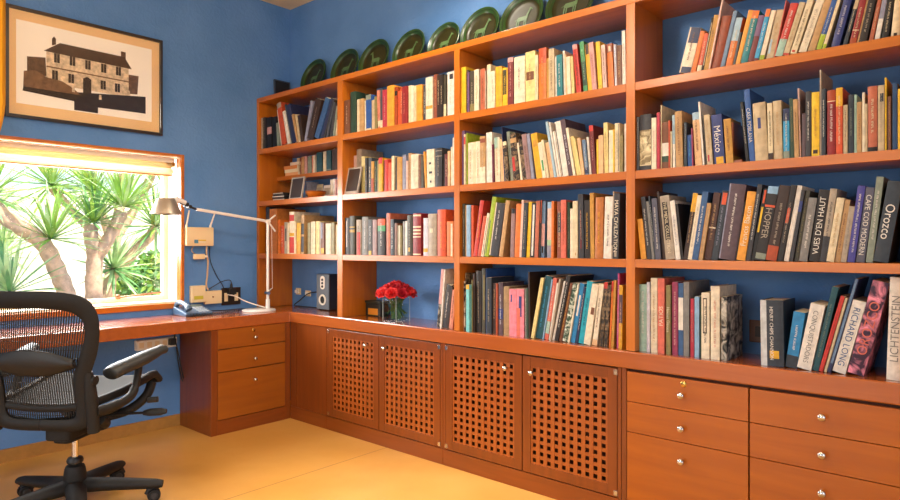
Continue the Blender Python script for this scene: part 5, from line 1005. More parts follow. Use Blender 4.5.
for k, (x, dia, zt) in enumerate([(.40, .280, 2.597), (.757, .283, 2.593), (1.057, .286, 2.602), (1.385, .278, 2.60), (1.685, .25, 2.556), (1.958, .277, 2.562), (2.245, .281, 2.567), (2.545, .285, 2.572)]):
    r = dia/2
    p = thing('plate', (x, -.105, ZT+.0008), ORDW[k]+' of the eight green glazed plates standing along the bookcase top', 'plate', 'green glazed plates on the bookcase top', rot=(R(-17), 0, 0), world=False)
    y = -.0
    mb = MB(); mb.lathe([(r*.74, .003), (r*.78, -.005), (r*.82, -.012), (r*.97, -.024), (r, -.022), (r, -.017), (r*.80, -.002), (r*.6, .012), (r*.3, .012), (0, .012)], (0, 0, r), 40, axis=1, caps=False)
    mb.obj('rim', GLAZE_RIM, p, smooth=True, local=True)
    mb = MB(); mb.lathe([(r*.785, -.0065), (r*.74, -.0005), (r*.6, .0025), (0, .0035)], (0, 0, r), 40, axis=1, caps=False); mb.obj('well', OLIVE, p, smooth=True, local=True)
    mb = MB(); mb.lathe([(r*.865, -.0162), (r*.89, -.0182), (r*.91, -.0198), (r*.88, -.0176)], (0, 0, r), 40, axis=1, caps=False); mb.obj('ring', GLAZE, p, smooth=True, local=True)
    mb = MB(); deer(mb, r*1.05*(1 if k % 3 else .9), -.0012)
    mb.v = [(a_*(1 if k != 2 else -1), b_, c_+r-.005) for a_, b_, c_ in mb.v]; mb.obj('painted_animal', DEER, p, local=True)

# small dark panel leaning on the window wall, on top of the bookcase
t = thing('picture_panel', (.012, -.085, ZT+.0008), 'small dark framed panel leaning in the corner on top of the bookcase', 'picture', rot=(0, R(-3), 0), world=False)
MB().box(.002, .012, -.065, .065, 0, .165).obj('panel', plain('near black board', '1A1512', .5), t, local=True)
mb = MB()
for a in ((-.07, -.062, 0, .17), (.062, .07, 0, .17), (-.062, .062, 0, .008), (-.062, .062, .162, .17)): mb.box(.0, .016, a[0], a[1], a[2], a[3])
mb.obj('frame', plain('slate blue frame', '3C4654', .5), t, local=True)

# ------------------------------------------------------------------ photo frames, discs and papers on the shelves
def photo_frame(name, loc, w_, h_, lean, label, b_):
    t = thing(name, loc, label, 'photo frame', None, rot=(R(-lean), 0, 0), world=False)
    mb = MB(); e = .010
    mb.box(-w_/2, -w_/2+e, 0, .012, 0, h_); mb.box(w_/2-e, w_/2, 0, .012, 0, h_); mb.box(-w_/2+e, w_/2-e, 0, .012, 0, e*b_); mb.box(-w_/2+e, w_/2-e, 0, .012, h_-e, h_)
    mb.obj('frame', plain(name+' silver frame', 'B9AFA2', .35, .4), t, local=True, bevel=.001)
    MB().box(-w_/2+e, w_/2-e, .003, .009, e*b_, h_-e).obj('picture', plain(name+' dark picture', '3A2E28', .35), t, local=True)
    MB().box(-.018, .018, .0125, .016, .02, h_*.7).obj('backing', M['black'], t, local=True)
photo_frame('photo_frame', (.428, -.258, Z2+.0006), .150, .160, 10, 'dark photo in a thin silver frame between the discs and a brown bowl, leftmost bay', 1)
photo_frame('photo_frame', (1.066, -.283, Z2+.0006), .132, .178, 12, 'dark photo in a pale frame standing before the second-shelf books, second bay', 2)
lab_ = ['bottom', 'second', 'third', 'fourth', 'topmost']
for k in range(5):
    c = thing('disc_case', (.225+rng.uniform(-.008, .008), -.2, Z2+.0005+k*.0112), lab_[k]+' disc case of the small stack beside the silver frame, leftmost bay', 'disc case', 'disc cases on the second shelf', rot=(0, 0, rng.uniform(-.08, .08)), world=False)
    MB().box(-.071, .071, -.062, .062, 0, .0104).obj('case', M['black'], c, local=True, bevel=.0008)
    MB().box(-.066, .068, -.0626, -.0622, .002, .0085).obj('spine_card', plain('disc card %d' % k, ['D8D0C0', '6A4A3A', 'E8E0D0', '4A4440', 'B8A890'][k], .6), c, local=True)
bw = thing('bowl', (.60, -.205, Z2+.0006), 'small brown wooden bowl at the right of the silver frame, leftmost bay', 'bowl')
mb = MB(); mb.lathe([(.028, 0), (.05, .012), (.068, .034), (.072, .045), (.068, .045), (.05, .018), (0, .012)], (.60, -.205, Z2+.0006), 28); mb.obj('body', M['wood_x'], bw, smooth=True)
mb = MB(); mb.lathe([(.0725, .041), (.0745, .0445), (.0735, .048), (.068, .0465)], (.60, -.205, Z2+.0006), 28, caps=False); mb.obj('rim', M['cab_x'], bw, smooth=True)
def card(name, x0, x1, y, h_, col, label, cat, tilt=8):
    t = thing(name, ((x0+x1)/2, y, Z2+.0006), label, cat, rot=(R(-tilt), 0, 0), world=False)
    MB().box(-(x1-x0)/2, (x1-x0)/2, 0, .004, 0, h_).obj('card', plain(label[:18], col, .8), t, local=True, bevel=.0008)
    MB().box(-(x1-x0)/2+.008, (x1-x0)/2-.008, -.0004, 0, h_*.35, h_*.8).obj('printed_area', plain(label[:14]+'print', 'BFB2A0', .8), t, local=True)
card('greeting_card', .405, .490, -.075, .118, 'E8D8B0', 'cream card standing behind the silver frame, leftmost bay', 'card')
card('greeting_card', .515, .600, -.085, .105, 'F4ECE0', 'white card standing behind the brown bowl, leftmost bay', 'card')
card('greeting_card', .625, .690, -.075, .110, 'E0B8A8', 'pinkish card at the right of the white card, leftmost bay', 'card')
# flat pile at the left end of the small raised shelf
pile = [(.135, .30, .022, 'D8A070', 'bottom pale book of the flat pile on the small raised shelf'), (.13, .29, .024, 'E4D4B0', 'second cream book of the flat pile on the small raised shelf'),
        (.12, .285, .026, 'CF8244', 'orange book of the flat pile on the small raised shelf'), (.2, .31, .022, 'D8CCB4', 'topmost small cream book of the flat pile on the small raised shelf')]
z_ = 1.7334
for x0, x1, h_, c_, lab in pile:
    t = thing('book', ((x0+x1)/2, -.072, z_), lab, 'book', 'flat pile of books on the small raised shelf')
    mb = MB(); mb.box(x0, x1, -.14, -.005, z_, z_+.0015); mb.box(x0, x1, -.14, -.005, z_+h_-.0015, z_+h_); mb.box(x0, x1, -.14, -.138, z_+.0015, z_+h_-.0015); mb.obj('cover', plain(lab[:14], c_, .55), t)
    MB().box(x0+.001, x1-.001, -.1379, -.0065, z_+.0017, z_+h_-.0017).obj('page_block', PAGES, t); z_ += h_+.0004
# wooden bookend on the second shelf
be = thing('bookend', (3.425, -.2, Z2), 'reddish wooden bookend filling the gap beside the ochre book, second shelf, right bay', 'bookend')
MB().box(3.383, 3.403, -.275, -.10, Z2+.0125, Z2+.165).obj('upright', M['cab_z'], be, bevel=.003)
MB().box(3.383, 3.436, -.275, -.10, Z2+.0005, Z2+.012).obj('foot', M['cab_x'], be, bevel=.002)

# ------------------------------------------------------------------ framed house print on the window wall
pf = thing('framed_print', (0, -1.44, 2.25), 'large black framed sepia print of a two-storey house above the window', 'picture')
PA, PB, PC, PDd = -1.888, -1.009, 1.937, 2.566
mb = MB(); e = .018
mb.box(.001, .026, PA, PA+e, PC, PDd); mb.box(.001, .026, PB-e, PB, PC, PDd); mb.box(.001, .026, PA+e, PB-e, PC, PC+e); mb.box(.001, .026, PA+e, PB-e, PDd-e, PDd)
mb.obj('frame', plain('black picture frame', '2A211B', .3, coat=.4), pf, bevel=.002)
MB().box(.002, .0095, PA+e, PB-e, PC+e, PDd-e).obj('mat_board', plain('tan mat board', 'F0C890', .8), pf)
ART = {'print_': [(-1.833, 2.494), (-1.076, 2.494), (-1.076, 2.02), (-1.833, 2.02)],
 'facade': [(-1.683, 2.351), (-1.221, 2.346), (-1.221, 2.155), (-1.683, 2.162)], 'band': [(-1.683, 2.262), (-1.221, 2.258), (-1.221, 2.25), (-1.683, 2.254)],
 'roof': [(-1.696, 2.345), (-1.612, 2.409), (-1.247, 2.407), (-1.202, 2.338)],
 'chl': [(-1.654, 2.385), (-1.654, 2.424), (-1.643, 2.441), (-1.633, 2.429), (-1.633, 2.395)], 'chr': [(-1.268, 2.39), (-1.268, 2.439), (-1.239, 2.438), (-1.239, 2.385)],
 'out': [(-1.78, 2.294), (-1.687, 2.307), (-1.682, 2.199), (-1.78, 2.208)], 'hedge': [(-1.796, 2.208), (-1.74, 2.222), (-1.677, 2.193), (-1.60, 2.185), (-1.542, 2.156), (-1.50, 2.12), (-1.799, 2.119)],
 'rb': [(-1.224, 2.301), (-1.159, 2.303), (-1.167, 2.184), (-1.224, 2.178)],
 'lawn': [(-1.802, 2.094), (-1.796, 2.138), (-1.532, 2.134), (-1.115, 2.178), (-1.115, 2.068), (-1.403, 2.062), (-1.403, 2.026), (-1.536, 2.026), (-1.536, 2.078)]}
PAPER = plain('print paper', 'FFF8EA', .8)
SEP = {'facade': 'D8C2A2', 'band': '7A5C40', 'roof': '4A3526', 'chl': '4A3526', 'chr': '5A4230', 'out': '5C432E', 'hedge': '7A5A3E', 'rb': '6A4E36', 'lawn': '2E221A', 'win': '3A2A20'}
mb = MB(); mb.prism(ART['print_'], .0098, .0104, axis=0); mb.obj('paper', PAPER, pf)
mb = MB(); mats = []; x = .0106
def art(poly, key, x):
    m = next((q for q in mats if q.name == 'sepia '+key), None)
    if m is None: m = plain('sepia '+key, SEP[key], .8, noise=.35, nscale=45); mats.append(m)
    mb.add([(x, a, b) for a, b in poly], [tuple(range(len(poly)))], mats.index(m))
for i, k in enumerate(('out', 'rb', 'chl', 'chr', 'facade', 'band', 'roof', 'lawn', 'hedge')): art(ART[k], k, .0106+.00008*i)
for a, b in [(-1.628, 2.316), (-1.545, 2.316), (-1.46, 2.312), (-1.37, 2.31), (-1.283, 2.31), (-1.638, 2.215), (-1.552, 2.211), (-1.373, 2.206), (-1.289, 2.204)]:
    art([(a-.015, b-.027), (a-.001, b-.027), (a-.001, b+.027), (a-.015, b+.027)], 'win', .01145); art([(a+.001, b-.027), (a+.015, b-.027), (a+.015, b+.027), (a+.001, b+.027)], 'win', .01145)
art([(-1.487, 2.135), (-1.441, 2.135), (-1.441, 2.225), (-1.464, 2.238), (-1.487, 2.225)], 'win', .01145)
for a, b in ((-1.54, 2.132), (-1.39, 2.112), (-1.22, 2.168)): art([(a-.008, b), (a+.008, b), (a+.006, b+.03), (a-.006, b+.03)], 'facade', .0116)
mb.obj('printed_house', mats, pf)
MB().box(.0150, .0165, PA+e-.002, PB-e+.002, PC+e-.002, PDd-e+.002).obj('glass', M['glass'], pf)

# ochre curtain tied back at the left of the window
cu = thing('curtain', (.06, -2.1, .8), 'ochre yellow curtain drawn aside at the left edge, beside the framed house print', 'curtain')
rows = []
for i in range(40):
    z = 3.0-2.18*i/39
    yr = -1.897 if z > 2.0 else (-1.897-.05*((2.0-z)/.25)**1.6 if z > 1.75 else max(-2.2, -1.947-.5*(1.75-z)))
    if z < 1.2: yr = -2.2
    wd = .62 if z > 2.0 else (.62-.30*min(1, (2.0-z)/.7))
    rows.append([(.055+.028*math.sin(j*1.15+.3*math.sin(z*2)), yr-wd*(30-j)/30, z) for j in range(31)])
mb = MB(); mb.sheet(rows); mb.obj('cloth', plain('ochre curtain cloth', 'EEA818', .85, bump=.15, nscale=160), cu, smooth=True, solid=.003)
mb = MB(); mb.cyl((.055, -2.6, 3.0), (.055, -1.87, 3.0), .012); mb.lathe([(0, -.02), (.018, -.012), (.02, 0), (.014, .014), (0, .018)], (.055, -1.86, 3.0), 16, axis=1); mb.obj('rod', M['brass'], cu, smooth=True)
mb = MB().box(.001, .055, -1.95, -1.935, 2.992, 3.008); mb.box(.001, .006, -1.96, -1.925, 2.975, 3.025); mb.obj('bracket', M['brass'], cu)

# ------------------------------------------------------------------ desk lamp
LX = .25
dl = thing('desk_lamp', (LX, -.433, ZW), 'slim aluminium balanced-arm desk lamp with conical shade on the desk corner', 'lamp')
mb = MB(); mb.lathe([(0, 0), (.112, 0), (.115, .003), (.115, .010), (.110, .013), (0, .013)], (LX, -.433, ZW+.0005), 48); mb.obj('base', M['alu'], dl, smooth=True)
PYY = -.362
mb = MB(); mb.cyl((LX, PYY, ZW+.013), (LX, PYY, .83), .016, .014, 18); mb.cyl((LX, PYY, .83), (LX, PYY, .845), .010, n=14); mb.obj('stem', M['alu'], dl, smooth=True)
mb = MB(); mb.cyl((LX, PYY, .845), (LX, PYY, 1.385), .010, n=16); la = mb.obj('lower_arm', M['alu'], dl, smooth=True)
mb = MB(); mb.cyl((LX-.02, PYY-.004, .873), (LX+.02, PYY-.004, .873), .012, n=16); mb.cyl((LX, PYY, .873), (LX, PYY+.03, .905), .006, n=10); mb.obj('joint', M['chrome'], la, smooth=True)
mb = MB(); mb.tube([(LX+.012, PYY+.03, .905), (LX+.012, PYY+.024, 1.34)], .0015, 6); mb.obj('tension_wire', M['alu'], la)
mb = MB(); mb.cyl((LX-.016, PYY, 1.385), (LX+.016, PYY, 1.385), .014, n=16); mb.cyl((LX, PYY, 1.385), (LX, -.300, 1.43), .006, n=10); mb.cyl((LX, PYY, 1.385), (LX, -.30, 1.315), .006, n=10); mb.obj('elbow_joint', M['alu'], dl, smooth=True)
mb = MB(); mb.cyl((LX, PYY, 1.385), (LX, -0.892, 1.448), .010, n=16); ua = mb.obj('upper_arm', M['alu'], dl, smooth=True)
mb = MB(); mb.cyl((LX, -0.892, 1.448), (LX, -1.007, 1.485), .007, n=12); mb.cyl((LX-.02, -0.942, 1.462), (LX+.02, -0.942, 1.462), .012, n=14); mb.box(LX-.010, LX+.010, -.977, -.947, 1.462, 1.488); mb.obj('wrist_joint', M['black'], ua, smooth=True)
mb = MB(); mb.tube(smooth_path([(LX, -0.967, 1.485), (LX, -1.02, 1.502), (LX, -1.075, 1.492)], 5), [.016]*5+[.02]*5+[.014], 12); mb.obj('lamp_head', M['alu'], dl, smooth=True)
mb = MB(); c = (LX, -1.092, 1.408)
mb.lathe([(.091, 0), (.093, .002), (.054, .096), (.048, .100), (0, .100), (0, .097), (.047, .096), (.089, 0)], c, 40); mb.obj('lamp_shade', M['shade'], dl, smooth=True)
mb = MB(); mb.lathe([(0, -.035), (.02, -.03), (.028, -.012), (.02, .012), (.013, .03), (.013, .05), (0, .05)], (LX, -1.092, 1.455), 20); mb.obj('bulb', plain('frosted bulb', 'F4F0E6', .3), dl, smooth=True)
mb = MB(); mb.tube(smooth_path([(LX-.02, PYY-.01, ZW+.02), (.14, -.46, ZW+.06), (.07, -.51, ZW+.10), (.03, -.55, ZW+.112)], 8), .004, 8); mb.obj('power_cord', M['white'], dl, smooth=True)

# ------------------------------------------------------------------ things on the window wall over the desk
rt = thing('router', (0, -.756, 1.21), 'ivory wireless router with two upright antennas mounted on the blue wall by the window', 'router')
mb = MB(); mb.prism(rrect(-.854, -.658, 1.209, 1.338, .008), .006, .038, axis=0); mb.obj('body', M['ivory'], rt, bevel=.003)
for (y0_, y1_) in ((-.848, -.826), (-.676, -.636)):
    mb = MB(); mb.cyl((.02, y0_, 1.330), (.02, y0_+.002, 1.352), .008, n=12); mb.tube([(.02, y0_+.002, 1.35), (.02, y1_, 1.452)], [.0065, .0045], 10); mb.obj('antenna', M['white'], rt, smooth=True)
MB().box(.0382, .0388, -.800, -.772, 1.228, 1.252).obj('label', plain('blue label', '4A86A8', .5), rt)
MB().box(.0382, .0388, -.771, -.715, 1.228, 1.243).obj('label', plain('pale label', 'E8D8B8', .5), rt)
MB().box(.0382, .0388, -.771, -.715, 1.2435, 1.252).obj('label', plain('yellow label', 'E0B828', .5), rt)
MB().box(.001, .006, -.82, -.69, 1.22, 1.33).obj('bracket', M['dgrey'], rt)
ad = thing('adaptor', (.02, -.757, 1.13), 'small ivory plug adaptor hanging on the wall below the router', 'adaptor')
MB().box(.004, .04, -.795, -.722, 1.118, 1.154).obj('body', M['ivory'], ad, bevel=.004)
mb = MB(); mb.cyl((.022, -.722, 1.136), (.022, -.70, 1.136), .008, n=12); mb.obj('plug', M['white'], ad, smooth=True)
bx = thing('wall_box', (0, -.768, .82), 'square ivory wall box with a yellow-green label above the telephone', 'junction box')
MB().box(.001, .04, -.818, -.718, .820, .936).obj('cover', M['ivory'], bx, bevel=.004)
MB().box(.0402, .0408, -.802, -.736, .842, .866).obj('label', plain('yellow green label', 'C8B838', .5), bx)
bx = thing('wall_box', (0, -.654, .803), 'low ivory wall box between the labelled box and the dark sockets', 'junction box')
MB().box(.001, .03, -.716, -.592, .803, .895).obj('cover', M['ivory'], bx, bevel=.004)
mb = MB(); mb.lathe([(0, 0), (.006, 0), (.006, .003), (0, .003)], (.03, -.66, .852), 12, axis=0); mb.obj('screw', M['chrome'], bx)
so_ = thing('wall_socket', (0, -.508, .785), 'dark bronze double socket plate on the blue wall over the desk', 'socket')
MB().box(.001, .010, -.583, -.433, .785, .909).obj('plate', plain('dark bronze', '33261E', .4, .4), so_, bevel=.003)
for y in (-.55, -.47): MB().box(.0103, .014, y-.014, y+.014, .812, .872).obj('outlet', M['ivory'], so_, bevel=.002)
pl = thing('power_plug', (.03, -.52, .87), 'black power plug with cord in the dark double socket', 'plug')
mb = MB(); mb.box(.0145, .05, -.545, -.49, .862, .905); mb.cyl((.032, -.52, .905), (.032, -.52, .94), .012, .006); mb.obj('body', M['black'], pl, bevel=.002)
mb = MB(); mb.tube(smooth_path([(.035, -.52, .94), (.04, -.54, .965), (.035, -.60, .955), (.02, -.66, .92), (.02, -.70, .90)], 8), .0032, 8); mb.obj('cord', M['black'], pl, smooth=True)
def cable(label, pts, rad, mat, name='cable'):
    mb = MB(); mb.tube(smooth_path(pts, 10), rad, 8); o = mb.obj(name, mat, smooth=True); return tag(o, label, 'cable', 'cables on the window wall')
cable('ivory cable running down the wall from the router to the wall boxes', [(.02, -.700, 1.205), (.015, -.700, 1.16), (.012, -.688, 1.10), (.010, -.692, 1.0), (.012, -.70, .94), (.02, -.69, .897)], .006, plain('ivory cable', 'C9A882', .5))
cable('grey cable looping from the router to the small adaptor', [(.025, -.80, 1.207), (.03, -.815, 1.18), (.03, -.80, 1.16), (.022, -.785, 1.156)], .004, plain('grey cable', '8A7868', .5))
cable('thin black cable slanting down the wall right of the ivory cable', [(.006, -.675, 1.207), (.006, -.665, 1.10), (.006, -.62, 1.0), (.006, -.575, .93), (.012, -.566, .895)], .0028, M['black'])
cable('thin dark cable lying on the desk along the wall', [(.03, -.70, ZW+.006), (.06, -.60, ZW+.005), (.05, -.48, ZW+.005), (.09, -.40, ZW+.005), (.04, -.28, ZW+.005)], .0032, M['black'])

# telephone
ph = thing('telephone', (.14, -.86, ZW), 'blue-grey desk telephone with handset on the desk by the window', 'telephone')
mb = MB(); mb.prism([(.05, ZW+.0005), (.23, ZW+.0005), (.235, ZW+.02), (.06, ZW+.058), (.05, ZW+.05)], -.955, -.765, axis=1); mb.obj('base', M['phone'], ph, bevel=.006)
mb = MB()
for i in range(4):
    for j in range(3):
        xx = .205-.030*i; yy = -.845+.026*j; zz = ZW+.02+(.235-xx)/.175*.038
        mb.box(xx-.009, xx+.009, yy-.009, yy+.009, zz-.002, zz+.004)
mb.obj('keypad', plain('pale keys', 'B8C0C8', .4), ph)
mb = MB(); mb.tube(smooth_path([(.055, -.93, ZW+.066), (.08, -.932, ZW+.084), (.145, -.934, ZW+.084), (.20, -.932, ZW+.066), (.225, -.93, ZW+.044)], 5), [.024]*4+[.02]*4+[.016]*4+[.018]*4+[.024]*5, 12, squash=.7); mb.obj('handset', plain('handset', '46586A', .25), ph, smooth=True)
MB().box(.062, .10, -.86, -.78, ZW+.050, ZW+.062).obj('display', plain('phone display', '7C8C86', .2), ph)
pts = []
for i in range(150):
    u = i/149; a = i*.85; cx, cy = .235+.02*math.sin(u*5), -.93+.36*u
    pts.append((cx+.008*math.cos(a), cy, ZW+.0115+.008*math.sin(a)))
mb = MB(); mb.tube(pts, .0026, 6); mb.obj('coiled_cord', M['black'], ph, smooth=True)

# power strip under the desk
ps = thing('power_strip', (0, -1.05, .54), 'white power strip fixed to the blue wall beneath the desk', 'power strip')
MB().box(.001, .045, -1.184, -.923, .538, .603).obj('body', M['white'], ps, bevel=.004)
for k in range(5):
    y = -1.155+.05*k; MB().box(.0452, .0462, y-.015, y+.015, .554, .588).obj('outlet', M['ivory'], ps, bevel=.001)
pg_ = thing('power_plug', (.05, -.965, .575), 'black plug with a long hanging cord in the white power strip', 'plug')
MB().box(.0465, .085, -.985, -.945, .555, .597).obj('body', M['black'], pg_, bevel=.003)
mb = MB(); mb.tube(smooth_path([(.07, -.955, .597), (.07, -.95, .66), (.065, -.945, .672)], 6)+smooth_path([(.07, -.95, .60), (.075, -.93, .50), (.07, -.90, .36), (.065, -.88, .30), (.05, -.895, .32), (.05, -.92, .45), (.05, -.93, .535)], 8), .004, 8)
mb.obj('cord', M['black'], pg_, smooth=True)

# ------------------------------------------------------------------ things on the counter
sp = thing('speaker', (.545, -.06, ZW), 'small grey-fronted speaker on the counter in the leftmost bay', 'speaker')
MB().box(.474, .618, -.099, -.008, ZW+.006, ZW+.258).obj('cabinet', plain('speaker cabinet', '2A2422', .5), sp, bevel=.003)
MB().box(.475, .617, -.106, -.0992, ZW+.007, ZW+.257).obj('baffle', plain('grey baffle', '6C747C', .4, .2), sp, bevel=.003)
mb = MB(); cc = (.546, -.106, ZW+.075); mb.lathe([(.026, -.0005), (.028, -.006), (.036, -.007), (.040, -.0005)], cc, 32, axis=1, caps=False); mb.obj('port_ring', M['white'], sp, smooth=True)
mb = MB(); mb.lathe([(0, -.0008), (.0255, -.0008), (.0255, -.0004), (0, -.0004)], cc, 28, axis=1); mb.obj('port', M['black'], sp)
mb = MB(); mb.prism(rrect(.522, .572, ZW+.150, ZW+.245, .022), -.1085, -.1062, axis=1); mb.obj('control_panel', M['white'], sp)
for k in range(3):
    mb = MB(); mb.lathe([(0, -.006), (.008, -.005), (.009, 0), (0, 0)], (.547, -.1087, ZW+.170+.024*k), 16, axis=1); mb.obj('dial', M['dgrey'], sp, smooth=True)
for x in (.49, .60): MB().box(x-.008, x+.008, -.09, -.02, ZW+.0005, ZW+.006).obj('foot', M['rubber'], sp)
ws = thing('wall_socket', (.10, 0, .86), 'cream socket on the wall left of the speaker', 'socket')
MB().box(.085, .145, -.010, -.001, .835, .885).obj('plate', M['ivory'], ws, bevel=.003)
mb = MB(); mb.box(.10, .13, -.03, -.0105, .848, .872); mb.obj('plug', M['white'], ws, bevel=.002)
ws = thing('wall_socket', (.23, 0, .85), 'second cream socket close beside the speaker', 'socket')
MB().box(.205, .27, -.010, -.001, .828, .872).obj('plate', M['ivory'], ws, bevel=.003)
MB().box(.225, .25, -.025, -.0105, .84, .86).obj('plug', M['white'], ws, bevel=.002)
tag(MB().tube(smooth_path([(.45, -.02, .86), (.38, -.03, .868), (.28, -.04, .85), (.20, -.05, .80), (.14, -.06, ZW+.008), (.25, -.07, ZW+.006), (.44, -.05, ZW+.006)], 10), .0042, 8).obj('cable', M['black'], smooth=True), 'black speaker cable looping over the counter in the leftmost bay', 'cable')
sb = thing('small_box', (1.11, -.09, ZW), 'small black box with an orange front on the counter behind the roses', 'box')
MB().box(1.03, 1.175, -.125, -.055, ZW+.0005, ZW+.085).obj('body', plain('black green box', '1E211A', .45), sb, bevel=.004)
MB().box(1.055, 1.15, -.1256, -.1252, ZW+.010, ZW+.052).obj('front_label', plain('orange label', 'D88A24', .5), sb)
MB().box(1.026, 1.179, -.129, -.051, ZW+.0855, ZW+.1).obj('lid', plain('black green lid', '242A20', .4), sb, bevel=.003)
ol = thing('wall_socket', (3.43, 0, .80), 'brown socket plate on the wall behind the charcoal hardback in the right bay', 'socket')
MB().box(3.385, 3.46, -.012, -.001, .80, .895).obj('plate', plain('brown plate', '5C3A28', .4), ol, bevel=.003)
MB().box(3.41, 3.435, -.0145, -.0122, .825, .87).obj('outlet', plain('dark outlet', '2A1C14', .4), ol)

# vase with roses
VX, VY, VS, VH = 1.40, -.20, .0575, .148
vs_ = thing('vase', (VX, VY, ZW), 'square clear glass vase holding red roses on the counter', 'vase')
mb = MB(); g = .004
for a in ((-VS, -VS+g, -VS, VS), (VS-g, VS, -VS, VS), (-VS+g, VS-g, -VS, -VS+g), (-VS+g, VS-g, VS-g, VS)): mb.box(VX+a[0], VX+a[1], VY+a[2], VY+a[3], ZW+.0005, ZW+VH)
mb.box(VX-VS+g, VX+VS-g, VY-VS+g, VY+VS-g, ZW+.0005, ZW+.009); mb.obj('glass_body', M['glass'], vs_)
mb = MB()
for a in ((-VS, -VS+g, -VS, VS), (VS-g, VS, -VS, VS), (-VS+g, VS-g, -VS, -VS+g), (-VS+g, VS-g, VS-g, VS)): mb.box(VX+a[0], VX+a[1], VY+a[2], VY+a[3], ZW+VH+.0002, ZW+VH+.0022)
for a, b in ((-1, -1), (1, -1), (1, 1), (-1, 1)): mb.box(VX+a*(VS+.0004)-.0012, VX+a*(VS+.0004)+.0012, VY+b*(VS+.0004)-.0012, VY+b*(VS+.0004)+.0012, ZW+.001, ZW+VH)
mb.obj('edge', plain('polished glass edge', 'B8C8C2', .1), vs_)
MB().box(VX-VS+g+.001, VX+VS-g-.001, VY-VS+g+.001, VY+VS-g-.001, ZW+.0095, ZW+.105).obj('water', glass('water', (.86, .93, .88)), vs_)
ROSE = [plain('red rose petals', 'D21E20', .55), plain('crimson rose petals', 'B81428', .55)]
STEM = plain('rose stem', '4E7038', .6); LEAF = plain('rose leaf', '3E6A34', .5, noise=.2, nscale=40)
def petal(mb, a0, rad, h_, wid, curl, lean_):
    rows = []
    for i in range(6):
        v = i/5; rr = rad*(.25+.75*math.sin(min(1, v*1.15)*PI/2))+curl*max(0, v-.7)*rad; row = []
        for j in range(6):
            u = j/5-.5; a = a0+u*wid*(math.sin(PI*(.18+.78*min(v, .88)))**.6)
            row.append((rr*math.cos(a), rr*math.sin(a), h_*v*(1-.25*(2*u)**2*v)-lean_*v*v))
        rows.append(row)
    mb.sheet(rows)
def bloom():
    mb = MB()
    for n, rad, h_, wd, cu_, ln in ((3, .009, .036, 2.6, .2, 0), (4, .017, .037, 2.2, .4, 0), (5, .025, .036, 1.9, .6, .003), (6, .033, .031, 1.6, .8, .010)):
        for k in range(n): petal(mb, 2*PI*k/n+rad*90, rad, h_, wd, cu_, ln)
    return mb
rpos = [(0, 0, 1.35)] + [(.050*math.cos(2*PI*k/5+.5), .050*math.sin(2*PI*k/5+.5), 1.05) for k in range(5)] + [(.090*math.cos(2*PI*k/10+.2), .090*math.sin(2*PI*k/10+.2), .62) for k in range(10)]
proto = None
for k, (dx, dy, q) in enumerate(rpos):
    z = ZW+.148+.062*q-.018
    tilt = math.hypot(dx, dy)/.09*.9; az = math.atan2(dy, dx)
    if proto is None or k == 1:
        r_ = thing('rose', (0, 0, 0), 'red rose in full bloom in the square glass vase on the counter', 'flower', 'red roses in the glass vase', world=False)
        bloom().obj('bloom', ROSE[min(k, 1)], r_, smooth=True, local=True, solid=.0008)
        mb = MB(); mb.tube([(0, 0, .002), (0, 0, -.02)], [.006, .003], 8); mb.obj('calyx', LEAF, r_, smooth=True, local=True)
        if proto is None: proto = [r_]
        else: proto.append(r_)
        o = r_
    else:
        src = proto[rng.random() < .4]; o = src.copy(); COL.objects.link(o)
        for ch in src.children: c = ch.copy(); COL.objects.link(c); c.parent = o
    o.location = (VX+dx, VY+dy, z); o.rotation_euler = Vector((math.sin(tilt)*math.cos(az), math.sin(tilt)*math.sin(az), math.cos(tilt))).to_track_quat('Z', 'Y').to_euler()
    sx, sy = VX+dx*.42, VY+dy*.42
    mb = MB(); d_ = Vector((math.sin(tilt)*math.cos(az), math.sin(tilt)*math.sin(az), math.cos(tilt)))
    p0 = Vector((VX+dx, VY+dy, z))-d_*.02
    pts = [p0, Vector((sx, sy, ZW+VH-.01)), Vector((VX+dx*.30, VY+dy*.30, ZW+.014))]
    inv = Matrix.Translation(o.location) @ o.rotation_euler.to_matrix().to_4x4()
    inv = inv.inverted()
    mb.tube([inv @ v for v in smooth_path(pts, 5)], .0034, 6); mb.obj('stem', STEM, o, smooth=True, local=True)
    if True:
        mb = MB(); b0 = Vector((sx*.6+VX*.4, sy*.6+VY*.4, ZW+VH-.018-.06*rng.random())); ddir = Vector((dx+.001, dy+.001, .02)).normalized()
        sd = ddir.cross(Vector((0, 0, 1))).normalized(); rows = []
        for i in range(5):
            v = i/4; c0 = b0+ddir*.030*v; w_ = .015*math.sin(PI*v*.9+.15)
            rows.append([inv @ (c0+sd*w_*j+Vector((0, 0, .003*abs(j)))) for j in (-1, 0, 1)])
        mb.sheet(rows); mb.obj('leaf', LEAF, o, smooth=True, local=True, solid=.0006)

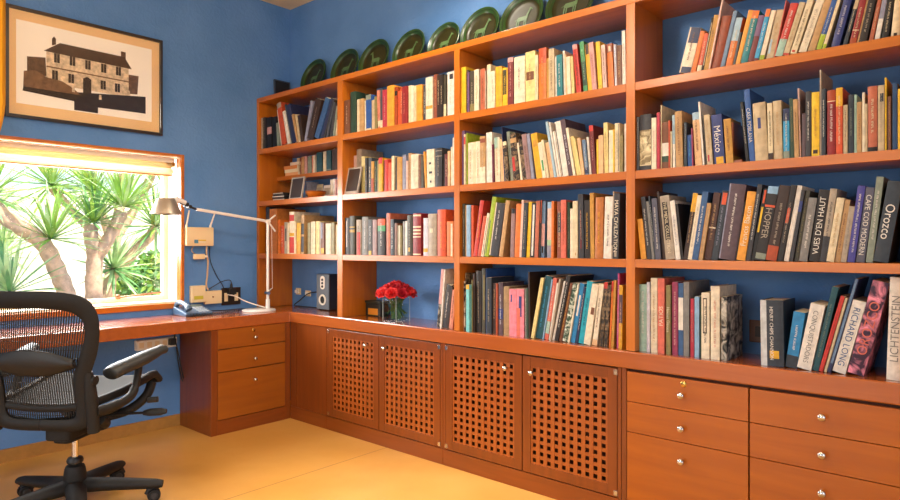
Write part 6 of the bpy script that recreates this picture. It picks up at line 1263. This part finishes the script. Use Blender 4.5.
# ------------------------------------------------------------------ office chair
CHX, CHY, PHI = .981, -1.850, R(36)
ch = thing('office_chair', (CHX, CHY, 0), 'black mesh-backed swivel office chair standing at the window desk', 'chair', rot=(0, 0, PHI), world=False)
def cob(mb, name, mat, parent=None, **k): return mb.obj(name, mat, parent or ch, local=True, **k)
G, BK, MS = M['graphite'], M['black'], M['mesh']
for k in range(5):
    a = R(20+72*k); c_, s_ = math.cos(a), math.sin(a)
    def pt(r, z, off=0): return (r*c_-off*s_, r*s_+off*c_, z)
    mb = MB(); mb.tube([pt(.025, .104), pt(.12, .100), pt(.24, .090), pt(.345, .080), pt(.375, .077)], [.048, .042, .036, .031, .023], 14, squash=.72, up=(0, 0, 1)); arm_ = cob(mb, 'base_leg', G, smooth=True)
    mb = MB(); mb.cyl(pt(.335, .055), pt(.335, .085), .009, n=12)
    sw = R([15, 140, 70, -40, 200][k])+a; e1 = (math.cos(sw), math.sin(sw)); cx, cy = .335*c_, .335*s_
    mb.tube([(cx-e1[0]*.03, cy-e1[1]*.03, .036), (cx-e1[0]*.02, cy-e1[1]*.02, .056), (cx, cy, .064), (cx+e1[0]*.02, cy+e1[1]*.02, .056)], [.012, .014, .014, .010], 10); cas = cob(mb, 'caster', BK, smooth=True)
    for sgn in (-1, 1):
        mb = MB(); n_ = (-e1[1], e1[0]); p0 = (cx+n_[0]*.010*sgn, cy+n_[1]*.010*sgn, .0305); p1 = (cx+n_[0]*.026*sgn, cy+n_[1]*.026*sgn, .0305)
        mb.cyl(p0, p1, .030, .028, 22); mb.cyl(p1, (p1[0]+n_[0]*.003*sgn, p1[1]+n_[1]*.003*sgn, .0305), .017, .015, 16, 1); w_o = cob(mb, 'wheel', [M['rubber'], M['dgrey']], cas, smooth=True)
mb = MB(); mb.lathe([(.042, .06), (.047, .07), (.048, .15), (.043, .185), (.038, .198), (.030, .202), (0, .202)], n=28); cob(mb, 'hub', G, smooth=True)
mb = MB(); mb.cyl((0, 0, .205), (0, 0, .37), .0145, n=20); cob(mb, 'gas_cylinder', M['chrome'], smooth=True)
mb = MB(); mb.lathe([(.016, .2125), (.034, .2125), (.036, .222), (.03, .235), (.0155, .238)], n=24, caps=False); cob(mb, 'collar', BK, smooth=True)
# tilt mechanism
mb = MB(); mb.prism(rrect(-.06, .06, -.13, .16, .03), .345, .415); mb.prism(rrect(-.045, .045, -.10, .12, .03), .325, .345); cob(mb, 'tilt_mechanism', G, bevel=.008)
for sx in (-1, 1):
    mb = MB(); mb.tube(smooth_path([(sx*.04, .02, .39), (sx*.14, -.06, .40), (sx*.215, -.10, .425), (sx*.235, -.17, .46)], 6), [.026]*6+[.024]*6+[.022]*7, 12); cob(mb, 'side_bracket', G, smooth=True)
    mb = MB(); mb.tube(smooth_path([(sx*.08, .10, .395), (sx*.17, .15, .42), (sx*.225, .20, .475), (sx*.235, .235, .535)], 6), [.022]*19, 10); cob(mb, 'seat_link', G, smooth=True)
mb = MB(); mb.cyl((.10, .07, .415), (.30, .09, .425), .006, n=10); mb.tube([(.28, .088, .424), (.31, .092, .426), (.36, .10, .428), (.385, .104, .43)], [.012, .019, .019, .011], 12, squash=.7); cob(mb, 'tilt_lever', BK, smooth=True)
mb = MB(); mb.cyl((.24, .19, .458), (.285, .205, .46), .014, n=16); cob(mb, 'tension_knob', M['dgrey'], smooth=True)
# seat: framed mesh pan with a waterfall front edge
def seatp(u, v):   # u -1..1, v 0 (rear) .. 1 (front)
    y = -.205+.475*v; z = .515+.065*v+.018*u*u-.012*math.sin(PI*v)-(.05*((v-.85)/.15)**2 if v > .85 else 0)
    w_ = .205+.05*math.sin(PI*min(1, v*1.1)*.5); return (u*w_, y, z)
mb = MB(); mb.sheet([[seatp(-1+2*i/20, j/20) for i in range(21)] for j in range(21)]); cob(mb, 'seat', plain('seat mesh', '1E1F1E', .85, noise=.25, nscale=220), smooth=True, solid=.006)
pth = [seatp(-1, j/12) for j in range(13)]+[seatp(-1+2*i/10, 1) for i in range(1, 10)]+[seatp(1, 1-j/12) for j in range(13)]+[seatp(1-2*i/10, 0) for i in range(1, 10)]
mb = MB(); mb.tube(pth, .019, 10, closed=True, squash=.8); cob(mb, 'seat_frame', G, smooth=True)
# back: ring shaped frame
def backp(u, v, off=0.):
    z = .425+.60*v; y = -.205-.02*math.sin(v*3.0)-.12*v*v+.55*u*u*(.5+.5*v)-off
    return (u, y, z)
def closed_curve(half, n=8):
    pts = half+[(-u, v) for u, v in reversed(half[1:-1])]; N = len(pts); out = []
    for i in range(N):
        p0, p1, p2, p3 = (Vector((*pts[(i+k) % N], 0)) for k in (-1, 0, 1, 2))
        for k in range(n):
            t_ = k/n; q = .5*((2*p1)+(p2-p0)*t_+(2*p0-5*p1+4*p2-p3)*t_*t_+(3*p1-p0-3*p2+p3)*t_**3); out.append((q.x, q.y))
    return out
OUTER = closed_curve([(0, 0), (.12, 0), (.19, .02), (.21, .10), (.212, .28), (.235, .42), (.270, .58), (.287, .75), (.280, .88), (.235, .965), (.14, .997), (0, 1.0)])
INNER = closed_curve([(0, .065), (.10, .065), (.152, .085), (.166, .15), (.166, .28), (.17, .40), (.20, .52), (.232, .66), (.237, .78), (.20, .855), (.12, .885), (0, .89)])
mb = MB(); rows = []
N = len(OUTER)
for t_ in (0, .25, .5, .75, 1):
    rows.append([backp(a[0]+(b[0]-a[0])*t_, a[1]+(b[1]-a[1])*t_, .010*math.sin(PI*t_)) for a, b in zip(OUTER, INNER)])
for r_ in rows: r_.append(r_[0])
mb.sheet(rows); cob(mb, 'back_frame', G, smooth=True, solid=.026, bevel=.004)
def inside(u, v):
    c = False; n = len(INNER); j = n-1
    for i in range(n):
        (ui, vi), (uj, vj) = INNER[i], INNER[j]
        if (vi > v) != (vj > v) and u < (uj-ui)*(v-vi)/(vj-vi)+ui: c = not c
        j = i
    return c
mb = MB(); step = .0102; hw = .0026
for k in range(-30, 31):
    run = []
    for i in range(0, 91):
        v = .06+.84*i/90; u = k*step+(.14*(v-.5) if v > .5 else 0)
        ok = inside(u, v)
        if ok: run.append((u, v))
        if (not ok or i == 90):
            if len(run) > 2:
                rows = [[backp(u_-hw, v_), backp(u_+hw, v_)] for u_, v_ in (run[::4]+[run[-1]])]; mb.sheet(rows)
            run = []
for i in range(14):
    v = .10+.78*i/13; us = [u/100 for u in range(-26, 27) if inside(u/100, v)]
    if len(us) > 2: mb.sheet([[backp(u, v-.0018, -.001), backp(u, v+.0018, -.001)] for u in us])
cob(mb, 'back_mesh', MS, smooth=True, solid=.0012)
rows = []
for i in range(13):
    w_ = i/12; row = []
    for j in range(25):
        u = -.185+.37*j/24; e_ = 1-(abs(u)/.19)**2.2
        v0 = .475-.075*e_; v1 = .50+.085*e_
        row.append(backp(u, v0+(v1-v0)*w_, .018+.014*math.sin(PI*w_)))
    rows.append(row)
mb = MB(); mb.sheet(rows); cob(mb, 'lumbar_pad', plain('lumbar pad', '1E1C1A', .5), smooth=True, solid=.016)
for sx in (-1, 1):
    q = [backp(sx*.225, v, .004) for v in (-.02, .1, .22, .34, .42)]
    mb = MB(); mb.tube(q, [.024, .026, .026, .024, .016], 12); cob(mb, 'arm_post', G, smooth=True)
    mb = MB(); mb.cyl((backp(sx*.225, .36, .0)[0]-.028, backp(sx*.225, .36)[1], backp(0, .36)[2]), (backp(sx*.225, .36)[0]+.028, backp(sx*.225, .36)[1], backp(0, .36)[2]), .02, n=16); cob(mb, 'arm_pivot', G, smooth=True)
    mb = MB(); mb.tube(smooth_path([(sx*.235, -.20, .50), (sx*.265, -.12, .505), (sx*.288, -.03, .53), (sx*.292, .01, .585), (sx*.292, .03, .655)], 6), [.030]*8+[.026]*8+[.022]*9, 12, squash=.75); cob(mb, 'arm_support', G, smooth=True)
    mb = MB(); mb.tube(smooth_path([(sx*.255, -.135, .648), (sx*.259, -.115, .654), (sx*.268, -.08, .664), (sx*.292, .0, .680), (sx*.315, .08, .698), (sx*.330, .14, .712), (sx*.335, .168, .714)], 4), [.018]+[.036, .042, .044, .045]+[.047]*5+[.046]*5+[.043, .041, .039, .036]+[.034]*4+[.030, .014], 16, squash=.66, up=(0, 0, 1)); cob(mb, 'arm_pad', plain('arm pad', '2A2B2A', .5), smooth=True)

# ------------------------------------------------------------------ garden outside
struct(MB().box(-9, -.26, -9, 6, -.6, -.5), 'ground', plain('pale gravel', 'D8CCB2', .9, noise=.15, nscale=8))
struct(MB().box(-6.2, -6.0, -9, 6, -.5, 2.0), 'wall_backdrop', M['outer'])  # added behind the plants so the window view reads pale and sunlit
BARK = plain('yucca bark', 'D2AE90', .85, noise=.2, nscale=26, bump=.6)
LV = [plain('yucca leaf bright', '9CC454', .45, noise=.25, nscale=12), plain('yucca leaf pale', 'C4DC9A', .45, noise=.2, nscale=12), plain('yucca leaf deep', '74A862', .45, noise=.25, nscale=12)]
def rosette(c, L, n, up, tree, mi, droop=.5, wid=.017, lo=118):
    c = Vector(c); upv = Vector(up).normalized(); a_ = upv.orthogonal().normalized(); b_ = upv.cross(a_); mb = MB()
    for k in range(n):
        az = k*2.39996+rng.uniform(-.2, .2); f = (k+.5)/n; el = R(86-lo*f**.9)
        d = (a_*math.cos(az)+b_*math.sin(az)); ll = L*rng.uniform(.8, 1.15); p_ = c.copy(); rows = []
        ang = el
        for i in range(6):
            v = i/5; dr = d*math.cos(ang)+upv*math.sin(ang); sd = d.cross(upv).normalized(); nn = dr.cross(sd)
            w_ = wid*(.55+.9*v if v < .45 else .955*(1-((v-.45)/.55)**1.6)+.004)
            rows.append([p_-sd*w_+nn*w_*.35, p_, p_+sd*w_+nn*w_*.35]); p_ = p_+dr*ll/5; ang -= droop*v*.42*rng.uniform(.5, 1.3)
        mb.sheet(rows, 0 if rng.random() < .7 else 1)
    mb.obj('leaf_rosette', [LV[mi], LV[(mi+1) % 3]], tree, smooth=True)
def trunk(tree, pts, r0, r1):
    pp = smooth_path(pts, 6); n = len(pp); rs = [(r0+(r1-r0)*i/(n-1))*(1+.07*math.sin(i*2.1)) for i in range(n)]
    MB().tube(pp, rs, 14).obj('trunk', BARK, tree, smooth=True)
y1 = thing('yucca_tree', (-1.6, -1.0, -.5), 'yucca tree with a thick trunk leaning left across the window', 'tree', 'yucca trees outside the window')
trunk(y1, [(-1.6, -.98, -.5), (-1.6, -1.03, .45), (-1.6, -1.06, .78), (-1.6, -1.13, 1.0), (-1.6, -1.23, 1.22), (-1.6, -1.36, 1.33), (-1.6, -1.52, 1.46), (-1.6, -1.6, 1.6)], .072, .055)
rosette((-1.56, -1.19, 1.27), .44, 52, (.15, -.05, 1), y1, 0, lo=100); rosette((-1.6, -1.6, 1.60), .5, 60, (.2, -.1, 1), y1, 0)
rosette((-1.45, -1.50, .86), .5, 54, (.2, -.3, 1), y1, 1)
y2 = thing('yucca_tree', (-2.0, -.72, -.5), 'upright yucca tree with a forked trunk in the middle of the window', 'tree', 'yucca trees outside the window')
trunk(y2, [(-2.0, -.70, -.5), (-2.0, -.71, .4), (-2.0, -.715, .85), (-2.0, -.71, 1.14), (-2.0, -.74, 1.30), (-2.0, -.73, 1.40)], .082, .055)
trunk(y2, [(-2.0, -.70, 1.08), (-1.94, -.63, 1.24), (-1.91, -.56, 1.40), (-1.90, -.51, 1.52)], .052, .056)
rosette((-2.0, -.72, 1.42), .42, 56, (.1, 0, 1), y2, 2, lo=95); rosette((-1.90, -.50, 1.57), .46, 72, (.0, .1, 1), y2, 0, lo=88)
y3 = thing('yucca_tree', (-2.6, -.25, -.5), 'slim yucca tree slanting to the right behind the desk lamp', 'tree', 'yucca trees outside the window')
trunk(y3, [(-2.6, -.50, -.5), (-2.6, -.46, .5), (-2.6, -.38, .82), (-2.6, -.20, 1.05), (-2.6, .02, 1.28), (-2.6, .10, 1.40)], .06, .05)
rosette((-2.6, .11, 1.42), .52, 66, (.3, -.1, 1), y3, 2); rosette((-2.5, -.36, .98), .44, 56, (.4, 0, 1), y3, 1)
y4 = thing('yucca_tree', (-3.4, -.2, -.5), 'tall yucca tree behind, its leaves filling the top of the window', 'tree', 'yucca trees outside the window')
trunk(y4, [(-3.4, -.1, -.5), (-3.4, -.05, .8), (-3.4, .06, 1.7), (-3.4, .12, 2.2)], .07, .05)
trunk(y4, [(-3.4, .02, 1.3), (-3.38, .25, 1.7), (-3.36, .42, 2.1)], .05, .045)
rosette((-3.4, -.22, 1.82), .62, 74, (.3, -.5, 1), y4, 0); rosette((-3.4, .14, 2.22), .6, 70, (.3, 0, 1), y4, 1); rosette((-3.36, .42, 2.12), .6, 60, (.3, .2, 1), y4, 0)
trunk(y4, [(-3.4, -.03, 1.1), (-3.42, -.35, 1.5), (-3.45, -.62, 1.82)], .045, .04); rosette((-3.45, -.62, 1.86), .62, 74, (.3, -.2, 1), y4, 0)
trunk(y4, [(-3.4, -.03, 1.2), (-3.4, -.12, 1.55), (-3.4, -.22, 1.80)], .05, .05)
y5 = thing('yucca_tree', (-5.20, -.9, -.5), 'farthest pale yucca tree at the left back of the window view', 'tree', 'yucca trees outside the window')
trunk(y5, [(-5.20, -.9, -.5), (-5.20, -.85, .8), (-5.20, -.8, 1.55)], .06, .05); trunk(y5, [(-5.20, -.86, .9), (-5.15, -1.05, 1.4), (-5.10, -1.15, 1.75)], .045, .04); trunk(y5, [(-5.20, -.88, .4), (-5.10, -.75, .8), (-5.05, -.7, 1.05)], .04, .035)
rosette((-5.20, -.8, 1.6), .75, 80, (.3, 0, 1), y5, 1); rosette((-5.10, -1.15, 1.8), .7, 80, (.3, -.1, 1), y5, 1); rosette((-5.05, -.7, 1.08), .6, 70, (.3, .1, 1), y5, 1)
def shrub(name, c, rad, n, label, mi, s=.05):
    t_ = thing(name, (c[0], c[1], -.5), label, 'shrub', 'low plants outside the window'); mb = MB()
    for k in range(n):
        d = Vector((rng.gauss(0, 1), rng.gauss(0, 1), rng.gauss(0, 1))).normalized(); p_ = Vector(c)+Vector((d.x*rad[0], d.y*rad[1], d.z*rad[2]))*rng.uniform(.6, 1)
        u_ = Vector((rng.gauss(0, 1), rng.gauss(0, 1), rng.gauss(0, 1))).normalized(); w_ = u_.orthogonal().normalized()
        mb.add([p_-u_*s, p_+w_*s*.45, p_+u_*s, p_-w_*s*.45], [(0, 1, 2, 3)], rng.random() < .35)
    mb.obj('foliage', [LV[mi], LV[(mi+1) % 3]], t_)
    mb = MB()
    for k in range(5): mb.tube([(c[0], c[1], -.5), (c[0]+rng.uniform(-.3, .3)*rad[0], c[1]+rng.uniform(-.5, .5)*rad[1], c[2])], [.02, .008], 6)
    mb.obj('stems', BARK, t_)
shrub('shrub', (-3.6, .55, .62), (.4, .55, .52), 2600, 'leafy green shrub low on the right of the window view', 2)
shrub('shrub', (-4.15, -1.9, .30), (.3, .6, .5), 2600, 'low leafy shrub at the left of the window view', 2)
# ------------------------------------------------------------------ light
w = bpy.data.worlds.new('sky'); SC.world = w; w.use_nodes = True
nt = w.node_tree; bg = nt.nodes['Background']
sk = nt.nodes.new('ShaderNodeTexSky'); sk.sky_type = 'NISHITA'; sk.sun_disc = False; sk.sun_elevation = R(50); sk.sun_rotation = R(90); sk.air_density = 1; sk.dust_density = 2
nt.links.new(sk.outputs[0], bg.inputs['Color']); bg.inputs['Strength'].default_value = .35
def lamp(name, kind, loc, power, col, **k):
    l = bpy.data.lights.new(name, kind); l.energy = power; l.color = col
    for a_, v in k.items(): setattr(l, a_, v)
    o = bpy.data.objects.new(name, l); COL.objects.link(o); o.location = loc; return o
s = lamp('sun', 'SUN', (6, -3, 9), 7.5, (1, .95, .86), angle=R(1)); s.rotation_euler = Vector((-.55, -.25, -.8)).to_track_quat('-Z', 'Y').to_euler()
for x, y, p, s_ in ((1.86, -.66, 85, .10), (3.4, -1.4, 26, .10), (1.0, -3.2, 75, .12), (4.2, -3.4, 50, .12)):  # first lamp follows the highlight on the framed print; the rest are added fill
    lamp('ceiling_and_fill_spot', 'SPOT', (x, y, HC-.03), p, (1, .88, .72), spot_size=R(150), spot_blend=.8, shadow_soft_size=s_)
lamp('ambient_fill', 'POINT', (2.5, -1.9, 2.55), 72, (1, .89, .74), shadow_soft_size=.14)  # unseen point light added mid-room to lift ceiling and upper walls
lamp('ceiling_and_fill_spot', 'SPOT', (2.2, -.95, HC-.03), 260, (1, .90, .76), spot_size=R(44), spot_blend=1, shadow_soft_size=.1)  # added narrow spot, aimed to make the pale pool on the floor
o = lamp('window_fill', 'AREA', ((FX0+FX1)/2, YF-.25, (FZ0+FZ1)/2), 60, (1, .95, .88), shape='RECTANGLE', size=FX1-FX0, size_y=FZ1-FZ0); o.rotation_euler = (R(90), 0, 0)  # added fill from behind the camera, set outside the added window
o = lamp('door_fill', 'AREA', (XR+.25, (RY0+RY1)/2, 1.2), 32, (1, .95, .88), shape='RECTANGLE', size=2.3, size_y=RY1-RY0); o.rotation_euler = (0, R(90), 0)  # added fill toward the left wall through the unseen door opening
o = lamp('daylight_left_window', 'AREA', (-.5, (WY0+WY1)/2, 1.6), 125, (1, .98, .95), shape='RECTANGLE', size=1.0, size_y=1.3); o.rotation_euler = (0, R(-70), 0)
SC.view_settings.view_transform = 'Standard'; SC.view_settings.look = 'None'; SC.view_settings.gamma = 1; SC.view_settings.use_curve_mapping = False
SC.view_settings.exposure = -.02
SC.render.film_transparent = False
SC.cycles.max_bounces = 8; SC.cycles.transparent_max_bounces = 12
